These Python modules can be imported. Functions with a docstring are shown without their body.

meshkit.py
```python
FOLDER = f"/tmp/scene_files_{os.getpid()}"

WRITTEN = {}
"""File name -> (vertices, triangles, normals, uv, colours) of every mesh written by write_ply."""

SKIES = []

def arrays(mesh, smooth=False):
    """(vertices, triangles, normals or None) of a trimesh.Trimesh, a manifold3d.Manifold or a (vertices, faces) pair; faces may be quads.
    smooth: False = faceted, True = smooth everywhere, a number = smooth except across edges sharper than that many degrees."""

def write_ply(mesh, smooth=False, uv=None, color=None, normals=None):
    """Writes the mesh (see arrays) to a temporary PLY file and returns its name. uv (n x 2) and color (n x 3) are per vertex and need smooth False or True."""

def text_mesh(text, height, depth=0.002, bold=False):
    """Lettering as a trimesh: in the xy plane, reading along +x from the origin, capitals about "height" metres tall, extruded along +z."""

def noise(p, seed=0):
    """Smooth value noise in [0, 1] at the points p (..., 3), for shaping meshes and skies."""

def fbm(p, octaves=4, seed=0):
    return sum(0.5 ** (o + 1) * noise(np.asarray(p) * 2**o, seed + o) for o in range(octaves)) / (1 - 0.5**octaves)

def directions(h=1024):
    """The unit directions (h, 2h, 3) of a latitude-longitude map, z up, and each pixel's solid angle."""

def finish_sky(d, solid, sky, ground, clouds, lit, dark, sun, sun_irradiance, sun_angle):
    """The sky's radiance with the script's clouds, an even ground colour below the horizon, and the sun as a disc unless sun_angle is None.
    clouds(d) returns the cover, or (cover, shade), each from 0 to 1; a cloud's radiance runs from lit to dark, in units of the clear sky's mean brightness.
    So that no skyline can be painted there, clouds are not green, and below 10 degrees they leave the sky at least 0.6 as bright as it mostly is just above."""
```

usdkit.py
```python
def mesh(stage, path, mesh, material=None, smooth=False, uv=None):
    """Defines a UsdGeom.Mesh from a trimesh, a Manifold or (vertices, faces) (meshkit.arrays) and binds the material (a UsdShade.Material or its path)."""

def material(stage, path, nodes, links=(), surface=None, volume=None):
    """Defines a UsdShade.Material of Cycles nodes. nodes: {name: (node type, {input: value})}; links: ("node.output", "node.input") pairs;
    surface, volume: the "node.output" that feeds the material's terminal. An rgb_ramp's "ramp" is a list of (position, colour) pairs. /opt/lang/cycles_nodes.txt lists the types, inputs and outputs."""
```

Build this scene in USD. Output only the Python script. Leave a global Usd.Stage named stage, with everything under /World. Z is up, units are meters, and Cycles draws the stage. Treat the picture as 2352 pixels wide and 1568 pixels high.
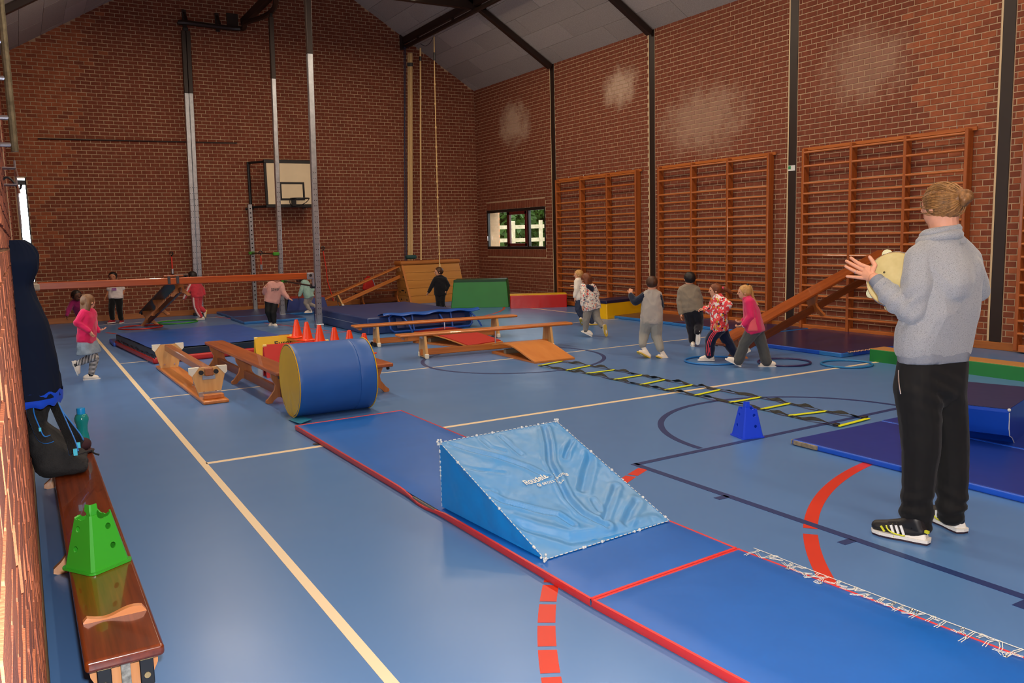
import math, random
import numpy as np, trimesh, manifold3d as m3, usdkit, meshkit
from pxr import Usd, UsdGeom, UsdLux, UsdShade, Gf, Sdf, Vt
from shapely.geometry import Polygon
from shapely import affinity

EXPOSURE = 0.0
SKY, LAMP, FLASH = 1.3, 76.0, 17000.0
stage = Usd.Stage.CreateInMemory()
UsdGeom.SetStageUpAxis(stage, UsdGeom.Tokens.z)
UsdGeom.SetStageMetersPerUnit(stage, 1.0)
UsdGeom.Xform.Define(stage, '/World')
UsdGeom.Scope.Define(stage, '/World/Looks')
rng = np.random.default_rng(7)
pi = math.pi

# ------------------------------------------------------------------ camera
EYE = np.array([0.0, 0.0, 1.62])
FPX = 1927.3
PITCH, YAW, ROLL = 0.125881694, 0.526577574, -0.02575758
cp, sp, cy_, sy_ = math.cos(PITCH), math.sin(PITCH), math.cos(YAW), math.sin(YAW)
FWD = np.array([sy_ * cp, cy_ * cp, -sp])
RIGHT = np.array([cy_, -sy_, 0.0])
UP = np.cross(RIGHT, FWD)
RIGHT, UP = math.cos(ROLL) * RIGHT + math.sin(ROLL) * UP, -math.sin(ROLL) * RIGHT + math.cos(ROLL) * UP
cam = UsdGeom.Camera.Define(stage, '/World/camera')
cam.AddTransformOp().Set(Gf.Matrix4d(*RIGHT, 0, *UP, 0, *(-FWD), 0, *EYE, 1))
cam.CreateHorizontalApertureAttr(36.0)
cam.CreateVerticalApertureAttr(24.0)
cam.CreateFocalLengthAttr(36.0 * FPX / 2352)
cam.CreateClippingRangeAttr(Gf.Vec2f(0.05, 200))
cam.CreateExposureAttr(EXPOSURE)

# ------------------------------------------------------------------ light: overcast sky outside, ceiling fluorescents, the camera's flash
dome = UsdLux.DomeLight.Define(stage, '/World/sky')
dome.CreateIntensityAttr(SKY)
dome.CreateColorAttr(Gf.Vec3f(0.92, 0.97, 1.0))
def rect_light(path, loc, w, h, inten, color, rot=(0, 0, 0)):
    l = UsdLux.RectLight.Define(stage, path)
    l.CreateWidthAttr(w); l.CreateHeightAttr(h); l.CreateIntensityAttr(inten); l.CreateColorAttr(Gf.Vec3f(*color))
    x = UsdGeom.Xformable(l); x.AddTranslateOp().Set(Gf.Vec3d(*loc)); x.AddRotateXYZOp().Set(Gf.Vec3f(*rot))
    return l
WARM = (1.0, 0.80, 0.60)
for ix, lx in enumerate((2.7, 7.25)):
    for iy, ly in enumerate((-1.2, 2.3, 6.0, 9.5, 12.9, 15.75)):
        rect_light(f'/World/tube_light_{ix}_{iy}', (lx, ly, 6.40), 0.24, 1.46, LAMP, WARM)
fl = UsdLux.SphereLight.Define(stage, '/World/camera_flash')
fl.CreateRadiusAttr(0.03); fl.CreateIntensityAttr(FLASH); fl.CreateColorAttr(Gf.Vec3f(0.97, 0.985, 1.0))
UsdGeom.Xformable(fl).AddTranslateOp().Set(Gf.Vec3d(*(EYE + 0.13 * UP + 0.04 * RIGHT)))

# ------------------------------------------------------------------ pixel -> place on a known plane of the room (photograph frame 2352 x 1568)
def ray(px, py):
    return RIGHT * ((px - 1176) / FPX) - UP * ((py - 784) / FPX) + FWD
def on(px, py, ax, val):
    d = ray(px, py)
    return EYE + (val - EYE[ax]) / d[ax] * d
def fl_(px, py, z=0.0): return on(px, py, 2, z)
def vert(foot, py, px=None):
    """point straight above floor point foot at picture height py"""
    d = ray(px if px is not None else project(foot)[0], py)
    t = np.linalg.norm(foot[:2]) / np.linalg.norm(d[:2])
    return np.array([foot[0], foot[1], EYE[2] + t * d[2]])
def project(p):
    c = np.asarray(p, float) - EYE
    f = c @ FWD
    return 1176 + FPX * (c @ RIGHT) / f, 784 - FPX * (c @ UP) / f

# ------------------------------------------------------------------ materials
def lin(c):
    c = np.asarray(c, float) / 255
    return tuple(np.where(c < 0.04045, c / 12.92, ((c + 0.055) / 1.055) ** 2.4))
_mats = {}
def mat(name, rgb, rough=0.5, metal=0.0, spec=0.5, var=0.0, vscale=6.0, bump=0.0, bscale=60.0, coat=0.0, sheen=0.0, rgb2=None, stretch=None, detail=3, bdist=0.01, trans=0.0):
    if name in _mats: return _mats[name]
    c1 = lin(rgb)
    c2 = lin(rgb2) if rgb2 is not None else tuple(x * (1 - var) for x in c1)
    n = {'p': ('principled_bsdf', dict(base_color=c1, roughness=rough, metallic=metal, specular_ior_level=spec, coat_weight=coat, sheen_weight=sheen, transmission_weight=trans))}
    L = []
    if var or rgb2 is not None or bump:
        n['tc'] = ('texture_coordinate', {})
        src = 'tc.object'
        if stretch is not None:
            n['mp'] = ('mapping', dict(scale=stretch)); L.append(('tc.object', 'mp.vector')); src = 'mp.vector'
    if var or rgb2 is not None:
        n['nz'] = ('noise_texture', dict(scale=vscale, detail=detail, roughness=0.6))
        n['rp'] = ('rgb_ramp', dict(ramp=[(0.3, c1), (0.7, c2)]))
        L += [(src, 'nz.vector'), ('nz.fac', 'rp.fac'), ('rp.color', 'p.base_color')]
    if bump:
        n['nb'] = ('noise_texture', dict(scale=bscale, detail=3))
        n['bp'] = ('bump', dict(strength=bump, distance=bdist))
        L += [(src, 'nb.vector'), ('nb.fac', 'bp.height'), ('bp.normal', 'p.normal')]
    _mats[name] = usdkit.material(stage, '/World/Looks/' + name, n, L, surface='p.BSDF')
    return _mats[name]
def wood(name, a, b, rough=0.4, coat=0.2, axis=0, freq=22.0):
    s = [freq, freq, freq]; s[axis] = freq * 0.05
    return mat(name, a, rough=rough, rgb2=b, coat=coat, vscale=1.0, stretch=tuple(s), detail=4)

# ------------------------------------------------------------------ scene objects
_names, _xf = {}, {}
def numbered(parent, name):
    k = (parent, name); i = _names.get(k, -1) + 1; _names[k] = i
    return f'{parent}/{name}' + (f'_{i:03d}' if i else '')
def tag(p, label=None, cat=None, group=None, kind=None):
    p = p.GetPrim() if hasattr(p, 'GetPrim') else p
    for k, v in (('label', label), ('category', cat), ('group', group), ('kind', kind)):
        if v: p.SetCustomDataByKey(k, v)
    return p
def thing(name, label=None, cat=None, loc=(0, 0, 0), rotz=0.0, group=None, kind=None, mat4=None):
    path = numbered('/World', name)
    x = UsdGeom.Xform.Define(stage, path)
    if mat4 is None:
        c, s = math.cos(rotz), math.sin(rotz)
        mat4 = np.array([[c, -s, 0, loc[0]], [s, c, 0, loc[1]], [0, 0, 1, loc[2]], [0, 0, 0, 1.0]])
    x.AddTransformOp().Set(Gf.Matrix4d(*[float(v) for v in mat4.T.ravel()]))
    _xf[path] = mat4
    tag(x, label, cat, group, kind)
    return x.GetPrim()
def obj(name, mesh, m, parent=None, world=False, smooth=30, label=None, cat=None, group=None, kind=None):
    """one Mesh prim; world=True: the mesh is given in room coordinates"""
    pp = str(parent.GetPath()) if parent is not None else '/World'
    path = numbered(pp, name)
    if isinstance(mesh, G): mesh = mesh.tm()
    v, f, n = meshkit.arrays(mesh, smooth)
    mp = _xf.get(pp)
    if world and mp is not None:
        inv = np.linalg.inv(mp)
        v = v @ inv[:3, :3].T + inv[:3, 3]
        if n is not None: n = n @ inv[:3, :3].T
    p = UsdGeom.Mesh.Define(stage, path)
    p.CreatePointsAttr(Vt.Vec3fArray.FromNumpy(np.ascontiguousarray(v, np.float32)))
    p.CreateFaceVertexCountsAttr(Vt.IntArray.FromNumpy(np.full(len(f), 3, np.int32)))
    p.CreateFaceVertexIndicesAttr(Vt.IntArray.FromNumpy(np.ascontiguousarray(f, np.int32).ravel()))
    p.CreateSubdivisionSchemeAttr('none')
    if n is not None:
        p.CreateNormalsAttr(Vt.Vec3fArray.FromNumpy(np.ascontiguousarray(n, np.float32))); p.SetNormalsInterpolation('vertex')
    UsdShade.MaterialBindingAPI.Apply(p.GetPrim()).Bind(m)
    if mp is not None: _xf[path] = mp
    tag(p, label, cat, group, kind)
    return p.GetPrim()
def dup(src, loc, rotz=0.0, label=None, group=None, mat4=None):
    was = src.GetCustomData()
    r = thing(src.GetName().rstrip('0123456789').rstrip('_') if src.GetName()[-4:-3] == '_' and src.GetName()[-3:].isdigit() else src.GetName(), label or was.get('label'), was.get('category'), loc, rotz, group or was.get('group'), mat4=mat4)
    r.GetReferences().AddInternalReference(src.GetPath())
    r.SetInstanceable(True)
    return r

class G:
    """collects shapes into one mesh"""
    def __init__(s): s.v, s.f, s.n = [], [], 0
    def add(s, v, f):
        v = np.asarray(v, float); f = np.asarray(f, int)
        if f.shape[1] == 4: f = np.vstack([f[:, [0, 1, 2]], f[:, [0, 2, 3]]])
        s.v.append(v); s.f.append(f + s.n); s.n += len(v); return s
    def mesh(s, m):
        v, f, _ = meshkit.arrays(m); return s.add(v, f)
    def tm(s): return trimesh.Trimesh(np.vstack(s.v), np.vstack(s.f), process=False)
    def box(s, c, size, R=None, ch=0.0):
        return s.mesh(boxm(c, size, R, ch))
    def bar(s, a, b, w, h, up=(0, 0, 1), ch=0.0):
        """box from a to b, w across, h along up"""
        a, b = np.asarray(a, float), np.asarray(b, float)
        d = b - a; L = np.linalg.norm(d); d = d / L
        sd = np.cross(d, up); sd /= np.linalg.norm(sd); u = np.cross(sd, d)
        return s.mesh(boxm((a + b) / 2, (L, w, h), np.stack([d, sd, u], 1), ch))
    def cyl(s, a, b, r, r2=None, n=16):
        return s.tube([a, b], [r, r if r2 is None else r2], n)
    def tube(s, pts, r, n=10, closed=False, cap=True):
        p = np.asarray(pts, float); k = len(p); r = np.broadcast_to(np.asarray(r, float), (k,))
        if closed: t = np.roll(p, -1, 0) - np.roll(p, 1, 0)
        else: t = np.gradient(p, axis=0)
        t /= np.linalg.norm(t, axis=1, keepdims=True) + 1e-12
        a = np.zeros_like(p); ref = np.array([0, 0, 1.0]) if abs(t[0][2]) < 0.9 else np.array([1.0, 0, 0])
        for i in range(k):
            x = np.cross(ref, t[i]); x /= np.linalg.norm(x) + 1e-12; a[i] = x; ref = np.cross(t[i], x)
        b = np.cross(t, a); an = np.arange(n) * 2 * pi / n
        v = p[:, None] + r[:, None, None] * (np.cos(an)[None, :, None] * a[:, None] + np.sin(an)[None, :, None] * b[:, None])
        v = v.reshape(-1, 3); kk = k if closed else k - 1
        i, j = np.meshgrid(np.arange(kk), np.arange(n), indexing='ij'); i2 = (i + 1) % k
        q = np.stack([i * n + j, i * n + (j + 1) % n, i2 * n + (j + 1) % n, i2 * n + j], -1).reshape(-1, 4)
        f = np.vstack([q[:, [0, 1, 2]], q[:, [0, 2, 3]]])
        if cap and not closed:
            v = np.vstack([v, p[:1], p[-1:]]); c0, c1 = len(v) - 2, len(v) - 1; J = np.arange(n)
            f = np.vstack([f, np.stack([np.full(n, c0), (J + 1) % n, J], 1), np.stack([np.full(n, c1), (k - 1) * n + J, (k - 1) * n + (J + 1) % n], 1)])
        return s.add(v, f)
    def lathe(s, prof, c=(0, 0, 0), n=24):
        p = np.asarray(prof, float); an = np.arange(n) * 2 * pi / n
        v = np.stack([p[:, 0, None] * np.cos(an), p[:, 0, None] * np.sin(an), np.broadcast_to(p[:, 1, None], (len(p), n))], -1).reshape(-1, 3) + np.asarray(c)
        i, j = np.meshgrid(np.arange(len(p) - 1), np.arange(n), indexing='ij')
        return s.add(v, np.stack([i * n + j, i * n + (j + 1) % n, (i + 1) * n + (j + 1) % n, (i + 1) * n + j], -1).reshape(-1, 4))
    def prism(s, poly, h, M=None):
        """poly (shapely or points) in local xy extruded by h in z, then moved by the 4x4 M"""
        poly = poly if hasattr(poly, 'area') else Polygon(poly)
        m = trimesh.creation.extrude_polygon(poly, h, engine='earcut')
        if M is not None: m.apply_transform(M)
        return s.mesh(m)
    def ball(s, c, r, sub=2):
        m = trimesh.creation.icosphere(subdivisions=sub, radius=1.0)
        return s.add(m.vertices * np.asarray(r) + np.asarray(c), m.faces)
    def hexa(s, b4, t4, ch=0.0):
        """hexahedron from 4 bottom and 4 top corners"""
        return s.add(np.vstack([b4, t4]), [[3, 2, 1, 0], [4, 5, 6, 7], [0, 1, 5, 4], [1, 2, 6, 5], [2, 3, 7, 6], [3, 0, 4, 7]])
def boxm(c, size, R=None, ch=0.0):
    x, y, z = np.asarray(size, float) / 2
    if ch <= 0:
        v = np.array([[i * x, j * y, k * z] for i in (-1, 1) for j in (-1, 1) for k in (-1, 1)])
        m = trimesh.convex.convex_hull(v)
    else:
        ch = min(ch, x * .9, y * .9, z * .9)
        v = []
        for i in (-1, 1):
            for j in (-1, 1):
                for k in (-1, 1):
                    v += [[i * x, j * (y - ch), k * (z - ch)], [i * (x - ch), j * y, k * (z - ch)], [i * (x - ch), j * (y - ch), k * z]]
        m = trimesh.convex.convex_hull(np.array(v))
    V = np.array(m.vertices)
    if R is not None: V = V @ np.asarray(R).T
    return trimesh.Trimesh(V + np.asarray(c, float), m.faces, process=False)
def rbox(c, size, r=0.03, R=None, seg=16):
    """box with round edges: hull of eight spheres"""
    x, y, z = np.maximum(np.asarray(size, float) / 2 - r, 1e-4)
    s = m3.Manifold.sphere(r, seg)
    m = m3.Manifold.batch_hull([s.translate((i * x, j * y, k * z)) for i in (-1, 1) for j in (-1, 1) for k in (-1, 1)])
    v, f, _ = meshkit.arrays(m)
    if R is not None: v = v @ np.asarray(R).T
    return trimesh.Trimesh(v + np.asarray(c, float), f, process=False)
def rz(a):
    c, s = math.cos(a), math.sin(a); return np.array([[c, -s, 0], [s, c, 0], [0, 0, 1.0]])
def frame(o, x, y, z):
    M = np.eye(4); M[:3, 0], M[:3, 1], M[:3, 2], M[:3, 3] = x, y, z, o; return M
def spline(pts, n=40):
    from scipy.interpolate import CubicSpline
    p = np.asarray(pts, float); t = np.r_[0, np.cumsum(np.linalg.norm(np.diff(p, axis=0), axis=1))]
    return CubicSpline(t, p)(np.linspace(0, t[-1], n))
def quad_rect(ps):
    """rectangle (centre, angle, length, width) that best fits four floor corners given in order"""
    p = np.asarray(ps, float)[:, :2]; c = p.mean(0)
    d = (p[1] - p[0]) + (p[2] - p[3]); w = (p[2] - p[1]) + (p[3] - p[0])
    a = math.atan2(d[1], d[0]); b = math.atan2(w[1], w[0]) - pi / 2
    b = (b - a + pi) % (2 * pi) - pi; a = a + b / 2 if abs(b) < 1 else a
    return c, a, np.linalg.norm(d) / 2, np.linalg.norm(w) / 2
# ================================================================== the hall
XR, YB, XL, YF = 10.758, 20.17, -0.05, -5.0
EAVE, SLOPE = 5.42, 0.605
XM = (XR + XL) / 2
RIDGE = EAVE + SLOPE * (XR - XM)
def roof_z(x): return EAVE + SLOPE * np.minimum(XR - x, x - XL)
COLS = [2.72, 6.13, 9.475, 12.91, 16.39]

# floor
def floor_mat():
    c1, c2 = lin((84, 126, 178)), lin((78, 119, 170))
    n = {'g': ('geometry', {}), 'n1': ('noise_texture', dict(scale=0.7, detail=3)), 'n2': ('noise_texture', dict(scale=140, detail=2)),
         'r': ('rgb_ramp', dict(ramp=[(0.3, c1), (0.7, c2)])), 'm': ('map_range', dict(from_min=0.3, from_max=0.7, to_min=0.27, to_max=0.36)),
         'b': ('bump', dict(strength=0.05, distance=0.002)), 'p': ('principled_bsdf', dict(specular_ior_level=0.45))}
    L = [('g.position', 'n1.vector'), ('g.position', 'n2.vector'), ('n1.fac', 'r.fac'), ('r.color', 'p.base_color'), ('n1.fac', 'm.value'), ('m.result', 'p.roughness'), ('n2.fac', 'b.height'), ('b.normal', 'p.normal')]
    return usdkit.material(stage, '/World/Looks/pvc_floor', n, L, surface='p.BSDF')
floor = obj('floor', G().box(((XL + XR) / 2, (YF + YB) / 2, -0.05), (XR - XL + 0.6, YB - YF + 0.6, 0.1)), floor_mat(), smooth=False, kind='structure')
CREAM = mat('cream_line_paint', (238, 214, 176), rough=0.4)
NAVY = mat('navy_line_paint', (28, 52, 104), rough=0.4)
REDP = mat('red_line_paint', (205, 48, 24), rough=0.4)
def line(a, b, w, m, name='court_line', z=0.0012):
    z = .0017 + .0001 * (name == 'x') if m is NAVY else .0013 if m is CREAM else .0010
    a, b = np.array([*a, z / 2]), np.array([*b, z / 2])
    return obj(name, G().bar(a, b, w, z), m, floor, smooth=False)
def arc(c, r, a0, a1, w, m, n=64, name='court_arc', z=0.0012, merge=None):
    z = .0015 if m is NAVY else .0010
    t = np.linspace(a0, a1, n); g = merge or G()
    ring = lambda q, zz: np.stack([c[0] + q * np.cos(t), c[1] + q * np.sin(t), np.full(n, zz)], 1)
    v = np.vstack([ring(r - w / 2, z), ring(r + w / 2, z), ring(r - w / 2, 0), ring(r + w / 2, 0)])
    i = np.arange(n - 1)
    f = np.vstack([np.stack([i, n + i, n + i + 1, i + 1], 1), np.stack([2 * n + i, i, i + 1, 2 * n + i + 1], 1), np.stack([n + i, 3 * n + i, 3 * n + i + 1, n + i + 1], 1)])
    g.add(v, f[:, ::-1])
    return g if merge else obj(name, g, m, floor, smooth=False)
h_ = 1.62
line((0.645 * h_, -4), (0.655 * h_, 10.9 * h_), 0.048, CREAM)
line((6.08 * h_, 5.0), (6.0 * h_, 11.85 * h_), 0.048, CREAM)
for yy, wd in ((3.948, 0.052), (5.872, 0.035), (7.81, 0.035), (11.82, 0.03)):
    line((0.66 * h_, yy * h_), (6.0 * h_, yy * h_), wd, CREAM)
line((2.232 * h_, 2.80 * h_), (4.62 * h_, 2.872 * h_), 0.052, NAVY)
line((2.232 * h_, 2.815 * h_), (2.285 * h_, -1.5), 0.052, NAVY)
for yy in (2.255, 1.70, 1.15): line((2.18 * h_, yy * h_), (2.236 * h_, yy * h_), 0.05, NAVY)
arc((3.41 * h_, 2.84 * h_), 0.765 * h_, 0, pi, 0.052, NAVY)
arc((3.415 * h_, 5.86 * h_), 0.738 * h_, 0, 2 * pi, 0.052, NAVY, 96)
line((2.25 * h_, 11.9 * h_), (2.9 * h_, 9.0 * h_), 0.04, REDP)
cS = (3.42 * h_, 0.39 * h_); rS = 1.893 * h_
def ang(c, p): return math.atan2(p[1] * h_ - c[1], p[0] * h_ - c[0])
arc(cS, rS, ang(cS, (3.2, 2.29)), ang(cS, (2.225, 1.83)), 0.075, REDP)
arc(cS, rS, ang(cS, (2.19, 1.785)), ang(cS, (1.55, 0.6)), 0.075, REDP)
cD = (3.42 * h_, 0.229 * h_); rD = 2.775 * h_
a = ang(cD, (2.215, 2.735)); step = 0.205 / rD; gap = 0.028 / rD
while a < 3.0:
    arc(cD, rD, a, a + step - gap, 0.075, REDP, 8, name='court_dash'); a += step
cB = (3.42 * h_, 11.49 * h_)
for k in range(26):
    a = pi + 0.28 + k * 0.1
    arc(cB, 2.72 * h_, a, a + 0.085, 0.06, REDP, 6, name='court_dash')
obj('floor_ring', G().lathe([(0.028, 0.0), (0.03, 0.004), (0.022, 0.006), (0.0, 0.004)], fl_(727, 1020)), mat('black_metal', (24, 24, 26), rough=0.4), floor)

# bricks
PITCH_B, COURSE, JOINT = 0.1905, 0.0797, 0.0115
def brick_mat(name, rnd, base, alt, dark, stains=(), cv=None):
    n = {'g': ('geometry', {}), 'oi': ('object_info', {}), 'nz': ('noise_texture', dict(scale=9, detail=4)), 'nb': ('noise_texture', dict(scale=160, detail=2)),
         'r': ('rgb_ramp', dict(ramp=[(0.0, lin(dark)), (0.22, lin(base)), (0.7, lin(alt)), (1.0, lin(base))])),
         'mx': ('mix', dict(mix_type='multiply', fac=0.55)), 'nr': ('rgb_ramp', dict(ramp=[(0.3, (0.62, 0.60, 0.58)), (0.7, (1.1, 1.1, 1.1))])),
         'bp': ('bump', dict(strength=0.5, distance=0.004)), 'p': ('principled_bsdf', dict(roughness=0.8, specular_ior_level=0.25))}
    L = [(rnd, 'r.fac'), ('r.color', 'mx.color1'), ('g.position', 'nz.vector'), ('g.position', 'nb.vector'), ('nz.fac', 'nr.fac'), ('nr.color', 'mx.color2'), ('nb.fac', 'bp.height'), ('bp.normal', 'p.normal')]
    out = 'mx.color'
    if cv is not None: n['cv'] = ('math', dict(math_type='add', value1=cv, value2=0.0))
    for i, (c, sc, amt) in enumerate(stains):
        n[f's{i}m'] = ('mapping', dict(location=tuple(-q * w for q, w in zip(c, sc)), scale=sc)); n[f's{i}l'] = ('math', dict(math_type='multiply', value2=1.0))
        n[f's{i}g'] = ('gradient_texture', dict(gradient_type='quadratic_sphere')); n[f's{i}n'] = ('noise_texture', dict(scale=2.6, detail=8, roughness=0.8))
        n[f's{i}a'] = ('math', dict(math_type='multiply')); n[f's{i}r'] = ('map_range', dict(from_min=0.20, from_max=0.36, to_min=0.0, to_max=amt, clamp=True)); n[f's{i}x'] = ('mix', dict(mix_type='mix', color2=lin((205, 176, 152))))
        L += [('g.position', f's{i}m.vector'), (f's{i}m.vector', f's{i}g.vector'), ('g.position', f's{i}n.vector'), (f's{i}g.fac', f's{i}a.value1'), (f's{i}n.fac', f's{i}a.value2'), (f's{i}a.value', f's{i}r.value'), (f's{i}r.result', f's{i}x.fac'), (out, f's{i}x.color1')]
        n.pop(f's{i}l'); out = f's{i}x.color'
    L.append((out, 'p.base_color'))
    return usdkit.material(stage, '/World/Looks/' + name, n, L, surface='p.BSDF')
st1 = on(1425, 200, 0, XR); st2 = on(1180, 285, 0, XR)
STAINS = [(tuple(st1), (1.0, 0.55, 0.8), 0.75), (tuple(st2), (1.0, 0.42, 0.62), 0.6), ((XR, 11.5, 3.6), (1.0, 0.28, 0.5), 0.35), ((XR, 8.2, 3.9), (1.0, 0.4, 0.55), 0.25)]
BASE, ALT, DARK = (164, 92, 60), (150, 82, 54), (128, 68, 48)
BR_S = brick_mat('brick_many', 'g.random_per_island', BASE, ALT, DARK, STAINS)
BR_1 = [brick_mat(f'brick_single_{i}', 'cv.value', BASE, ALT, DARK, STAINS, cv) for i, cv in enumerate((.06, .2, .34, .5, .66, .8, .94))]
MORTAR = mat('mortar', (196, 164, 132), rough=0.9, spec=0.2, var=0.25, vscale=5, bump=0.3, bscale=200, bdist=0.003)
def brick_rects(segs, zmax, z0, holes=(), ztop=None):
    out = []
    i = 0
    while z0 + i * COURSE < zmax:
        za, zb = z0 + i * COURSE + JOINT / 2, z0 + (i + 1) * COURSE - JOINT / 2
        for a, b in segs:
            parts = [(a, b)]
            for (h0, h1, q0, q1) in holes:
                if zb > q0 + 0.004 and za < q1 - 0.004:
                    parts = [p for (s, e) in parts for p in ((s, min(e, h0)), (max(s, h1), e)) if p[1] - p[0] > 0.03]
            for s, e in parts:
                k0 = int(math.floor(s / PITCH_B)) - 1
                for k in range(k0, int(e / PITCH_B) + 2):
                    u0 = k * PITCH_B + (PITCH_B / 2 if i % 2 else 0) + JOINT / 2
                    ua, ub = max(u0, s + JOINT / 2), min(u0 + PITCH_B - JOINT, e - JOINT / 2)
                    if ub - ua < 0.025: continue
                    if ztop is not None and za > ztop((ua + ub) / 2) - 0.02: continue
                    out.append((ua, ub, za, zb))
        i += 1
    return out
def brick_geo(rects, o, u, nrm, proud=0.006):
    """vertices (N,8,3) of bricks standing proud of a wall"""
    r = np.asarray(rects); N = len(r)
    o, u, nrm = map(np.asarray, (o, u, nrm)); zz = np.array([0, 0, 1.0])
    p = proud * (0.75 + 0.5 * rng.random(N)); c = 0.0022
    j = (rng.random((N, 4)) - 0.5) * 0.002
    ua, ub, za, zb = r[:, 0] + j[:, 0], r[:, 1] + j[:, 1], r[:, 2] + j[:, 2], r[:, 3] + j[:, 3]
    V = []
    for d, k in ((-0.002, 0.0), (None, c)):
        for (x, z) in ((ua + k, za + k), (ub - k, za + k), (ub - k, zb - k), (ua + k, zb - k)):
            dep = np.full(N, d) if d is not None else p
            V.append(o + x[:, None] * u + z[:, None] * zz + dep[:, None] * nrm)
    V = np.stack(V, 1)
    F = np.array([[4, 5, 6, 7], [0, 1, 5, 4], [1, 2, 6, 5], [2, 3, 7, 6], [3, 0, 4, 7]])
    if np.dot(np.cross(u, zz), nrm) < 0: F = F[:, ::-1]
    return V, F
def build_bricks(wall, rects, o, u, nrm, singles=300, proud=0.006):
    V, F = brick_geo(rects, o, u, nrm, proud)
    c = V.mean(1) - EYE; f = c @ FWD
    px, py = 1176 + FPX * (c @ RIGHT) / np.maximum(f, .05), 784 - FPX * (c @ UP) / np.maximum(f, .05)
    q = V[:, 4:] - EYE; qf = np.maximum(q @ FWD, .05); X, Y = q @ RIGHT / qf, q @ UP / qf
    area = 0.5 * np.abs(sum(X[:, i] * Y[:, (i + 1) % 4] - X[:, (i + 1) % 4] * Y[:, i] for i in range(4)))
    vis = (f > 0.1) & (px > -20) & (px < 2372) & (py > -10) & (py < 1578)
    order = np.argsort(-np.where(vis, area, -1.0 / (1 + area)))
    T = np.vstack([F[:, [0, 1, 2]], F[:, [0, 2, 3]]])
    for i in order[:singles]:
        obj('brick', (V[i], T), BR_1[int(rng.integers(7))], wall, smooth=False)
    rest = V[order[singles:]]
    if len(rest):
        obj('brickwork', (rest.reshape(-1, 3), (T[None] + 8 * np.arange(len(rest))[:, None, None]).reshape(-1, 3)), BR_S, wall, smooth=False, kind='stuff', label='bricks of the same wall')
def quad_wall(name, o, u, poly, holes, nrm, m, thick=0.35):
    """wall slab: polygon in (u, z) with openings, its inner face through o"""
    p = Polygon(poly)
    for (a, b, c, d) in holes: p = p.difference(Polygon([(a, c), (b, c), (b, d), (a, d)]))
    g = G(); g.prism(p, thick, frame(np.asarray(o, float), np.asarray(u, float), np.array([0, 0, 1.0]), -np.asarray(nrm, float)))
    mm = g.tm()
    if np.linalg.det(np.stack([u, [0, 0, 1], -np.asarray(nrm, float)], 1)) < 0: mm.invert()
    return obj(name, mm, m, smooth=False, kind='structure')

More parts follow.
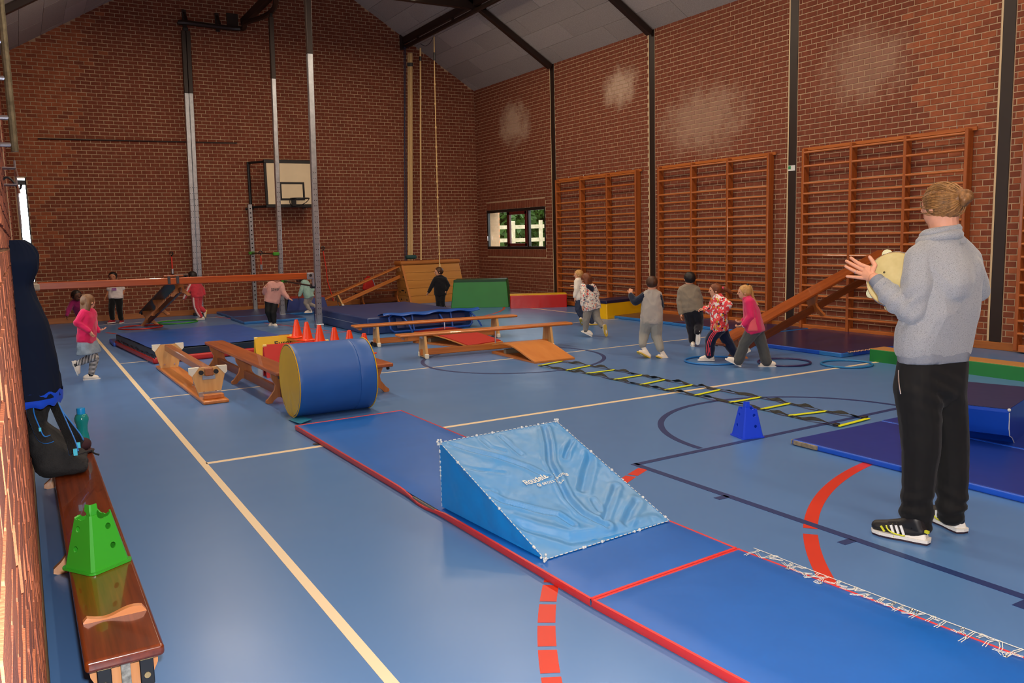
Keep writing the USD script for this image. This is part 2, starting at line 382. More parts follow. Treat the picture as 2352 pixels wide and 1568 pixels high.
# right wall (u runs along +y from YF)
W1 = (16.79, 19.66, 1.27, 2.275)
wall_right = quad_wall('wall_right', (XR, 0, 0), (0, 1, 0), [(YF, 0), (YB + .3, 0), (YB + .3, EAVE + .1), (YF, EAVE + .1)], [W1], (-1, 0, 0), MORTAR)
segs = []; e0 = YF
for cy in COLS: segs.append((e0, cy - 0.085)); e0 = cy + 0.105
segs.append((e0, YB))
rects = brick_rects(segs, EAVE - .02, 0.10, holes=[(W1[0], W1[1], W1[2] - 0.19, W1[3] + 0.19)])
k = W1[0]
while k < W1[1] - 0.03:   # soldier courses over and under the window
    rects += [(k + .005, k + .075, W1[3] + .005, W1[3] + .185), (k + .005, k + .075, W1[2] - .185, W1[2] - .005)]; k += 0.0797
build_bricks(wall_right, rects, (XR, 0, 0), (0, 1, 0), (-1, 0, 0))
DARKSTEEL = mat('dark_brown_steel', (44, 28, 20), rough=0.45, var=0.2, vscale=3)
SEAL = mat('cream_sealant', (214, 188, 148), rough=0.7)
for i, cy in enumerate(COLS):
    t = thing('trim', kind='structure', loc=(XR, cy, 0), label='dark steel column set into the brick wall')
    obj('column', G().box((XR + 0.02, cy, 0.10 + (EAVE - .1) / 2), (0.06, 0.155, EAVE - .1), ch=0.004), DARKSTEEL, t, world=True)
    obj('sealant_strip', G().box((XR - 0.002, cy + 0.088, 0.10 + (EAVE - .1) / 2), (0.014, 0.022, EAVE - .12)), SEAL, t, world=True)
    # rafter under the slope up to the ridge, and its twin on the left
    for sgn, x0 in ((1, XR), (-1, XL)):
        a = np.array([x0 - sgn * 0.03, cy, EAVE - 0.02]); b = np.array([XM, cy, RIDGE - 0.02]); d = (b - a) / np.linalg.norm(b - a)
        up = np.array([sgn * SLOPE, 0, 1.0]); up /= np.linalg.norm(up)
        obj('rafter', G().bar(a - 0.045 * up, b - 0.045 * up, 0.12, 0.11, up=up, ch=0.004), DARKSTEEL, t, world=True)
    xa = XR - (6.47 - EAVE) / SLOPE
    obj('collar_beam', G().box((XM, cy, 6.50), (2 * (xa - XM) + 0.1, 0.12, 0.20), ch=0.004).box((xa - .25, cy, 6.42), (0.6, 0.03, 0.05)), DARKSTEEL, t, world=True)
# back wall (u along +x)
SLOT = (0.085, 0.265, 0.9, 3.06)
wall_back = quad_wall('wall_back', (0, YB, 0), (1, 0, 0), [(XL - .3, 0), (XR + .3, 0), (XR + .3, EAVE), (XM, RIDGE + .15), (XL - .3, EAVE)], [SLOT], (0, -1, 0), MORTAR)
rects = brick_rects([(XL, XR)], RIDGE, 0.12, holes=[(SLOT[0] - .03, SLOT[1], SLOT[2], SLOT[3])], ztop=lambda x: float(roof_z(x)))
build_bricks(wall_back, rects, (0, YB, 0), (1, 0, 0), (0, -1, 0))
# left wall, close to the camera (u along +y)
WL = (8.6, 12.4, 0.95, 3.4)
wall_left = quad_wall('wall_left', (XL, 0, 0), (0, 1, 0), [(YF, 0), (YB + .3, 0), (YB + .3, EAVE + .1), (YF, EAVE + .1)], [WL], (1, 0, 0), MORTAR)
rects = brick_rects([(0.6, YB)], EAVE - .02, 0.10, holes=[WL])
build_bricks(wall_left, rects, (XL, 0, 0), (0, 1, 0), (1, 0, 0), proud=0.009)
wall_front = quad_wall('wall_front', (0, YF, 0), (1, 0, 0), [(XL - .3, 0), (XR + .3, 0), (XR + .3, EAVE), (XM, RIDGE + .15), (XL - .3, EAVE)], [], (0, 1, 0), mat('plain_brick_colour', (168, 100, 72), rough=0.85))
# baseboards
BB = wood('baseboard_wood', (176, 106, 46), (150, 84, 34), axis=1, rough=0.45)
BBX = wood('baseboard_wood_back', (176, 106, 46), (150, 84, 34), axis=0, rough=0.45)
obj('baseboard_right', G().box((XR - 0.012, (YF + YB) / 2, 0.05), (0.026, YB - YF, 0.10), ch=0.004), BB, kind='structure')
obj('baseboard_back', G().box((XM, YB - 0.012, 0.06), (XR - XL, 0.026, 0.12), ch=0.004), BBX, kind='structure')
obj('baseboard_left', G().box((XL + 0.008, (YF + YB) / 2, 0.05), (0.018, YB - YF, 0.10), ch=0.004), mat('grey_brown_board', (120, 92, 62), rough=0.6, var=0.3), kind='structure')

# ceiling: acoustic boards laid in bond on both slopes
CEILM = usdkit.material(stage, '/World/Looks/wood_wool_board', {'g': ('geometry', {}), 'oi': ('object_info', {}), 'n': ('noise_texture', dict(scale=60, detail=4)), 'r': ('rgb_ramp', dict(ramp=[(0, lin((172, 162, 152))), (1, lin((194, 184, 174)))])), 'r2': ('rgb_ramp', dict(ramp=[(0.3, (0.8, 0.8, 0.8)), (0.7, (1.05, 1.05, 1.05))])), 'm': ('mix', dict(mix_type='multiply', fac=1.0)), 'b': ('bump', dict(strength=0.3, distance=0.004)), 'p': ('principled_bsdf', dict(roughness=0.9, specular_ior_level=0.1))},
    [('oi.random', 'r.fac'), ('g.position', 'n.vector'), ('n.fac', 'r2.fac'), ('r.color', 'm.color1'), ('r2.color', 'm.color2'), ('m.color', 'p.base_color'), ('n.fac', 'b.height'), ('b.normal', 'p.normal')], surface='p.BSDF')
g = G()
for sgn, x0 in ((1, XR), (-1, XL)):
    a, b = np.array([x0 + sgn * .3, 0, EAVE - SLOPE * .3 + .03]), np.array([XM, 0, RIDGE + .03])
    P = np.array([[a[0], YF, a[2]], [b[0], YF, b[2]], [b[0], YB + .3, b[2]], [a[0], YB + .3, a[2]]])
    g.hexa(P, P + [0, 0, .12])
ceiling = obj('ceiling', g, mat('ceiling_gap', (60, 54, 50), rough=0.9), smooth=False, kind='structure')
PW, PL = 0.412, 2.0
boards = []
for sgn, x0 in ((1, XR), (-1, XL)):
    up = np.array([sgn * SLOPE, 0, 1.0]); up /= np.linalg.norm(up)
    nrow = int(math.ceil(abs(XR - XM) / PW))
    for r in range(nrow):
        xa, xb = x0 - sgn * (r * PW + 0.002), x0 - sgn * min((r + 1) * PW - 0.002, abs(XR - XM))
        off = 17.91 if r % 2 == 0 else 18.9
        kk = -13
        while off + kk * PL < YB:
            ya, yb = max(off + kk * PL + .002, YF), min(off + (kk + 1) * PL - .002, YB); kk += 1
            if yb - ya < 0.05: continue
            za, zb = roof_z(xa), roof_z(xb)
            P = np.array([[xa, ya, za], [xb, ya, zb], [xb, yb, zb], [xa, yb, za]])
            boards.append((P, up))
def vis_key(P):
    x, y = project(P.mean(0)); d = (P.mean(0) - EYE) @ FWD
    return d if (d > .5 and -150 < x < 2500 and -250 < y < 1600) else 1e6 + d
boards.sort(key=lambda q: vis_key(q[0]))
rest = G()
for i, (P, up) in enumerate(boards):
    g = G() if i < 240 else rest
    Q = P + 0.0; c = P.mean(0); inset = c + (P - c) * 0.994
    g.hexa(inset, P + up * 0.03)
    if i < 240: obj('ceiling_board', g, CEILM, ceiling, smooth=False)
obj('ceiling_boards', rest, CEILM, ceiling, smooth=False, kind='stuff')

# windows
GLASS = usdkit.material(stage, '/World/Looks/window_glass', {'t': ('transparent_bsdf', dict(color=(0.95, 0.97, 0.96))), 'g': ('glossy_bsdf', dict(roughness=0.0, color=(1, 1, 1))), 'm': ('mix_closure', dict(fac=0.05))},
    [('t.BSDF', 'm.closure1'), ('g.BSDF', 'm.closure2')], surface='m.closure')
BLACKF = mat('black_window_frame', (22, 20, 22), rough=0.35)
MAROON = mat('maroon_window_frame', (84, 18, 18), rough=0.35)
t = thing('window', kind='structure', loc=(XR, (W1[0] + W1[1]) / 2, W1[2]), label='low three-part window near the corner with a maroon casement')
ya, yb, za, zb = W1; xw = XR + 0.03
g = G()
for z in (za + .035, zb - .035): g.box((xw, (ya + yb) / 2, z), (0.07, yb - ya, 0.07), ch=.004)
for y in (ya + .03, 17.58, 18.58, yb - .03): g.box((xw, y, (za + zb) / 2), (0.068, 0.06, zb - za - .13), ch=.004)
obj('window_frame', g, BLACKF, t, world=True)
g = G()
for z in (za + .11, zb - .11): g.box((xw - .02, 18.08, z), (0.06, 0.92, 0.075), ch=.004)
for y in (17.66, 18.5): g.box((xw - .02, y, (za + zb) / 2), (0.06, 0.09, zb - za - .15), ch=.004)
cs = obj('casement', g, MAROON, t, world=True, label='maroon casement frame')
for y0, y1 in ((ya + .06, 17.55), (17.7, 18.45), (18.61, yb - .06)):
    obj('pane', G().box((xw + .01, (y0 + y1) / 2, (za + zb) / 2), (0.006, y1 - y0, zb - za - .14)), GLASS, t, world=True, smooth=False)
obj('window_handle', G().box((xw - .06, yb - .06, za + .28), (0.02, 0.03, 0.12), ch=.004), mat('chrome', (220, 220, 224), rough=.2, metal=1.0), t, world=True)
t = thing('window', kind='structure', loc=((SLOT[0] + SLOT[1]) / 2, YB, SLOT[2]), label='narrow slot window in the back wall at the left corner')
obj('window_frame', G().box((SLOT[0] + .01, YB + .06, 1.98), (0.02, .06, 2.16)).box((SLOT[1] - .01, YB + .06, 1.98), (0.02, .06, 2.16)).box((.175, YB + .06, 2.95), (.16, .06, .09)), BLACKF, t, world=True)
obj('pane', G().box((.175, YB + .08, 1.98), (.15, .006, 2.14)), GLASS, t, world=True, smooth=False)
t = thing('window', kind='structure', loc=(XL, (WL[0] + WL[1]) / 2, WL[2]), label='tall window in the left wall seen edge-on')
g = G()
for z in (WL[2] + .03, WL[3] - .03, 2.2): g.box((XL - .05, (WL[0] + WL[1]) / 2, z), (.06, WL[1] - WL[0], .06))
for y in (WL[0] + .03, 10.5, WL[1] - .03): g.box((XL - .05, y, (WL[2] + WL[3]) / 2), (.058, .06, WL[3] - WL[2] - .12))
obj('window_frame', g, MAROON, t, world=True)
for y0, y1 in ((WL[0] + .06, 10.47), (10.53, WL[1] - .06)):
    for z0, z1 in ((WL[2] + .06, 2.17), (2.23, WL[3] - .06)):
        obj('pane', G().box((XL - .06, (y0 + y1) / 2, (z0 + z1) / 2), (.006, y1 - y0, z1 - z0)), GLASS, t, world=True, smooth=False)
# ================================================================== fixed gym equipment
GALV = mat('galvanised_steel', (196, 200, 206), rough=0.33, metal=0.9, var=0.25, vscale=14, detail=5)
BLACKM = mat('black_metal', (24, 24, 26), rough=0.4)
CHROME = mat('chrome', (220, 220, 224), rough=0.2, metal=1.0)
HOLE = mat('dark_hole', (26, 24, 24), rough=0.8)
WB = wood('wall_bar_wood', (178, 96, 40), (146, 72, 26), axis=2, rough=0.38, coat=0.25)
WBY = wood('wall_bar_rung_wood', (196, 112, 52), (166, 88, 36), axis=1, rough=0.35, coat=0.3)
# wall bars: three whole sets and the edge of a fourth
def wall_bars(y0, y1, label, first_rungs, nf=3):
    xw = XR - 0.012
    t = thing('wall_bars', label, 'wall bars', (xw, (y0 + y1) / 2, 0.0), group=None)
    top = 2.83; w = (y1 - y0) / nf
    for k in range(nf + 1):
        y = y0 + k * w
        obj('upright', G().box((xw - 0.07, y, top / 2 + 0.015), (0.13, 0.045, top - 0.03), ch=0.006), WB, t, world=True)
    zs = [2.77, 2.56] + [2.30 - i * 0.158 for i in range(14)]
    for k in range(nf):
        for z in zs:
            obj('rung', G().tube([(xw - 0.115, y0 + k * w + 0.02, z), (xw - 0.115, y0 + (k + 1) * w - 0.02, z)], 0.0185, 10), WBY, t, world=True)
        obj('foot_board', G().box((xw - 0.06, y0 + (k + .5) * w, 0.06), (0.10, w - 0.05, 0.09), ch=0.006), WBY, t, world=True)
    obj('top_rail', G().box((xw - 0.03, (y0 + y1) / 2, top - 0.005), (0.03, y1 - y0 + 0.16, 0.05), ch=0.004), WBY, t, world=True)
    for k in range(5):
        obj('wall_hook', G().cyl((xw - .02, y0 + .2 + k * w * .6, top + .02), (xw - .02, y0 + .2 + k * w * .6, top + .05), .006, n=6), GALV, t, world=True)
    return t
wall_bars(6.535, 9.15, 'wooden wall bars nearest the man, with the inclined bench hooked on them', 2)
wall_bars(9.86, 12.58, 'middle set of wooden wall bars, behind the four children running to the right', 2)
wall_bars(13.27, 16.12, 'far set of wooden wall bars, nearest the low window', 2)
wall_bars(3.10, 5.80, 'wooden wall bars cut off by the right edge, behind the green beam', 2)

# exit sign on a column
t = thing('exit_sign', 'small white and green sign stuck on the dark column', 'sign', (XR - .012, 9.47, 2.55))
obj('plate', G().box((XR - .018, 9.475, 2.565), (.006, .14, .085)), mat('sign_white', (226, 226, 220), rough=.5), t, world=True)
obj('green_field', G().box((XR - .022, 9.515, 2.575), (.004, .05, .05)), mat('sign_green', (40, 140, 80), rough=.5), t, world=True)

# track for the sliding posts, up under the roof
t = thing('ceiling_track', 'black steel track along the back wall that curves forward under the roof', 'track', (4.0, 19.9, 6.3))
p0 = on(412, 52, 1, 19.95); p1 = on(545, 67, 1, 19.95)
zt = (p0[2] + p1[2]) / 2
path = spline([(p0[0], 19.95, zt), (p1[0] - .35, 19.95, zt), (p1[0] + .12, 19.86, zt), (4.72, 19.5, zt), (4.87, 18.9, zt), (4.89, 17.5, zt), (4.89, 13.0, zt)], 60)
obj('track', G().tube(path, 0.055, 8), DARKSTEEL, t, world=True)
obj('carrier_beam', G().bar((4.86, YB - .02, zt + .2), (4.86, 12.0, zt + .2), .12, .16, ch=.005), DARKSTEEL, t, world=True)
obj('wall_plate', G().box((4.62, YB - .02, zt + .2), (.25, .03, .34), ch=.004), DARKSTEEL, t, world=True)
for px in (424, 499):
    q = on(px, 48, 1, YB - .04)
    obj('bracket', G().box((q[0], YB - .02, zt + .14), (.09, .03, .40), ch=.004).bar((q[0], YB - .03, zt + .28), (q[0] + .02, 19.95, zt + .02), .05, .04), DARKSTEEL, t, world=True)

def post(foot, dirx, w, n, zsw, ztop, label, hole_top=2.95):
    """sliding steel post: foot, top shift in x, width, profiles, switch and top heights"""
    t = thing('sliding_post', label, 'post', foot, group='sliding steel posts hanging from the ceiling track')
    f = np.asarray(foot, float)
    L = lambda z, dx=0: np.array([f[0] + dirx * z / 6.2 + dx, f[1], z])
    for k in range(n):
        dx = (k - (n - 1) / 2) * (w + .006)
        g = G(); g.bar(L(0.02, dx), L(zsw, dx), w, 0.10, up=(0, 1, 0), ch=.008)
        obj('lower_profile', g, GALV, t, world=True)
        obj('upper_profile', G().bar(L(zsw, dx), L(ztop, dx), w * .98, 0.098, up=(0, 1, 0), ch=.006), DARKSTEEL, t, world=True)
        h = G(); z = .25
        while z < hole_top:
            for sx in ((-.25, .25) if n > 1 else (-.18, .2)):
                c = L(z, dx + sx * w); h.cyl(c + [0, -.0545, 0], c + [0, -.048, 0], .008 if n > 1 else .0075, n=6)
            z += .1 if n == 1 else .13
        obj('peg_holes', h, HOLE, t, world=True, kind='stuff')
    obj('foot_block', G().box(L(0.03), (w * n * 1.25 + .02, .13, .06), ch=.006), BLACKM if n > 1 else GALV, t, world=True)
    if n == 1:
        for s in (-1, 1): obj('catch', G().box(L(.14) + [s * (w / 2 + .01), 0, 0], (.018, .04, .22), ch=.004), CHROME, t, world=True)
    obj('hanger', G().box(L(ztop + .03), (w * n * .6, .06, .08), ch=.004), BLACKM, t, world=True)
    return t
post((3.42, 19.95, 0), 0.14, 0.09, 2, 4.90, 6.22, 'double galvanised post nearest the left, with dark upper half')
post((4.82, 18.15, 0), 0.13, 0.092, 1, 5.00, 6.25, 'middle single galvanised post, passing in front of the backboard')
post((4.76, 15.38, 0), 0.12, 0.102, 1, 4.97, 6.22, 'nearest galvanised post carrying the right end of the orange beam')
# wall post with round holes and the two high bars with green clamps
xa = on(574, 480, 1, 20.06)[0]; xb = on(586, 700, 1, 20.06)[0]; zt2 = on(574, 469, 1, 20.06)[2]
t = thing('wall_post', 'short perforated steel post fixed to the back wall', 'post', (xb, 20.06, 0))
obj('profile', G().bar((xb, 20.06, 0), (xa, 20.06, zt2), .095, .09, up=(0, 1, 0), ch=.006), GALV, t, world=True)
h = G()
for i in range(22):
    z = zt2 - .1 - i * .1; x = xb + (xa - xb) * z / zt2; h.cyl((x, 20.012, z), (x, 20.02, z), .017, n=10)
obj('peg_holes', h, HOLE, t, world=True, kind='stuff')
obj('wall_bolt', G().cyl((xa - .09, 20.1, zt2 - .1), (xa + .09, 20.1, zt2 - .1), .025, n=8), BLACKM, t, world=True)
GREENC = mat('green_clamp', (62, 140, 34), rough=.45)
RUST = mat('brown_iron_bar', (78, 58, 48), rough=.45, metal=.4)
a = on(578, 581, 1, 19.98); b = on(634, 583, 1, 18.1)
t = thing('high_bar', 'iron bar with green clamps between the wall post and the middle post', 'bar', tuple(a))
obj('rod', G().tube([a, b], .016, 8), RUST, t, world=True)
for q in (a, b): obj('clamp', G().box(q, (.13, .10, .07), ch=.015), GREENC, t, world=True)
a = on(652, 645, 1, 18.06); b = on(719, 657, 1, 15.45)
t = thing('high_bar', 'iron bar with a green clamp between the middle post and the nearest post', 'bar', tuple(a))
obj('rod', G().tube([a, b], .016, 8), RUST, t, world=True)
obj('clamp', G().box(a, (.13, .10, .07), ch=.015), GREENC, t, world=True); obj('clamp', G().box(b, (.10, .12, .08), ch=.015), BLACKM, t, world=True)
# straps
ORS = mat('orange_strap', (214, 44, 22), rough=.6)
def strap(pts, w, label, hook=True, tail=True):
    t = thing('safety_strap', label, 'strap', tuple(pts[0]))
    g = G()
    for p, q in zip(pts[:-1], pts[1:]): g.bar(p, q, w, .006, up=(0, 1, 0))
    obj('webbing', g, ORS, t, world=True)
    if hook:
        c = np.asarray(pts[0]); an = np.linspace(-1.2, 3.6, 14)
        obj('hook', G().tube(np.stack([c[0] + .035 * np.cos(an), np.full(14, c[1]), c[2] + .06 + .035 * np.sin(an)], 1), .010, 6).cyl(c - [0, 0, .01], c + [0, 0, .03], .012, n=6), BLACKM, t, world=True)
    if tail:
        c = np.asarray(pts[-1]); obj('buckle', G().mesh(rbox(c - [0, 0, .05], (.05, .04, .12), .015)), GALV, t, world=True)
strap([on(394, 588, 1, YB - .04), on(396, 618, 1, YB - .04)], .03, 'orange strap on a wall hook above the orange beam')
strap([on(599, 586, 1, 18.9), on(600, 608, 1, 18.9)], .022, 'orange strap hanging from the iron bar by the wall post')
strap([on(742, 575, 1, YB - .03), on(749, 615, 1, YB - .03), on(752, 645, 1, YB - .03), on(760, 670, 1, YB - .03), on(766, 690, 1, YB - .03)], .022, 'long orange strap hanging loose on the back wall', tail=False)

# basketball backboard folded to the wall
yb_ = YB - 0.5
t = thing('basketball_backboard', 'cream basketball backboard with black edges on a folding black frame', 'backboard', (5.55, yb_, 2.9))
x0, x1, z0, z1 = 5.0, 6.16, 2.40, 3.47
obj('board', G().box(((x0 + x1) / 2, yb_, (z0 + z1) / 2), (x1 - x0 - .1, .03, z1 - z0 - .1)), mat('cream_board', (236, 214, 176), rough=.5, var=.05), t, world=True)
g = G()
for z in (z0 + .03, z1 - .03): g.box(((x0 + x1) / 2, yb_ - .003, z), (x1 - x0, .05, .075), ch=.004)
for x in (x0 + .025, x1 - .025): g.box((x, yb_ - .003, (z0 + z1) / 2), (.055, .048, z1 - z0 - .14), ch=.004)
obj('edge_frame', g, BLACKM, t, world=True)
xs0, xs1, zs0, zs1 = 5.33, 5.91, 2.56, 2.97; g = G()
for z in (zs0 + .02, zs1 - .02): g.box(((xs0 + xs1) / 2, yb_ - .018, z), (xs1 - xs0, .008, .045))
for x in (xs0 + .02, xs1 - .02): g.box((x, yb_ - .018, (zs0 + zs1) / 2), (.045, .0075, zs1 - zs0 - .08))
obj('target_square', g, BLACKM, t, world=True)
g = G(); an = np.linspace(0, 2 * pi, 41)[:-1]
g.tube(np.stack([5.70 + .215 * np.cos(an), yb_ - .30 + .215 * np.sin(an), 2.585 + 0 * an], 1), .011, 8, closed=True)
hoop = obj('hoop', g, BLACKM, t, world=True)
obj('hoop_bracket', G().box((5.63, yb_ - .05, 2.50), (.10, .07, .16), ch=.004).tube(spline([(5.48, yb_ - .3, 2.57), (5.50, yb_ - .2, 2.48), (5.62, yb_ - .05, 2.43)], 10), .008, 6).tube(spline([(5.92, yb_ - .3, 2.57), (5.86, yb_ - .2, 2.49), (5.66, yb_ - .05, 2.43)], 10), .008, 6), BLACKM, t, world=True)
for z in (z0 + .02, z1 - .04):
    for p_, q_ in (((4.76, YB - .06, z), (5.0, yb_ + .03, z)), ((6.0, YB - .06, z), (6.1, yb_ + .03, z))): obj('folding_arm', G().tube([p_, q_], .028, 8), BLACKM, t, world=True)
obj('hinge_tube', G().tube([(6.0, YB - .06, z0 - .02), (6.0, YB - .06, z1 - .02)], .03, 8), BLACKM, t, world=True)
obj('hinge_tube', G().tube([(4.76, YB - .06, z0 - .02), (4.76, YB - .06, z1 - .02)], .035, 8), BLACKM, t, world=True)
# thin rod along the wall
t = obj('wall_rod', G().tube([(0.55, YB - .03, 3.84), (4.55, YB - .03, 3.88)], .013, 6), DARKSTEEL, smooth=True, label='long thin dark rod fixed level on the back wall', cat='rod')
# climbing ropes under their own beam
t = thing('rope_beam', 'dark double steel beam running from the back wall toward the ridge lights', 'beam', (8.8, YB, 6.45))
obj('upper_beam', G().bar((8.8, YB - .02, 6.53), (8.8, 9.0, 6.53), .10, .15, ch=.005), DARKSTEEL, t, world=True)
obj('rope_track', G().bar((8.8, YB - .05, 6.36), (8.8, 9.0, 6.36), .07, .08, ch=.005), DARKSTEEL, t, world=True)
for y in (19.3, 17.4, 15.4): obj('link', G().box((8.8, y, 6.44), (.05, .05, .10)), DARKSTEEL, t, world=True)
obj('wall_plate', G().box((8.75, YB - .015, 6.48), (.12, .03, .36), ch=.004), DARKSTEEL, t, world=True)
ROPE = mat('hemp_rope', (206, 170, 116), rough=.8, var=.25, vscale=40)
YCORD = mat('pale_climbing_rope', (220, 184, 126), rough=.8)
def rope_pt(px, py, y): return on(px, py, 1, y)
ybun = 19.93
t = thing('rope_bundle', 'four beige climbing ropes gathered against the back wall', 'rope', tuple(on(941, 110, 1, ybun)))
for k in range(4):
    a = on(937.5 + 2.8 * k, 122, 1, ybun - .05 * k); b = on(938.5 + 2.6 * k, 598, 1, ybun - .05 * k)
    obj('rope', G().tube([a, b], .0165, 6), YCORD, t, world=True)
    obj('sleeve', G().cyl(a + (b - a) * .045, a + (b - a) * .062, .024, n=8), BLACKM, t, world=True)
obj('tie', G().mesh(rbox(on(944, 590, 1, ybun - .2), (.28, .12, .10), .04)), mat('green_rope_tie', (26, 70, 70), rough=.7), t, world=True)
a, b = on(930, 108, 1, ybun), on(932, 600, 1, ybun)
t = thing('pull_chain', 'dark blue double chain hanging beside the gathered ropes', 'chain', tuple(a))
g = G()
for s in (-.02, .02): g.tube([a + [s, 0, 0], b + [s, 0, 0]], .011, 6)
obj('chain', g, mat('blue_black_chain', (38, 46, 74), rough=.5, metal=.3), t, world=True)
a, b = on(965.5, 110, 0, 8.8), None
y2 = a[1]; b = on(967, 597, 1, y2)
t = thing('climbing_rope', 'plain beige climbing rope hanging beside the gathered ropes', 'rope', tuple(a))
obj('rope', G().tube([a, b], .020, 8), YCORD, t, world=True)
obj('sleeve', G().cyl(a + (b - a) * .04, a + (b - a) * .06, .03, n=8), BLACKM, t, world=True)
a = on(997, 84, 0, 8.8); y3 = a[1]; b = on(1010, 610, 1, y3)
t = thing('climbing_rope', 'knotted beige climbing rope hanging over the vaulting box', 'rope', tuple(a))
pts = [on(997, 84, 1, y3), on(997.5, 130, 1, y3), on(1000, 250, 1, y3), on(1003, 380, 1, y3), on(1006, 490, 1, y3), on(1009, 580, 1, y3), b]
sp = spline(pts, 60)
obj('rope', G().tube(sp, .0135, 8), YCORD, t, world=True)
for f in (.22, .30, .39, .48, .57, .64, .71, .79, .87, .95): obj('knot', G().ball(sp[int(f * 59)], (.026, .026, .034), 1), YCORD, t, world=True)
obj('sleeve', G().cyl(sp[4], sp[6], .024, n=8), BLACKM, t, world=True)
obj('tassel', G().cyl(b + [0, 0, .05], b - [0, 0, .12], .018, .045, n=8), YCORD, t, world=True)
an = np.linspace(0, 1, 14); p, q = on(966, 100, 0, 8.8), on(997, 82, 0, 8.8)
obj('sagging_cord', G().tube(p + (q - p) * an[:, None] - np.stack([0 * an, 0 * an, .5 * an * (1 - an)], 1), .006, 5), BLACKM, t, world=True, smooth=True)
# fluorescent luminaire housings on the collar beams
LAMPH = mat('white_lamp_housing', (210, 208, 196), rough=.5)
TUBE = usdkit.material(stage, '/World/Looks/lit_tube', {'e': ('emission', dict(color=(1.0, 0.92, 0.62), strength=6.0))}, surface='e.emission')
for ix, lx in enumerate((2.7, 7.25)):
    for iy, ly in enumerate((-1.2, 2.3, 6.0, 9.5, 12.9, 15.75)):
        w = 'left' if ix == 0 else 'right'
        t = thing('ceiling_lamp', None, 'lamp', (lx, ly, 6.44))
        obj('housing', G().box((lx, ly, 6.49), (.30, 1.56, .10), ch=.01), LAMPH, t, world=True)
        for s in (-1, 1): obj('lit_tube', G().tube([(lx + s * .17, ly - .72, 6.45), (lx + s * .17, ly + .72, 6.45)], .014, 8), TUBE, t, world=True)
        tag(t, {(1, 5): 'lit fluorescent lamp showing at the top edge beside the rope beam'}.get((ix, iy), f'fluorescent ceiling lamp out of the frame, {("first", "second", "third", "fourth", "fifth", "sixth")[iy]} from the camera in the {w} row'), 'lamp')
# ================================================================== loose gym equipment
def vinyl(name, rgb, rough=0.38, var=0.10, bump=0.10, bscale=7, **k):
    return mat(name, rgb, rough=rough, var=var, vscale=3.0, bump=bump, bscale=bscale, bdist=0.012, **k)
BLUE_MAT = vinyl('blue_mat_vinyl', (10, 96, 184))
BLUE_EDGE = vinyl('bright_blue_edge_vinyl', (24, 82, 196))
SKY_EDGE = vinyl('sky_blue_edge_vinyl', (44, 116, 186))
DEEP = vinyl('deep_blue_vinyl', (16, 42, 134))
INDIGO = vinyl('indigo_mat_vinyl', (30, 40, 88), rough=.25)
NAVYV = vinyl('navy_vinyl', (34, 58, 110))
REDV = vinyl('red_vinyl', (212, 50, 48))
DULLRED = vinyl('dull_red_vinyl', (186, 36, 34))
YELLOWV = vinyl('yellow_vinyl', (228, 176, 10))
GREENV = vinyl('green_vinyl', (28, 124, 52))
SEAM = mat('pale_seam_thread', (206, 210, 210), rough=.8)
ALPHA = {}
def slab(x0, x1, y0, y1, z0, z1, r=0.012): return rbox(((x0 + x1) / 2, (y0 + y1) / 2, (z0 + z1) / 2), (x1 - x0, y1 - y0, z1 - z0), r, seg=12)
def text_at(txt, h, o, xd, yd, depth=.0015, bold=True, width=None):
    m = meshkit.text_mesh(txt, h, depth, bold)
    v = np.array(m.vertices)
    if width: v[:, 0] *= width / (v[:, 0].max() - v[:, 0].min())
    xd = np.asarray(xd, float); xd /= np.linalg.norm(xd); yd = np.asarray(yd, float); yd = yd - xd * (yd @ xd); yd /= np.linalg.norm(yd); zd = np.cross(xd, yd)
    return trimesh.Trimesh(np.asarray(o) + v[:, :1] * xd + v[:, 1:2] * yd + v[:, 2:] * zd, m.faces, process=False)

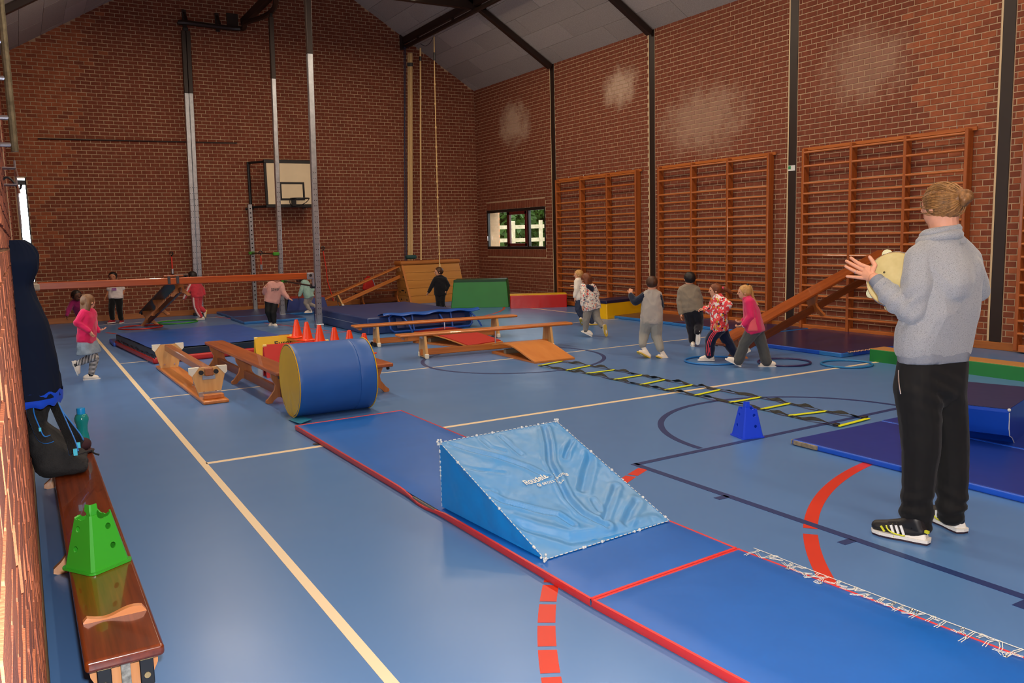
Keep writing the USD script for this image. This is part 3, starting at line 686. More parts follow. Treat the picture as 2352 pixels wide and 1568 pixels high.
# ---- the two long tumbling mats with red sides
def tumbling_mat(corners, z, label, torn=False):
    """corners: far-left, far-right, near-right, near-left on the floor"""
    c = [np.array([*p[:2]], float) for p in corners]; ctr = sum(c) / 4
    t = thing('tumbling_mat', label, 'mat', (*ctr, 0))
    nu, nv = 14, 46; V = []
    for j in range(nv + 1):
        for i in range(nu + 1):
            a, b = i / nu, j / nv
            p = (c[0] * (1 - a) + c[1] * a) * (1 - b) + (c[3] * (1 - a) + c[2] * a) * b
            e = min(1, min(a, 1 - a) * nu / 1.2, min(b, 1 - b) * nv / 1.2)
            hgt = z - .010 * (1 - e) ** 2 + .004 * e * (meshkit.fbm(np.array([[p[0] * 5, p[1] * 5, 3.1]]), 3)[0] - .5)
            V.append([*p, hgt])
    q = [[j * (nu + 1) + i, j * (nu + 1) + i + 1, (j + 1) * (nu + 1) + i + 1, (j + 1) * (nu + 1) + i] for j in range(nv) for i in range(nu)]
    m = G().add(V, [k[::-1] for k in q]).tm()
    if m.face_normals[:, 2].mean() < 0: m.invert()
    obj('mat_top', m, BLUE_MAT, t, world=True, smooth=True)
    for k in range(4):
        a, b = c[k], c[(k + 1) % 4]; n = np.array([b[1] - a[1], a[0] - b[0]]); n /= np.linalg.norm(n)
        if n @ ((a + b) / 2 - ctr) < 0: n = -n
        g = G(); N = 40; L = np.linspace(0, 1, N)
        def dip(s): return .026 * np.exp(-((s - .60) / .045) ** 2) if (torn and k == 3) else 0.0
        prof = [(0, .002), (.006, z * .5), (.002, z - .008), (-.006, z - .004), (-.012, z - .009)]
        V = []
        for s in L:
            p = a + (b - a) * s; dd = dip(1 - s)
            for (o, h) in prof: V.append([*(p + n * (o + dd * .6 * (h > .02))), max(h - dd * (h > .02), .002)])
        K = len(prof); F = [[i * K + j, (i + 1) * K + j, (i + 1) * K + j + 1, i * K + j + 1] for i in range(N - 1) for j in range(K - 1)]
        mm = G().add(V, F).tm()
        if (mm.face_normals[:, :2].mean(0) @ n) < 0: mm.invert()
        obj('side_band', mm, REDV, t, world=True, smooth=40)
    return t
zM = 0.047
fl0, fl1 = fl_(678, 975, zM), fl_(922, 940, zM); nl, nr = fl_(1357, 1371, zM), fl_(1692, 1254, zM)
m1 = tumbling_mat([fl0, fl1, nr, nl], zM, 'long blue tumbling mat with torn red side, under the light blue wedge', torn=True)
obj('foam_gap', G().bar((*(fl0[:2] * .43 + nl[:2] * .57), .022), (*(fl0[:2] * .36 + nl[:2] * .64), .022), .02, .02), mat('grey_foam', (120, 116, 108), rough=.9), m1, world=True)
d1, d2 = (nl - fl0)[:2], (nr - fl1)[:2]; d1 /= np.linalg.norm(d1); d2 /= np.linalg.norm(d2)
e1 = fl_(1700, 1555, zM)[:2]; e2 = fl_(2352, 1503, zM)[:2]
k1 = nl[:2] + (e1 - nl[:2]) / np.linalg.norm(e1 - nl[:2]) * .012; k2 = nr[:2] + (e2 - nr[:2]) / np.linalg.norm(e2 - nr[:2]) * .012
f1 = nl[:2] + (e1 - nl[:2]) / np.linalg.norm(e1 - nl[:2]) * 2.4; f2 = nr[:2] + (e2 - nr[:2]) / np.linalg.norm(e2 - nr[:2]) * 2.4
m2 = tumbling_mat([k1, k2, f2, f1], zM, 'blue tumbling mat with white gymnast drawings, nearest the camera')
WHITEP = mat('white_print', (222, 222, 214), rough=.6)
def mat_pt(px, py): p = fl_(px, py, zM + .0025); return p
edge = [mat_pt(1731, 1258), mat_pt(1748, 1264), mat_pt(1900, 1323), mat_pt(2005, 1363), mat_pt(2175, 1427), mat_pt(2352, 1492)]
g = G()
for a, b in zip(edge[:-1], edge[1:]): g.bar(a, b, .004, .0015)
obj('printed_line', g, WHITEP, m2, world=True)
gy = np.random.default_rng(3)
FIG = [[(1711, 1275), (1723, 1269), (1735, 1267), (1745, 1263)], [(1738, 1270), (1747, 1280), (1758, 1280), (1772, 1275), (1787, 1277), (1768, 1281), (1798, 1287)],
       [(1798, 1291), (1806, 1298), (1820, 1298), (1817, 1293), (1808, 1306), (1830, 1300), (1845, 1305), (1852, 1303)], [(1819, 1305), (1830, 1311), (1845, 1316), (1866, 1317), (1845, 1317), (1855, 1325), (1872, 1322), (1880, 1316)],
       [(1846, 1325), (1872, 1323), (1890, 1326), (1884, 1340), (1871, 1336), (1890, 1327), (1903, 1324)], [(1893, 1334), (1918, 1340), (1930, 1333), (1922, 1342), (1946, 1348)], [(1930, 1348), (1945, 1353), (1960, 1353), (1969, 1348), (1962, 1355), (1986, 1356)],
       [(1952, 1363), (1966, 1366), (1982, 1365), (1996, 1364), (1984, 1370), (2004, 1374)], [(2010, 1378), (2014, 1382), (2022, 1376), (2032, 1372), (2020, 1382), (2034, 1388), (2050, 1386)], [(2030, 1388), (2045, 1390), (2058, 1382), (2045, 1390), (2054, 1398)],
       [(2051, 1402), (2066, 1396), (2078, 1390), (2066, 1395), (2088, 1404), (2098, 1398)], [(2070, 1406), (2090, 1407), (2096, 1398), (2090, 1407), (2104, 1409)], [(2090, 1418), (2104, 1411), (2108, 1401), (2104, 1411), (2124, 1408)],
       [(2128, 1426), (2140, 1419), (2145, 1414), (2146, 1421), (2158, 1425)], [(2148, 1440), (2160, 1434), (2172, 1426)], [(2186, 1445), (2200, 1452), (2210, 1448), (2212, 1441), (2208, 1450), (2216, 1456)], [(2204, 1473), (2220, 1463), (2239, 1450)],
       [(2245, 1463), (2256, 1460), (2252, 1455), (2264, 1460), (2274, 1466)], [(2260, 1484), (2270, 1472), (2285, 1469), (2298, 1472), (2300, 1486), (2296, 1496), (2302, 1504)], [(2280, 1489), (2300, 1496), (2318, 1500), (2308, 1508), (2330, 1496), (2350, 1490)], [(2318, 1498), (2336, 1504), (2350, 1508)]]
for f in FIG:
    g = G(); P = [mat_pt(*p) for p in f]
    for a, b in zip(P[:-1], P[1:]):
        d = (b - a)[:2]; n = np.array([-d[1], d[0], 0]) / (np.linalg.norm(d) + 1e-9)
        for s in (-1, 1): g.bar(a + n * .0055 * s, b + n * .004 * s, .0028, .0014)
    k = len(P) // 2; g.bar(P[k], P[k] * .8 + P[k - 1] * .2, .014, .0014)
    obj('printed_gymnast', g, WHITEP, m2, world=True)

# ---- light blue wedge
WEDGE = mat('wedge_light_blue_vinyl', (58, 140, 206), rough=.36, rgb2=(96, 146, 190), vscale=3.2, detail=5, bump=.12, bscale=9, bdist=.01)
WEDGES = vinyl('wedge_side_vinyl', (18, 138, 218))
zb = zM + .004
A = fl_(1015, 1163, zb); B = fl_(1252, 1286, zb); C = fl_(1537, 1196, zb); D = np.array([C[0] - B[0] + A[0], C[1] - B[1] + A[1], zb])
TL = vert(A, 1016); ht = TL[2]; TR = on(1278, 968, 2, ht); D[:2] = TR[:2]
t = thing('foam_wedge', 'light blue foam wedge with creased cover and white lettering, on the tumbling mat', 'wedge', tuple((A + B + C + D) / 4 * [1, 1, 0] + [0, 0, zb]))
pn = np.cross(C - B, TL - B); pn /= np.linalg.norm(pn); pn *= np.sign(pn[2])
def slope_pt(px, py):
    d = ray(px, py); s = ((B - EYE) @ pn) / (d @ pn); return EYE + s * d
E1, E2 = (C - B), (TL - B)
Muv = np.linalg.pinv(np.stack([E1, E2], 1))
def uv_of(px, py): return Muv @ (slope_pt(px, py) - B)
crop = lambda pts: [(980 + x / 3.92, 940 + y / 3.92) for x, y in pts]
FOLDS = [(crop([(1050, 150), (1090, 300), (1105, 450), (1200, 640), (1270, 780), (1400, 920), (1620, 1050)]), .017, .026), (crop([(220, 315), (640, 420), (900, 500), (1100, 595)]), .012, .020), (crop([(560, 760), (700, 830), (900, 880), (1180, 940), (1320, 1030)]), .012, .02),
         (crop([(1480, 390), (1440, 520), (1400, 700)]), .012, .035), (crop([(1300, 270), (1255, 360), (1240, 420)]), .010, .02), (crop([(1890, 820), (1840, 900), (1790, 1020)]), .012, .03), (crop([(660, 235), (760, 320), (850, 385)]), .008, .016), (crop([(490, 260), (580, 330), (700, 365)]), .005, .016),
         (crop([(790, 1020), (1000, 1090), (1300, 1170), (1650, 1130), (2060, 1030)]), .016, .05), (crop([(1500, 800), (1560, 900)]), .008, .02), (crop([(1700, 680), (1620, 900), (1600, 980)]), .010, .024), (crop([(320, 515), (470, 540), (700, 560)]), .005, .016), (crop([(480, 700), (620, 740)]), .005, .014)]
W_, L_ = np.linalg.norm(E1), np.linalg.norm(E2)
FUV = [(np.array([uv_of(*p) for p in f]) * [W_, L_], dep, sg) for f, dep, sg in FOLDS]
def fold_depth(P):
    """P (n,2) metres on the slope"""
    o = np.zeros(len(P))
    for f, dep, sg in FUV:
        best = np.full(len(P), 9.0)
        for a, b in zip(f[:-1], f[1:]):
            ab = b - a; s = np.clip(((P - a) @ ab) / (ab @ ab), 0, 1); best = np.minimum(best, np.linalg.norm(P - a - s[:, None] * ab, axis=1))
        o -= dep * np.exp(-(best / (sg * .6)) ** 2); o += dep * .55 * np.exp(-((best - sg * 1.25) / (sg * .6)) ** 2)
    return o
nu, nv = 90, 100
uu, vv = np.meshgrid(np.linspace(0, 1, nu + 1), np.linspace(0, 1, nv + 1))
P2 = np.stack([uu.ravel() * W_, vv.ravel() * L_], 1)
em = np.minimum(1, np.minimum.reduce([uu, 1 - uu, vv, 1 - vv]).ravel() / .05)
base = B + np.stack([uu.ravel()], 1) * E1 + vv.ravel()[:, None] * (E2) + (uu * vv).ravel()[:, None] * (TR - TL - E1)
nz = meshkit.fbm(np.c_[P2 * 7, np.zeros(len(P2))], 4) - .5
disp = (fold_depth(P2) + .014 * nz) * em - .012 * np.sin(pi * uu.ravel()) * np.sin(pi * vv.ravel())
q = np.array([[j * (nu + 1) + i, j * (nu + 1) + i + 1, (j + 1) * (nu + 1) + i + 1, (j + 1) * (nu + 1) + i] for j in range(nv) for i in range(nu)])
obj('wedge_slope', G().add(base + disp[:, None] * pn, q), WEDGE, t, world=True, smooth=True)
def wrinkled(a, b, c, d, n, m, amp, seed):
    """quad a-b-c-d as a puckered grid"""
    s, r = np.meshgrid(np.linspace(0, 1, n + 1), np.linspace(0, 1, m + 1)); s, r = s.ravel()[:, None], r.ravel()[:, None]
    P = (a * (1 - s) + b * s) * (1 - r) + (d * (1 - s) + c * s) * r
    nn = np.cross(b - a, d - a); nn /= np.linalg.norm(nn)
    e = np.minimum(1, np.minimum.reduce([s, 1 - s, r, 1 - r]) / .12)
    P = P + nn * (meshkit.fbm(P * [9, 9, 5] + seed, 4)[:, None] - .45) * amp * e
    f = np.array([[j * (n + 1) + i, j * (n + 1) + i + 1, (j + 1) * (n + 1) + i + 1, (j + 1) * (n + 1) + i] for j in range(m) for i in range(n)])
    return P, f
g = G().add(*wrinkled(B, A, TL, B + .001, 40, 30, .03, 1.0)); obj('wedge_side', g, WEDGES, t, world=True, smooth=True)
g = G().add(*wrinkled(D, C, C + .001, TR, 40, 30, .02, 2.0)); obj('wedge_side', g, WEDGES, t, world=True, smooth=True)
obj('wedge_back', G().add(*wrinkled(A, D, TR, TL, 20, 12, .02, 3.0)), WEDGES, t, world=True, smooth=True)
obj('wedge_base', G().add(np.array([A, B, C, D]) + [0, 0, .001], [[0, 1, 2, 3]]), WEDGES, t, world=True)
g = G()
for a, b in ((B, TL), (B, C), (C, TR), (TL, TR), (A, TL)):
    n = int(np.linalg.norm(b - a) / .03)
    for i in range(n):
        s0, s1 = i / n, (i + .6) / n; g.bar(a + (b - a) * s0 + pn * .003, a + (b - a) * s1 + pn * .003, .004, .003, up=pn)
    for i in range(6):
        c = a + (b - a) * gy.random(); g.ball(c + pn * .003, .006 + .004 * gy.random(), 1)
for c in (TL, TR, B): 
    for i in range(7): g.ball(c + gy.normal(0, .008, 3) + pn * .006, .007, 1)
obj('seam_stitching', g, SEAM, t, world=True, kind='stuff')
def drape(txt, h, pa, pb, up_px, width=True):
    a, b, u = slope_pt(*pa), slope_pt(*pb), slope_pt(*up_px)
    m = text_at(txt, h, a, b - a, u - a, depth=.001, width=np.linalg.norm(b - a))
    m = m.subdivide_to_size(.012)
    v = np.array(m.vertices); q = ((v - B) @ Muv.T) * [W_, L_]
    nz = meshkit.fbm(np.c_[q * 7, np.zeros(len(q))], 4) - .5; uvn = q / [W_, L_]
    v += (fold_depth(q) + .014 * nz - .012 * np.sin(pi * uvn[:, 0]) * np.sin(pi * uvn[:, 1]) + .007)[:, None] * pn
    return trimesh.Trimesh(v, m.faces, process=False)
obj('lettering', drape('Roudelet', .042, (1209, 1112), (1264, 1096.5), (1203, 1102)), WHITEP, t, world=True)
obj('lettering', drape('sports', .027, (1271.5, 1095.5), (1306.5, 1091), (1269, 1088)), WHITEP, t, world=True)
obj('lettering', drape('087/31 28 34', .0195, (1248, 1112.5), (1296, 1104), (1245, 1107)), WHITEP, t, world=True)
obj('phone_mark', G().mesh(drape('O', .028, (1237, 1116), (1245, 1114.5), (1233, 1108))).mesh(drape('(', .016, (1239, 1114), (1241.5, 1113.6), (1237, 1109))), WHITEP, t, world=True)

# ---- barrel roll behind the mat
xL, xR_, yc, R_ = 2.06, 2.80, 7.66, 0.338
t = thing('foam_roll', 'blue foam roll with yellow ends, lying across the end of the tumbling mat', 'foam roll', ((xL + xR_) / 2, yc, 0))
an = np.linspace(0, 2 * pi, 73)[:-1]
def ring_yz(r, flat=True):
    y, z = yc + r * np.cos(an), R_ + r * np.sin(an)
    return y, np.maximum(z, .004)
xs = np.r_[xL, xL + .012, np.linspace(xL + .05, xR_ - .19, 8), xR_ - .165, xR_ - .16, xR_ - .155, xR_ - .10, xR_ - .012, xR_]
rr = np.r_[R_ - .010, R_, np.full(8, R_), R_, R_ - .007, R_, R_ + .002, R_, R_ - .012]
V = []
for x, r in zip(xs, rr):
    y, z = ring_yz(r); wob = .006 * (meshkit.fbm(np.stack([np.full(72, x * 6), np.cos(an) * 3, np.sin(an) * 3], 1), 3) - .5)
    V.append(np.stack([np.full(72, x), y + wob * np.cos(an), np.maximum(z + wob * np.sin(an), .004)], 1))
V = np.array(V).reshape(-1, 3); n = 72
F = [[i * n + j, (i + 1) * n + j, (i + 1) * n + (j + 1) % n, i * n + (j + 1) % n] for i in range(len(xs) - 1) for j in range(n)]
obj('roll_cover', G().add(V, [f[::-1] for f in F]), vinyl('roll_blue_vinyl', (38, 92, 168), rough=.42), t, world=True, smooth=50)
for x, s in ((xL, -1), (xR_, 1)):
    V = [[x + s * .012, yc, R_]]
    for k, fr in enumerate((.3, .6, .85, 1.0)):
        y, z = ring_yz((R_ - .010) * fr); px_ = s * (.012 * (1 - fr ** 2)) + s * .004 * (np.sin(an * 9) * (fr > .5) * np.clip((-.55 - np.sin(an)) * 3, 0, 1))
        V += np.stack([np.full(72, x) + px_, y, z], 1).tolist()
    F = [[0, 1 + j, 1 + (j + 1) % n] for j in range(n)] + [f for k in range(3) for j in range(n) for f in ([1 + k * n + j, 1 + (k + 1) * n + j, 1 + (k + 1) * n + (j + 1) % n], [1 + k * n + j, 1 + (k + 1) * n + (j + 1) % n, 1 + k * n + (j + 1) % n])]
    m = G().add(V, F).tm()
    if m.face_normals[:, 0].mean() * s < 0: m.invert()
    obj('end_panel', m, vinyl('roll_yellow_vinyl', (222, 172, 0), rough=.42), t, world=True, smooth=True, label='yellow end panel')
    obj('piping', G().tube(np.stack([np.full(72, x - s * .004), yc + (R_ + .001) * np.cos(an), np.maximum(R_ + (R_ + .001) * np.sin(an), .006)], 1), .005, 6, closed=True), YELLOWV, t, world=True)
obj('base_strap', G().add(*wrinkled(fl_(661, 963, .006), fl_(690, 973, .02), fl_(718, 962, .02), fl_(690, 955, .006), 6, 4, .004, 4)), mat('teal_strap', (40, 138, 168), rough=.6), t, world=True)

# ---- crash mats
c1a = fl_(345, 842); c1b = fl_(281, 797)
h1 = vert(c1a, 808, 346)[2]
p = [fl_(346, 808, h1), fl_(637, 772, h1), fl_(556, 744, h1), fl_(279, 764, h1)]
cc, aa, ll, ww = quad_rect(p); R = rz(aa)
t = thing('crash_mat', 'blue crash mat with a red base, its dark side cover torn, on the left', 'mat', (*cc, 0), aa)
n1, n2 = 50, 40
s, r = np.meshgrid(np.linspace(-.5, .5, n1 + 1), np.linspace(-.5, .5, n2 + 1)); s, r = s.ravel() * ll, r.ravel() * ww
hh = h1 + .022 * (meshkit.fbm(np.stack([s * 2.2, r * 2.2, 0 * s], 1), 4, 5) - .5)
obj('mat_top', G().add(np.stack([s, r, hh], 1), [[j * (n1 + 1) + i, j * (n1 + 1) + i + 1, (j + 1) * (n1 + 1) + i + 1, (j + 1) * (n1 + 1) + i] for j in range(n2) for i in range(n1)]), vinyl('crash_mat_blue', (20, 84, 166), rough=.3, bump=.25), t, smooth=True)
obj('side_cover', G().mesh(slab(-ll / 2 - .004, ll / 2 + .004, -ww / 2 - .004, ww / 2 + .004, h1 * .42, h1 - .012, .012)), vinyl('dark_teal_vinyl', (22, 38, 54)), t)
obj('red_base', G().mesh(slab(-ll / 2 - .03, ll / 2 + .03, -ww / 2 - .03, ww / 2 + .03, 0.0, h1 * .46, .03)), DULLRED, t)
g = G()
for i in range(26):
    y = -ww / 2 + ww * (i + .5) / 26; g.ball((-ll / 2 - .006, y, h1 * (.44 + .07 * math.sin(i * 1.9) + .04 * math.sin(i * .7))), (.016, ww / 30, h1 * .14), 1)
obj('torn_edge', g, vinyl('dark_teal_vinyl', (22, 38, 54)), t, kind='stuff')
h2 = .29
x0, x1, y0, y1 = 4.99, 6.98, 13.44, 16.45
t = thing('crash_mat', 'thick navy blue crash mat with the mini trampoline leaning on it', 'mat', ((x0 + x1) / 2, (y0 + y1) / 2, 0))
obj('mat_body', slab(x0, x1, y0, y1, 0.0, h2, .03), NAVYV, t, world=True)
g = G().bar((x0 - .004, y0, h2 * .55), (x0 - .004, y1, h2 * .55), .003, .006); g.bar((x0, y0 - .004, h2 * .55), (x1, y0 - .004, h2 * .55), .003, .006)
obj('side_seam', g, mat('grey_seam', (150, 160, 180), rough=.7), t, world=True)
# thick mat right of the man
fz = .045
f0 = fl_(2303, 1027, fz); h3 = vert(f0, 942, 2319)[2]
cA = on(2319, 941, 2, h3); cBk = fl_(2211, 876, h3)
dl = (fl_(2208, 929, h3) - cA)[:2]; dl /= np.linalg.norm(dl); dn = np.array([dl[1], -dl[0]]); dn *= np.sign(dn[0])
dep = abs((cBk - cA)[:2] @ dn)
a3 = math.atan2(dl[1], dl[0])
t = thing('crash_mat', 'thick royal blue crash mat with a rounded lower edge, right of the man', 'mat', (*(cA[:2] + dl * .31 + dn * dep / 2), fz), a3)
L3 = .62; sgn = 1 if np.cross([*dl, 0], [*dn, 0])[2] > 0 else -1
prof = [(0, h3 - fz), (-.01, h3 - fz - .02), (0, (h3 - fz) * .5), (.03, (h3 - fz) * .28), (.10, .05), (.17, 0.0), (dep, 0.0), (dep, h3 - fz)]
g = G().prism(Polygon([(q[0] - dep / 2, q[1]) for q in prof]), L3, frame((-L3 / 2, 0, 0), (0, sgn, 0), (0, 0, 1), (1, 0, 0)))
m = g.tm()
if m.volume < 0: m.invert()
obj('mat_body', m, vinyl('royal_blue_vinyl', (10, 66, 176), rough=.3), t, smooth=25)
obj('mat_top', G().box((0, 0, h3 - fz + .002), (L3 - .01, dep - .01, .004)), vinyl('navy_top_vinyl', (26, 42, 88)), t)
obj('corner_stitch', G().tube([(-L3 / 2 - .003, -sgn * dep / 2 + .004 + sgn * (q[0]), q[1]) for q in prof[1:6]], .003, 5).ball((-L3 / 2, -sgn * dep / 2 + .01, h3 - fz), .012, 1), SEAM, t)

# ---- thin mats
def thin_mat(x0, x1, y0, y1, z0, z1, top, edge, label, name='floor_mat'):
    t = thing(name, label, 'mat', ((x0 + x1) / 2, (y0 + y1) / 2, z0))
    obj('mat_body', slab(x0, x1, y0, y1, z0, z1, .012), edge, t, world=True)
    obj('mat_top', slab(x0 + .012, x1 - .012, y0 + .012, y1 - .012, z1 - .006, z1 + .003, .003), top, t, world=True)
    return t
t = thin_mat(4.91, 5.95, 1.9, 4.29, 0, .042, vinyl('mat_dark_blue', (12, 48, 136)), BLUE_EDGE, 'thin blue mat with a worn grey corner, left of the man\'s legs')
obj('worn_corner', G().box((4.907, 4.16, .022), (.012, .22, .034), ch=.004).box((4.95, 4.293, .022), (.08, .012, .034), ch=.004), mat('worn_grey_foam', (156, 142, 118), rough=.95, var=.5, vscale=30), t, world=True)
thin_mat(5.965, 7.0, 1.9, 4.30, 0, .042, vinyl('mat_dark_blue', (12, 48, 136)), BLUE_EDGE, 'thin blue mat farther behind the man, half under the thick mat')
t = thin_mat(8.75, 10.70, 6.88, 8.90, 0, .055, INDIGO, BLUE_EDGE, 'dark indigo floor mat under the wall bars nearest the man')
obj('corner_patch', G().box((8.748, 7.05, .028), (.012, .34, .05), ch=.004).box((8.86, 6.878, .028), (.2, .012, .05), ch=.004), SKY_EDGE, t, world=True)
P = [on(1948 + 4.2 * i, 808.5 - .55 * i + (1.6 if i % 2 else -1.4), 2, .0595) for i in range(13)]
g = G()
for a, b in zip(P[:-1], P[1:]): g.bar(a, b, .02, .001)
obj('faded_print', g, mat('tan_print', (206, 166, 138), rough=.7), t, world=True)
thin_mat(9.66, 10.70, 9.0, 11.1, 0, .05, INDIGO, SKY_EDGE, 'dark indigo floor mat beside the boy with the maroon waistband')
thin_mat(9.69, 10.70, 11.12, 13.0, 0, .05, vinyl('brown_mat_top', (92, 62, 60), rough=.3), SKY_EDGE, 'brownish floor mat between the yellow block and the middle wall bars')
thin_mat(3.82, 5.75, 18.32, 20.08, 0, .05, NAVYV, SKY_EDGE, 'thin blue mat against the back wall under the wall post')
thin_mat(3.75, 5.00, 17.00, 18.25, 0, .05, NAVYV, SKY_EDGE, 'thin blue mat in front of the back wall mats, behind the pink sweater girl')
thin_mat(1.20, 1.62, 14.9, 15.6, 0, .055, NAVYV, BLUE_EDGE, 'end of a small blue mat showing behind the torn crash mat')
# ---- foam blocks along the far walls
def frustum(b4, t4, m, name, t, r=0.02):
    s = m3.Manifold.sphere(r, 12); pts = []
    c = (np.mean(b4, 0) + np.mean(t4, 0)) / 2
    out = [s.translate(tuple(float(v) for v in (p + (c - p) / np.linalg.norm(c - p) * r * 1.2))) for p in [*map(np.asarray, b4), *map(np.asarray, t4)]]
    return obj(name, m3.Manifold.batch_hull(out), m, t, world=True, smooth=30)
def block_px(bl, br, tl, tr, depth, inset, dirb=None):
    """front face from four pixels (floor corners and top corners), depth away from the camera"""
    a, b = fl_(*bl), fl_(*br); ta, tb = vert(a, tl[1], tl[0]), vert(b, tr[1], tr[0]); hz = (ta[2] + tb[2]) / 2
    u = (b - a) / np.linalg.norm(b - a); n = np.array([-u[1], u[0], 0]); n *= np.sign(n @ a)
    return a, b, hz, u, n
a, b, hz, u, n = block_px((1036, 707.5), (1169.5, 705), (1031, 646), (1161, 641), .7, .05)
t = thing('vaulting_block', 'green trapezoid foam block with white O\'JUMP lettering, beside the wooden vaulting box', 'foam block', tuple((a + b) / 2 + n * .35))
dpt = .75
F4 = [a, b, b + n * dpt, a + n * dpt]; T4 = [a + n * .13 + u * .06 + [0, 0, hz], b + n * .13 - u * .06 + [0, 0, hz], b + n * (dpt - .13) - u * .06 + [0, 0, hz], a + n * (dpt - .13) + u * .06 + [0, 0, hz]]
frustum(F4, T4, GREENV, 'block_body', t)
obj('top_cover', G().bar(T4[0] * .5 + T4[3] * .5 + [0, 0, -.03], T4[1] * .5 + T4[2] * .5 + [0, 0, -.03], dpt - .22, .085, ch=.01), vinyl('dark_green_vinyl', (14, 66, 30)), t, world=True)
sn = (T4[0] - F4[0]) - u * ((T4[0] - F4[0]) @ u); sn /= np.linalg.norm(sn)
fn = np.cross(u, sn); fn *= np.sign(fn @ (EYE - a))
def on_plane(px, py, o, nn): d = ray(px, py); return EYE + ((o - EYE) @ nn) / (d @ nn) * d
o = on_plane(1059, 674.5, a, fn) + fn * .004
obj('lettering', text_at("O'JUMP", .062, o, u, sn, bold=True, width=np.linalg.norm(on_plane(1086, 671, a, fn) - on_plane(1059, 674.5, a, fn))), WHITEP, t, world=True)
g = G()
KANG = [(0, .6), (.1, .45), (.22, .42), (.35, .6), (.5, .85), (.7, .95), (.85, .8), (.95, .85), (1, .75), (.9, .7), (.8, .6), (.7, .35), (.85, .1), (.95, .12)]
def kangaroo(o, xd, yd, w, h, r=.004):
    return G().tube([np.asarray(o) + np.asarray(xd) * x * w + np.asarray(yd) * y * h for x, y in KANG], r, 5)
obj('animal_outline', kangaroo(on_plane(1047, 676, a, fn) + fn * .003, u, sn, .13, .10, .003), mat('faint_print', (110, 160, 118), rough=.7), t, world=True)
a, b, hz, u, n = block_px((1172, 708.5), (1302.5, 705), (1170, 678), (1301, 672.5), .4, 0)
t = thing('foam_beam', 'low red foam beam with a yellow top, right of the green block', 'foam beam', tuple((a + b) / 2 + n * .2))
dpt = .36
frustum([a, b, b + n * dpt, a + n * dpt], [q + [0, 0, hz - .03] for q in (a, b, b + n * dpt, a + n * dpt)], vinyl('glossy_red_vinyl', (196, 30, 26), rough=.18, bump=.5, bscale=4), 'beam_body', t, .015)
obj('top_pad', G().bar((a + b) / 2 + n * dpt / 2 - u * np.linalg.norm(b - a) / 2 + [0, 0, hz - .015], (a + b) / 2 + n * dpt / 2 + u * np.linalg.norm(b - a) / 2 + [0, 0, hz - .015], dpt, .035, ch=.008), YELLOWV, t, world=True)
a = fl_(1394, 733); bl = fl_(1372.5, 729.5); hz = vert(a, 691, 1393)[2]
u = np.array([10.62, 12.95, 0]) - a; u /= np.linalg.norm(u); n = np.array([-u[1], u[0], 0]); n *= np.sign(n[1])
Lb = 1.08; dpt = .52
t = thing('vaulting_block', 'yellow trapezoid foam block with a navy top, behind the boy in the raglan shirt', 'foam block', tuple(a + u * Lb / 2 + n * dpt / 2))
F4 = [a, a + u * Lb, a + u * Lb + n * dpt, a + n * dpt]; T4 = [q + [0, 0, hz - .05] + i * n * .05 + j * u * .04 for q, i, j in zip(F4, (1, 1, -1, -1), (1, -1, -1, 1))]
frustum(F4, T4, YELLOWV, 'block_body', t)
obj('top_cover', G().bar(a + n * dpt / 2 + u * .03 + [0, 0, hz - .03], a + u * (Lb - .03) + n * dpt / 2 + [0, 0, hz - .03], dpt - .07, .065, ch=.01), vinyl('navy_cover_vinyl', (32, 32, 66)), t, world=True)
a = fl_(658, 719); hz = vert(a, 681, 664)[2]; b = fl_(722, 718)
t = thing('vaulting_block', 'dark blue foam block with a red top, behind the child in mint', 'foam block', tuple((a + b) / 2))
u = np.array([1.0, -.12, 0]); n = np.array([.12, 1, 0]); Lb, dpt = .95, .55
F4 = [a, a + u * Lb, a + u * Lb + n * dpt, a + n * dpt]; T4 = [q + [0, 0, hz - .05] + j * u * .07 + i * n * .06 for q, i, j in zip(F4, (1, 1, -1, -1), (1, -1, -1, 1))]
frustum(F4, T4, vinyl('block_blue_vinyl', (14, 42, 120)), 'block_body', t)
obj('side_panel', G().hexa([F4[0] - u * .06, F4[0] - u * .005, F4[3] - u * .005, F4[3] - u * .06], [T4[0] - u * .06, T4[0] - u * .012, T4[3] - u * .012, T4[3] - u * .06]), BLACKM, t, world=True)
obj('top_cover', G().bar(T4[0] * .5 + T4[3] * .5, T4[1] * .5 + T4[2] * .5, dpt - .1, .06, ch=.01), vinyl('rust_red_vinyl', (150, 48, 34)), t, world=True)
a = fl_(2217, 858); b = fl_(2352, 876); u = (b - a) / np.linalg.norm(b - a); n = np.array([-u[1], u[0], 0]); n *= np.sign(n[0]); hz = .152
a = a - u * 1.2; Lb = 3.2; b = a + u * Lb; dpt = .26
t = thing('foam_beam', 'low green foam beam with a tan top, behind the man at the right', 'foam beam', tuple((a + b) / 2 + n * dpt / 2))
frustum([a, b, b + n * dpt, a + n * dpt], [q + [0, 0, hz - .012] for q in (a, b, b + n * dpt, a + n * dpt)], GREENV, 'beam_body', t, .008)
obj('top_pad', G().bar(a + n * dpt / 2 + [0, 0, hz - .008], b + n * dpt / 2 + [0, 0, hz - .008], dpt + .004, .018, ch=.003), mat('tan_suede_top', (176, 124, 66), rough=.8), t, world=True)
zz = np.array([0, 0, 1.0]); fo = np.array([0, 0, 0]) - n * .004
q0 = on_plane(2197, 841, fl_(2217, 858), n) + fo; q1 = on_plane(2226.5, 844, fl_(2217, 858), n) + fo
obj('lettering', text_at("O'JUMP", .052, q1 - u * .30, u, zz, width=.30), WHITEP, t, world=True)
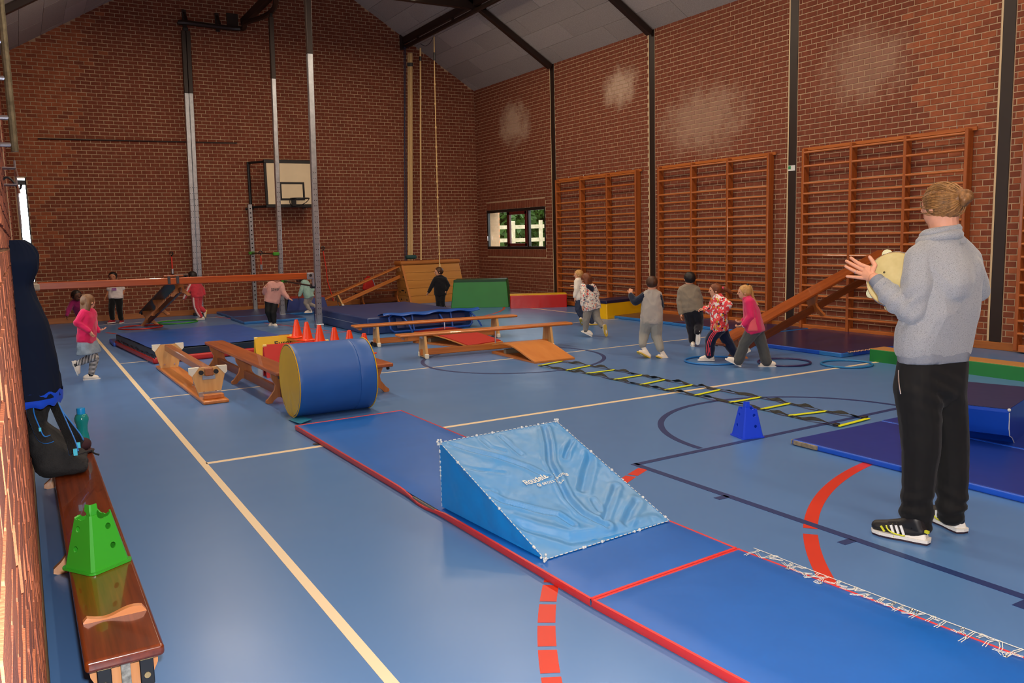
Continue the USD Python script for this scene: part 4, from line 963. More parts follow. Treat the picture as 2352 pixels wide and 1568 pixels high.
obj('animal_outline', kangaroo(on_plane(2231, 846, fl_(2217, 858), n) + fo, u, zz, np.linalg.norm(on_plane(2250, 846, fl_(2217, 858), n) - on_plane(2231, 846, fl_(2217, 858), n)), .07, .0022), WHITEP, t, world=True)
# ---- benches
BW = wood('bench_wood', (206, 124, 56), (178, 98, 40), axis=0, rough=.38, coat=.25)
BWE = wood('bench_pale_wood', (222, 172, 108), (206, 150, 86), axis=2, rough=.45, coat=.1)
OW = wood('old_bench_wood', (168, 86, 34), (136, 62, 22), axis=0, rough=.34, coat=.35)
OWL = wood('old_bench_leg_wood', (188, 112, 52), (160, 88, 38), axis=2, rough=.4, coat=.2)
RUBBER = mat('cream_rubber', (232, 222, 200), rough=.6)
def swedish_bench(label, L, loc=None, rotz=0, mat4=None, hook=-1, wheels=False, group=None):
    t = thing('gym_bench', label, 'bench', loc or (0, 0, 0), rotz, mat4=mat4, group=group)
    h = .34
    obj('seat', boxm((0, 0, h - .018), (L, .225, .036), ch=.012), BW, t)
    obj('hook_block', boxm((hook * (L / 2 - .10), 0, h - .055), (.05, .16, .04), ch=.006), BW, t)
    for s in (-1, 1):
        x = s * (L / 2 - .36)
        P = Polygon([(-.165, 0.012), (.165, 0.012), (.10, h - .036), (-.10, h - .036)])
        obj('leg', G().prism(P, .034, frame((x - .017, 0, 0), (0, 1, 0), (0, 0, 1), (1, 0, 0))), BWE, t)
        for q in (-1, 1): obj('rubber_foot', boxm((x, q * .142, .033), (.05, .052, .066), ch=.008), RUBBER, t)
        obj('steel_plate', boxm((x + s * .022, 0, h - .055), (.012, .10, .035), ch=.002), CHROME, t)
    obj('stretcher', boxm((0, 0, .075), (L - .62, .05, .085), ch=.008), BW, t)
    obj('tie_rod', G().cyl((.12, 0, .10), (.12, 0, h - .03), .011, n=10), CHROME, t)
    if wheels:
        for q in (-1, 1): obj('wheel', G().cyl((-(L / 2 - .36) - .05, q * .06 - .015, .035), (-(L / 2 - .36) - .05, q * .06 + .015, .035), .032, n=14), BLACKM, t)
    return t
def lyre_poly(h):
    hw = [(.105, h), (.10, h - .05), (.065, .18), (.075, .13), (.13, .06), (.165, .03), (.168, .008), (.15, 0), (.11, 0), (.085, .03), (.05, .055), (0, .06)]
    return Polygon(hw + [(-x, z) for x, z in hw[::-1][1:]])
def old_bench(label, L, loc=None, rotz=0, mat4=None, legs=(-.42, 0, .42), w=.24, h=.345, seat=OW, group=None, hooks=False):
    t = thing('gym_bench', label, 'bench', loc or (0, 0, 0), rotz, mat4=mat4, group=group)
    obj('seat', rbox((0, 0, h - .02), (L, w, .04), .012, seg=12), seat, t)
    for k in legs:
        obj('leg', G().prism(lyre_poly(h - .04), .036, frame((k * L - .018, 0, 0), (0, 1, 0), (0, 0, 1), (1, 0, 0))), OWL, t)
    obj('stretcher', boxm((0, 0, .10), (L * .88, .045, .095), ch=.006), wood('old_bench_dark_wood', (122, 60, 24), (92, 44, 18), axis=0, rough=.4), t)
    for s in (-1, 1):
        for q in (-1, 1): obj('end_wheel', G().cyl((s * (L / 2 - .05), q * .075 - .012, h - .055), (s * (L / 2 - .05), q * .075 + .012, h - .055), .018, n=10), BLACKM, t)
    return t
swedish_bench('wooden bench farther back of the two in the centre, in front of the mini trampoline', 2.68, (5.56, 11.88, 0), -.108, wheels=True)
swedish_bench('wooden bench nearer of the two in the centre, between the red and the orange springboard', 2.62, (5.58, 10.28, 0), -.10)
# inverted bench on the left
pA = fl_(497, 919, .036); pB = np.array([1.56, 11.82, 0]); d = (pB - pA)[:2]; Lb = np.linalg.norm(d); d /= Lb; mid = (pA + pB) / 2
x = np.array([*d, 0]); z = np.array([0, 0, -1.0]); y = np.cross(z, x)
t = thing('gym_bench', 'wooden bench turned upside down, legs up, in the left foreground', 'bench', mat4=frame((mid[0], mid[1], .34), x, y, z))
h = .34
obj('seat', rbox((0, 0, h - .018), (Lb, .255, .036), .012, seg=12), BW, t)
obj('hook_block', boxm((-(Lb / 2 - .13), 0, h - .06), (.07, .20, .048), ch=.006), BW, t)
for s, xx in ((-1, -(Lb / 2 - .32)), (1, Lb / 2 - .28)):
    P = Polygon([(-.185, 0.002), (.185, 0.002), (.105, h - .036), (-.105, h - .036)])
    obj('leg', G().prism(P, .036, frame((xx - .018, 0, 0), (0, 1, 0), (0, 0, 1), (1, 0, 0))), BWE, t)
    for q in (-1, 1):
        P = Polygon([(q * .19, -.004), (q * .09, -.004), (q * .165, .085), (q * .19, .06)])
        obj('rubber_foot', G().prism(P, .05, frame((xx - .025, 0, 0), (0, 1, 0), (0, 0, 1), (1, 0, 0))), RUBBER, t)
        obj('roller', G().cyl((xx + s * .016, q * .075, .05), (xx + s * .042, q * .075, .05), .024, n=14), BLACKM, t)
        obj('bolt', G().cyl((xx - .022, q * .06, h - .08), (xx - .030, q * .06, h - .08), .011, n=8), CHROME, t)
    obj('steel_plate', boxm((xx + s * .022, 0, .105), (.010, .13, .045), ch=.002), GALV, t)
    obj('steel_plate', boxm((xx + s * .024, 0, h - .06), (.014, .22, .05), ch=.002), GALV, t)
obj('stretcher', boxm((0, 0, .045), (Lb - .50, .085, .082), ch=.008), wood('bench_rail_wood', (168, 100, 56), (142, 80, 42), axis=0, rough=.4), t)
obj('tie_rod', G().cyl((-.42, 0, .08), (-.42, 0, h - .03), .014, n=12).cyl((-.42, 0, h - .045), (-.42, 0, h - .034), .03, n=12), CHROME, t)
# old benches on the floor
hz = .345
a = (fl_(471, 784, hz) + fl_(511, 781, hz)) / 2; e = fl_(640, 857, hz); d = (e - fl_(471, 784, hz)); d[2] = 0; d /= np.linalg.norm(d)
Lb = 3.25; c = a + d * Lb / 2
old_bench('old brown wooden bench running behind the yellow end of the foam roll', Lb, (c[0], c[1], 0), math.atan2(d[1], d[0]), legs=(-.43, -.02, .42))
a = (fl_(638, 768, hz) + fl_(680, 766, hz)) / 2; e = (fl_(904, 833, hz)); w2 = fl_(868, 828, hz)
b = e - np.array([.12, 0, 0]); d = b - a; d[2] = 0; Lb = np.linalg.norm(d); d /= Lb; c = (a + b) / 2
cone_bench = (a, d, Lb)
old_bench('old brown wooden bench carrying the row of orange cones', Lb, (c[0], c[1], 0), math.atan2(d[1], d[0]), legs=(-.42, 0, .42))
# bench by the left wall: built along y
NB = wood('near_bench_varnished', (120, 50, 12), (84, 32, 8), axis=0, rough=.22, coat=.6, freq=30)
Lb = 3.85; y0 = 2.79; cx = .183
t = thing('gym_bench', 'varnished dark wooden bench along the left wall, nearest the camera', 'bench', (cx, y0 + Lb / 2, 0), pi / 2)
h = .345
obj('seat', rbox((0, 0, h - .02), (Lb, .232, .04), .013, seg=16), NB, t)
P = [(-.10, 0)] + [(-.10 + .2 * k / 16, .016 + .010 * math.cos(2 * pi * (k / 16 - .22) * 1.1) - .016 * (k in (0, 16))) for k in range(17)] + [(.10, 0)]
obj('hand_cleat', G().prism(Polygon(P).buffer(0), .024, frame((-Lb / 2 + .30, 0, h), (0, 1, 0), (0, 0, 1), (1, 0, 0))), wood('cleat_wood', (206, 136, 84), (186, 112, 62), axis=1), t)
for k in (-.475, -.02, .43):
    obj('leg', G().prism(lyre_poly(h - .04), .036, frame((k * Lb - .018, 0, 0), (0, 1, 0), (0, 0, 1), (1, 0, 0))), wood('near_leg_wood', (214, 150, 96), (190, 122, 70), axis=2), t)
obj('stretcher', boxm((0.05, 0, .10), (Lb * .86, .045, .095), ch=.006), NB, t)
for q in (-.062, .062):
    obj('hook_plate', boxm((-Lb / 2 + .035, q, h - .09), (.006, .042, .10), ch=.003), BLACKM, t)
    obj('hook_lip', boxm((-Lb / 2 + .028, q, h - .043), (.022, .042, .008), ch=.002), mat('worn_brass', (190, 160, 110), rough=.35, metal=.8), t)
    obj('screw', G().cyl((-Lb / 2 + .030, q, h - .105), (-Lb / 2 + .036, q, h - .105), .010, n=10), mat('worn_brass', (190, 160, 110), rough=.35, metal=.8), t)
obj('steel_strip', boxm((-Lb / 2 + .03, 0, h - .12), (.005, .028, .16), ch=.001), mat('rusty_steel_strip', (176, 172, 160), rough=.5, metal=.5, var=.6, vscale=60), t)
# bench along the back wall
a = on(828, 671, 1, 19.85); old_a = a
old_bench('low wooden bench by the back wall with a red bag on it', 2.2, (a[0] + .95, 19.85, 0), 0.0)
RB = mat('red_bag_cloth', (196, 34, 22), rough=.7)
q = on(848, 670, 1, 19.8)
t = thing('drawstring_bag', 'small red bag standing on the bench by the back wall', 'bag', (q[0], 19.8, .35))
obj('bag_body', m3.Manifold.batch_hull([m3.Manifold.sphere(r_, 14).translate((x_, 0, z_)) for x_, z_, r_ in ((-.11, .06, .06), (.11, .06, .06), (-.06, .27, .05), (.06, .27, .05))]), RB, t)
obj('bag_neck', G().lathe([(.03, .29), (.045, .31), (.06, .35), (.0, .36)], n=12), RB, t)
# inclined benches
P0, P1 = on(741, 687, 1, 19.45), on(942, 598, 1, 19.45); u = P1 - P0; Lb = np.linalg.norm(u); u /= Lb
n = np.array([-u[2], 0, u[0]]); O = (P0 + P1) / 2 - .34 * n
swedish_bench('wooden bench sloping up onto the vaulting box', Lb, mat4=frame(O, u, np.cross(n, u), n), hook=1)
P0 = vert(np.array([7.48, 7.74, 0]), 789, 1660); P1 = on(2034, 575, 0, XR - .10)
u = P1 - P0; Lb = np.linalg.norm(u); u /= Lb; n = np.array([0, 0, 1.0]) - u * u[2]; n /= np.linalg.norm(n); O = (P0 + P1) / 2 - .335 * n
t = old_bench('brown wooden bench sloping up and hooked on the wall bars', Lb, mat4=frame(O, u, np.cross(n, u), n), legs=(-.42, .02), w=.26)
P0 = np.array([2.14, 18.62, .26]); P1 = np.array([2.40, 15.44, 1.11])
u = P1 - P0; Lb = np.linalg.norm(u); u /= Lb; n = np.array([0, 0, 1.0]) - u * u[2]; n /= np.linalg.norm(n); O = (P0 + P1) / 2 - .345 * n
old_bench('worn dark bench sloping down from the orange beam, seen from below', Lb, mat4=frame(O, u, np.cross(n, u), n), legs=(-.42, -.1, .42), seat=wood('worn_dark_seat', (84, 58, 42), (58, 40, 30), axis=0, rough=.5))
# orange balance beam between the left wall and the nearest post
a, b = np.array([.22, 15.39, 1.005]), np.array([4.60, 15.39, .968])
t = thing('balance_beam', 'long orange wooden beam fixed between the left wall and the nearest post', 'beam', tuple((a + b) / 2))
ORW = wood('orange_beam_wood', (184, 84, 26), (160, 64, 16), axis=0, rough=.3, coat=.4)
obj('beam', G().bar(a, b, .10, .12, up=(0, 0, 1), ch=.012), ORW, t, world=True)
obj('end_bracket', G().box(b + [.03, -.01, 0], (.13, .13, .12), ch=.01).box(b + [.09, -.01, -.12], (.04, .06, .16), ch=.006), GALV, t, world=True)
obj('bracket_knob', G().cyl(b + [.03, -.085, .01], b + [.03, -.075, .01], .026, n=12), BLACKM, t, world=True)
obj('end_bracket', G().box(a + [-.05, 0, -.01], (.18, .12, .115), ch=.02), mat('pale_grey_bracket', (186, 176, 160), rough=.5), t, world=True)
for px in (388, 408): 
    q = on(px, 638, 1, 15.33); obj('hook_plate', boxm((q[0], 15.335, 1.01), (.045, .012, .13), ch=.003), mat('hook_grey', (70, 66, 68), rough=.5, metal=.4), t, world=True)
q = on(398, 632, 1, 15.39); obj('hook_board', boxm((q[0], 15.42, 1.075), (.32, .14, .03), ch=.006), OW, t, world=True)

# ---- vaulting box
VW = wood('vault_box_plywood', (204, 138, 62), (186, 120, 48), axis=0, rough=.42, coat=.15, freq=9)
a = fl_(944, 698.5); aw = .76; top = vert(a, 600, 931)[2]
xr = on(1060, 610, 1, a[1])[0]; xtl = on(931, 607, 1, a[1])[0]
t = thing('vaulting_box', 'tall wooden vaulting box with a padded top, hung over by the knotted rope', 'vaulting box', (float(a[0] + xr) / 2, a[1] + aw / 2, 0))
xb0, xb1, yb0, yb1 = a[0], xr + .12, a[1], a[1] + aw; ins = max(.05, a[0] - xtl) * 0 + .07
H_ = top - .10; nl = 5
for k in range(nl):
    s0, s1 = k / nl, (k + 1) / nl
    def sec(s, z): return [(xb0 - .13 * s, yb0 + .18 * s, z), (xb1 - .10 * s, yb0 + .18 * s, z), (xb1 - .10 * s, yb1 - .18 * s, z), (xb0 - .13 * s, yb1 - .18 * s, z)]
    g = G(); g.hexa(sec(s0, s0 * H_ + .003), sec(s1, s1 * H_ - .003)); bx = obj('box_section', g, VW, t, world=True)
    if k in (0, 1, 3):
        for yq in (-.09, .09):
            zc = (s0 + s1) / 2 * H_; xq = xb0 - .13 * (s0 + s1) / 2
            obj('finger_hole', G().cyl((xq - .006, (yb0 + yb1) / 2 + yq * 2, zc), (xq + .01, (yb0 + yb1) / 2 + yq * 2, zc), .022, n=10), HOLE, bx, world=True)
obj('hand_slot', G().mesh(rbox((xb0 - .04, (yb0 + yb1) / 2, H_ * .34), (.02, .16, .035), .008)), HOLE, t, world=True)
s = 1.0
obj('corner_post', G().bar((xb0 + .012, yb0 - .003, 0), (xb0 - .13 + .012, yb0 + .177, H_), .05, .02, up=(0, 1, 0)), wood('vault_corner_wood', (214, 138, 74), (190, 112, 52), axis=2), t, world=True)
obj('padded_top', rbox(((xb0 - .13 + xb1 - .10) / 2, (yb0 + yb1) / 2, H_ + .05), (xb1 - xb0 + .10, aw - .30, .10), .04), wood('vault_top_suede', (186, 112, 44), (166, 96, 36), axis=0, rough=.6, coat=0), t, world=True)

# ---- mini trampoline leaning on the crash mat
TF = mat('trampoline_blue_frame', (22, 70, 152), rough=.35)
t = thing('mini_trampoline', 'blue mini trampoline tipped on its side against the navy crash mat', 'trampoline', (6.1, 13.3, 0))
za, zb_ = .035, .325; xa, xb = 5.36, 6.92; ya, yb2 = 13.30, 13.39
loop = [(xa + .06, ya, za), (xb - .06, ya, za), (xb, ya + .01, za + .05), (xb, yb2 - .01, zb_ - .05), (xb - .06, yb2, zb_), (xa + .06, yb2, zb_), (xa, yb2 - .01, zb_ - .05), (xa, ya + .01, za + .05)]
obj('frame_tube', G().tube(loop, .019, 8, closed=True), TF, t, world=True)
obj('jump_bed', G().hexa([(xa + .12, ya + .012, za + .06), (xb - .12, ya + .012, za + .06), (xb - .12, ya + .016, za + .06), (xa + .12, ya + .016, za + .06)], [(xa + .12, yb2 - .012, zb_ - .05), (xb - .12, yb2 - .012, zb_ - .05), (xb - .12, yb2 - .008, zb_ - .05), (xa + .12, yb2 - .008, zb_ - .05)]), vinyl('bed_navy', (20, 34, 84)), t, world=True)
for x in (5.78, 6.52): obj('cross_tube', G().cyl((x, ya - .02, za), (x, yb2 - .02, zb_), .018, n=8), TF, t, world=True)
for k, (x, dx) in enumerate(((5.60, .10), (6.30, .02), (6.90, .14))):
    obj('leg', G().tube(spline([(x, yb2 - .04, zb_ - .05), (x + dx * .4, ya - .04, .20), (x + dx, ya - .12, .02)], 12), .016, 8), TF, t, world=True)
n_ = 30; xs = np.linspace(xa - .12, xb + .16, n_); V = []
for i, x in enumerate(xs):
    w = .012 * math.sin(i * .9) + .010 * math.sin(i * .37 + 1)
    V += [[x, 13.30 + w * .5, .315 + w], [x, 13.36, .352 + w * .6], [x, 13.58, .312 + .004], [x, 13.58, .302], [x, 13.36, .335 + w * .6], [x, 13.31 + w * .5, .305 + w]]
F = [[i * 6 + j, i * 6 + (j + 1) % 6, (i + 1) * 6 + (j + 1) % 6, (i + 1) * 6 + j] for i in range(n_ - 1) for j in range(6)]
m = G().add(V, F).tm(); m.fix_normals()
obj('edge_pad', m, vinyl('pad_blue', (24, 84, 176)), t, world=True, smooth=40)

# ---- springboards
SB = wood('springboard_ply', (212, 136, 66), (196, 118, 50), axis=0, rough=.38, coat=.25, freq=7)
def springboard(label, o, ang, L, W, prof, pad=None):
    """o: floor point under the middle of the low front edge; local x runs to the raised rear"""
    t = thing('springboard', label, 'springboard', (o[0], o[1], 0), ang)
    s = spline([(x, 0, z) for x, z in prof], 40)[:, [0, 2]]
    up = [(x, z) for x, z in s]; lo = [(x, z - .018) for x, z in s[::-1]]
    M = frame((0, W / 2, 0), (1, 0, 0), (0, 0, 1), (0, -1, 0))
    obj('spring_top', G().prism(Polygon(up + lo).buffer(0), W, M), SB, t, smooth=20)
    obj('base_board', G().prism(Polygon([(.0, .0), (L, .0), (L, .028), (L * .97, .034), (L * .7, .026), (.02, .018)]), W, M), wood('springboard_base', (196, 116, 52), (170, 96, 40), axis=0), t, smooth=20)
    for q in (-1, 1):
        mid = [(x, z - .020) for x, z in s if L * .30 < x < L * .95]; low = [(x, .035 + .25 * max(0, (L * .55 - x)) * 0) for x, z in mid[::-1]]
    obj('inner_block', boxm((L * .74, 0, .055), (.07, W * .86, .062), ch=.004), mat('grey_rubber_block', (112, 98, 78), rough=.8), t)
    if pad:
        u2 = [(x, z + .012) for x, z in s if x > .03]; l2 = [(x, z + .0005) for x, z in s[::-1] if x > .03]
        obj('carpet_top', G().prism(Polygon(u2 + l2).buffer(0), W - .02, frame((0, W / 2 - .01, 0), (1, 0, 0), (0, 0, 1), (0, -1, 0))), pad, t, smooth=20)
    return t
fa, fb = fl_(1229, 835), fl_(1320, 825); c = (fa + fb) / 2; d = fb - fa; W = np.linalg.norm(d); n = np.array([-d[1], d[0]]) / W
springboard('plain wooden springboard with a curved top, at the start of the agility ladder', c, math.atan2(n[1], n[0]), 1.2, W, [(0, .024), (.2, .07), (.45, .135), (.7, .175), (.95, .165), (1.18, .125)])
fa, fb = fl_(1079, 800), fl_(1155, 787.5); c = (fa + fb) / 2; d = fb - fa; W = np.linalg.norm(d); n = np.array([-d[1], d[0]]) / W
springboard('springboard with a red carpet top, between the two centre benches', c, math.atan2(n[1], n[0]), 1.25, W, [(0, .026), (.3, .085), (.6, .135), (.9, .165), (1.22, .17)], pad=mat('red_carpet', (176, 40, 26), rough=.9, var=.15, vscale=60))

# ---- agility ladder
LB = mat('black_webbing', (22, 24, 22), rough=.7)
NEON = mat('neon_yellow_plastic', (222, 226, 28), rough=.45)
LL = [(1239.5, 841), (1303, 851.5), (1349, 859), (1413, 873), (1472.5, 885), (1529, 897), (1597.5, 909.5), (1678, 926), (1749.5, 941.5), (1813, 956.5), (1928, 980.5)]
RR = [(1291, 831), (1355, 841), (1410, 851), (1474, 863), (1526, 873.5), (1588.5, 886), (1652.5, 897), (1746, 914), (1813, 928.5), (1896, 946.5), (1993, 963.5)]
t = thing('agility_ladder', 'flat agility ladder with neon yellow rungs and twisted black straps across the floor', 'agility ladder', tuple(fl_(1600, 900)))
def ribbon(pts, w, tw):
    P = np.asarray(pts); n = len(P); T = np.gradient(P, axis=0); T /= np.linalg.norm(T, axis=1, keepdims=True)
    S = np.cross(T, [0, 0, 1.0]); S /= np.linalg.norm(S, axis=1, keepdims=True); U = np.cross(S, T)
    W = (np.cos(tw)[:, None] * S + np.sin(tw)[:, None] * U) * w / 2; N = np.cross(W, T) / (w / 2) * .0016
    V = np.stack([P - W - N, P + W - N, P + W + N, P - W + N], 1).reshape(-1, 3); V[:, 2] = np.maximum(V[:, 2], .001)
    F = [[i * 4 + j, i * 4 + (j + 1) % 4, (i + 1) * 4 + (j + 1) % 4, (i + 1) * 4 + j] for i in range(n - 1) for j in range(4)]
    m = G().add(V, F + [[3, 2, 1, 0], [(n - 1) * 4, (n - 1) * 4 + 1, (n - 1) * 4 + 2, (n - 1) * 4 + 3]]).tm(); m.fix_normals(); return m
for side, sd in ((LL, 0), (RR, 1)):
    P = [fl_(*p) for p in side]; pts = []
    for i, (a, b) in enumerate(zip(P[:-1], P[1:])):
        dd = (b - a); nn = np.array([-dd[1], dd[0], 0]) / np.linalg.norm(dd)
        for s in np.linspace(0, 1, 14)[:-1]:
            e = math.sin(pi * s) ** 2; pts.append(a + dd * s + nn * .016 * e * math.sin(7 * s + i * 2.3 + sd) + [0, 0, .012 + .018 * e * (.5 + .5 * math.sin(9 * s + i * 1.7 + sd * 2))])
    pts.append(P[-1] + [0, 0, .01]); pts = np.array(pts); k = np.arange(len(pts))
    obj('strap', ribbon(pts, .034, 1.0 * np.sin(k * .55 + sd) * (np.sin(pi * (k % 13) / 13) ** 2)), LB, t, world=True, smooth=40)
for a, b in zip(LL, RR):
    p, q = fl_(*a), fl_(*b); e = (q - p) / np.linalg.norm(q - p)
    obj('rung', G().bar(p - e * .015 + [0, 0, .010], q + e * .015 + [0, 0, .010], .034, .008, ch=.003), NEON, t, world=True)
for a in (LL[-1], RR[-1]): obj('buckle', boxm(fl_(*a) + [.0, .03, .018], (.05, .045, .016), rz(.3), ch=.004), BLACKM, t, world=True)

# ---- broken marker cones (blue, green)
def marker_cone(hgt, base, top, seed):
    n = 4; s = m3.Manifold
    out = m3.CrossSection([[(-base / 2, -base / 2), (base / 2, -base / 2), (base / 2, base / 2), (-base / 2, base / 2)]]).offset(-.012, m3.JoinType.Round).offset(.012, m3.JoinType.Round)
    body = out.extrude(hgt, scale_top=(top / base, top / base)) - out.offset(-.006).extrude(hgt + .0001, scale_top=(top / base * .95, top / base * .95)).translate((0, 0, -.0001))
    rim = out.offset(.010).extrude(.008) - out.offset(-.006).extrude(.02).translate((0, 0, -.005)); body = body + rim
    r = np.random.default_rng(seed); cut = s.cube((1, 1, 1)).translate((-.012, -.5, hgt * .80)) - s.cube((.1, .1, 1)).translate((0, -.5 - .0, 0))
    keep = s.cube((top * .42, top * .42, hgt)).translate((-top * .55, -top * .55, 0))
    lid = s.cube((1, 1, .5)).translate((-.5, -.5, hgt * .84)) - keep
    body = body - lid
    for k in range(16):
        a_ = k * pi / 8 + r.random() * .3; q = top * .62
        if math.cos(a_) < -.2 and math.sin(a_) < -.2: continue
        body = body - s.sphere(.012 + .014 * r.random(), 12).translate((q * math.cos(a_), q * math.sin(a_), hgt * .84))
    bowl = s.cylinder(hgt * .3, top * .40, top * .40, 24).translate((top * .12, top * .12, hgt * .66)); body = body - bowl
    for z in (.32, .62):
        w = base + (top - base) * z
        for ax in (0, 1):
            c = s.cylinder(1, .0125, .0125, 16, True)
            c = c.rotate((90, 0, 0)) if ax else c.rotate((0, 90, 0))
            body = body - c.translate((0, w * .16, hgt * z) if ax == 0 else (w * .16, 0, hgt * z))
    return body
PL_B = mat('blue_plastic', (26, 70, 222), rough=.28)
PL_G = mat('green_plastic', (52, 150, 36), rough=.28)
t = thing('marker_cone', 'four-sided blue plastic marker cone with a broken top, on the floor by the ladder', 'cone', (4.845, 4.675, 0), -.24)
obj('cone_body', marker_cone(.285, .185, .085, 2), PL_B, t, smooth=25)
gz = .346; gf = fl_(213, 1321, gz); gl = fl_(142, 1308, gz); gr = fl_(304, 1283, gz)
gc = (gl + gr) / 2; gw = np.linalg.norm((gl - gf)[:2]) * .5 + np.linalg.norm((gr - gf)[:2]) * .5
dg = (gr - gf)[:2]; ga = math.atan2(dg[1], dg[0])
t = thing('marker_cone', 'four-sided green plastic marker cone with a broken top, on the near bench', 'cone', (gc[0], gc[1], gz), ga)
obj('cone_body', marker_cone(.262, gw, gw * .46, 5), PL_G, t, smooth=25)

# ---- orange cones on their bench
CONE = mat('orange_cone_plastic', (238, 62, 8), rough=.35)
a, d, Lb = cone_bench
proto = None
names = ('first', 'second', 'third', 'fourth', 'fifth', 'sixth')
for k, (px, py) in enumerate(((682.5, 774.5), (706, 781), (735, 790), (769.5, 797), (804, 805), (838, 814))):
    p = fl_(px, py, .346)
    if proto is None:
        proto = thing('traffic_cone', '', 'cone', tuple(p), .2, group='orange cones on the bench')
        obj('cone_shell', G().lathe([(.082, .012), (.070, .02), (.024, .232), (.018, .238), (0, .238)], n=28), CONE, proto, smooth=40)
        obj('base', boxm((0, 0, .006), (.20, .20, .012), ch=.004), CONE, proto)
        proto_label = tag(proto, f'orange plastic cone, {names[k]} from the left in the row on the bench')
    else:
        dup(proto, tuple(p), .2 + .1 * k, f'orange plastic cone, {names[k]} from the left in the row on the bench')

# ---- folding foam hurdles
def hurdle(label, p, u, L, hgt, dep, m, txt=None, edge_m=None):
    u = np.asarray(u, float); n = np.array([-u[1], u[0], 0])
    t = thing('foam_hurdle', label, 'hurdle', tuple(np.asarray(p) + u * L / 2), math.atan2(u[1], u[0]))
    P = Polygon([(-dep / 2, 0), (dep / 2, 0), (.018, hgt), (-.018, hgt)])
    Q = P.difference(Polygon([(-dep / 2 + .05, -.01), (dep / 2 - .05, -.01), (.0, hgt - .12)]))
    obj('folded_panels', G().prism(Q, L, frame((-L / 2, 0, 0), (0, 1, 0), (0, 0, 1), (1, 0, 0))), m, t)
    for s in (-1, 1): obj('corner_patch', boxm((s * (L / 2 - .02), 0, hgt - .014), (.045, .046, .034), ch=.006), mat('pale_patch', (236, 206, 120), rough=.6), t)
    sl = np.array([0, dep / 2 - .018, hgt]); sl = sl / np.linalg.norm(sl); o = np.array([-L / 2, -dep / 2, 0])
    if txt:
        s0, hh, zz_ = txt[1], txt[2], txt[3]
        obj('lettering', text_at(txt[0], hh, o + np.array([s0, 0, 0]) + sl * zz_ + [0, -.004, .001], (1, 0, 0), sl, width=txt[4]), BLACKM, t)
    return t
hp = fl_(588, 842); u = np.array([1, -.045, 0]); u /= np.linalg.norm(u)
Ly = np.linalg.norm((on(676.5, 771, 2, .37) - on(589, 778, 2, .37))[:2])
hurdle('yellow folding foam hurdle with black lettering, farthest of the three', hp + [0.02, .08, 0], u, Ly, .375, .26, YELLOWV, ('Europub', .24, .055, .265, .36))
hp = fl_(611.6, 866)
t = hurdle('red folding foam hurdle in the middle of the three', hp + [0, .06, 0], u, .80, .385, .26, vinyl('hurdle_red', (206, 30, 20)))
obj('printed_triangle', G().prism(Polygon([(0, 0), (.12, 0), (.08, .10), (.05, .10)]), .002, frame((-.175, -.060, .245), (1, 0, 0), (0, .29, .957), (0, -.957, .29))), mat('dark_green_print', (20, 64, 42), rough=.6), t)
hp = vert(fl_(640, 900), 802, 640); 
hurdle('blue folding foam hurdle nearest of the three, mostly hidden by the foam roll', np.array([2.46, 9.28, 0]), u, .70, .375, .26, vinyl('hurdle_blue', (24, 92, 190)))

# ---- hoops
def hoop(label, px, py, r, m, name='hoop_ring'):
    p = fl_(px, py); an = np.linspace(0, 2 * pi, 65)[:-1]
    t = obj('exercise_hoop', G().tube(np.stack([p[0] + r * np.cos(an), p[1] + r * np.sin(an), np.full(64, .0125)], 1), .0115, 8, closed=True), m, label=label, cat='hoop', smooth=True)
hoop('red plastic hoop on the floor by the foot of the worn dark bench', 324, 752.5, .40, mat('hoop_red', (214, 40, 18), rough=.35))
hoop('green plastic hoop on the floor by the running child in pink', 408, 740.5, .39, mat('hoop_green', (52, 156, 24), rough=.35))
hoop('blue plastic hoop under the girl in the flowered jacket', 1638, 829.5, .345, mat('hoop_blue', (30, 116, 190), rough=.35))
hoop('dark violet plastic hoop by the feet of the girl in pink fleece', 1801, 833.5, .305, mat('hoop_violet', (48, 38, 86), rough=.35))
hoop('light blue plastic hoop on the cream line, left of the man', 1944.5, 837.5, .285, mat('hoop_light_blue', (34, 122, 178), rough=.35))
hoop('orange plastic hoop half hidden behind the man', 2062, 822, .30, mat('hoop_orange', (232, 72, 22), rough=.35))
# ================================================================== left wall, bench goods, outside
# tubular steel frame fixed high on the left wall
t = thing('wall_frame', 'scuffed steel tube frame with rungs high on the left wall', 'frame', (0.0, 6.0, 2.2))
SCUFF = mat('scuffed_steel', (150, 140, 110), rough=.35, metal=.7, var=.5, vscale=20)
obj('tube', G().tube([(.035, 6.0, 2.20), (.035, 6.0, 3.75)], .022, 10), SCUFF, t, world=True)
for z in (2.24, 2.40, 2.63, 2.84, 3.10, 3.34, 3.6): obj('rung', G().cyl((.035, 6.0, z), (XL + .004, 6.0, z), .014, n=8), CHROME, t, world=True)
for z in (2.0, 2.1): obj('bracket', G().tube([(XL + .004, 6.0, z), (.03, 6.0, z), (.035, 6.0, z - .05)], .010, 6), CHROME, t, world=True)
obj('thin_rod', G().cyl((.03, 6.6, 1.75), (.03, 6.6, 2.2), .008, n=6), GALV, t, world=True)
obj('hook', G().tube(spline([(XL + .004, 6.4, 2.06), (.02, 6.4, 2.03), (.04, 6.4, 2.0), (.055, 6.4, 2.03)], 10), .008, 6), BLACKM, t, world=True)

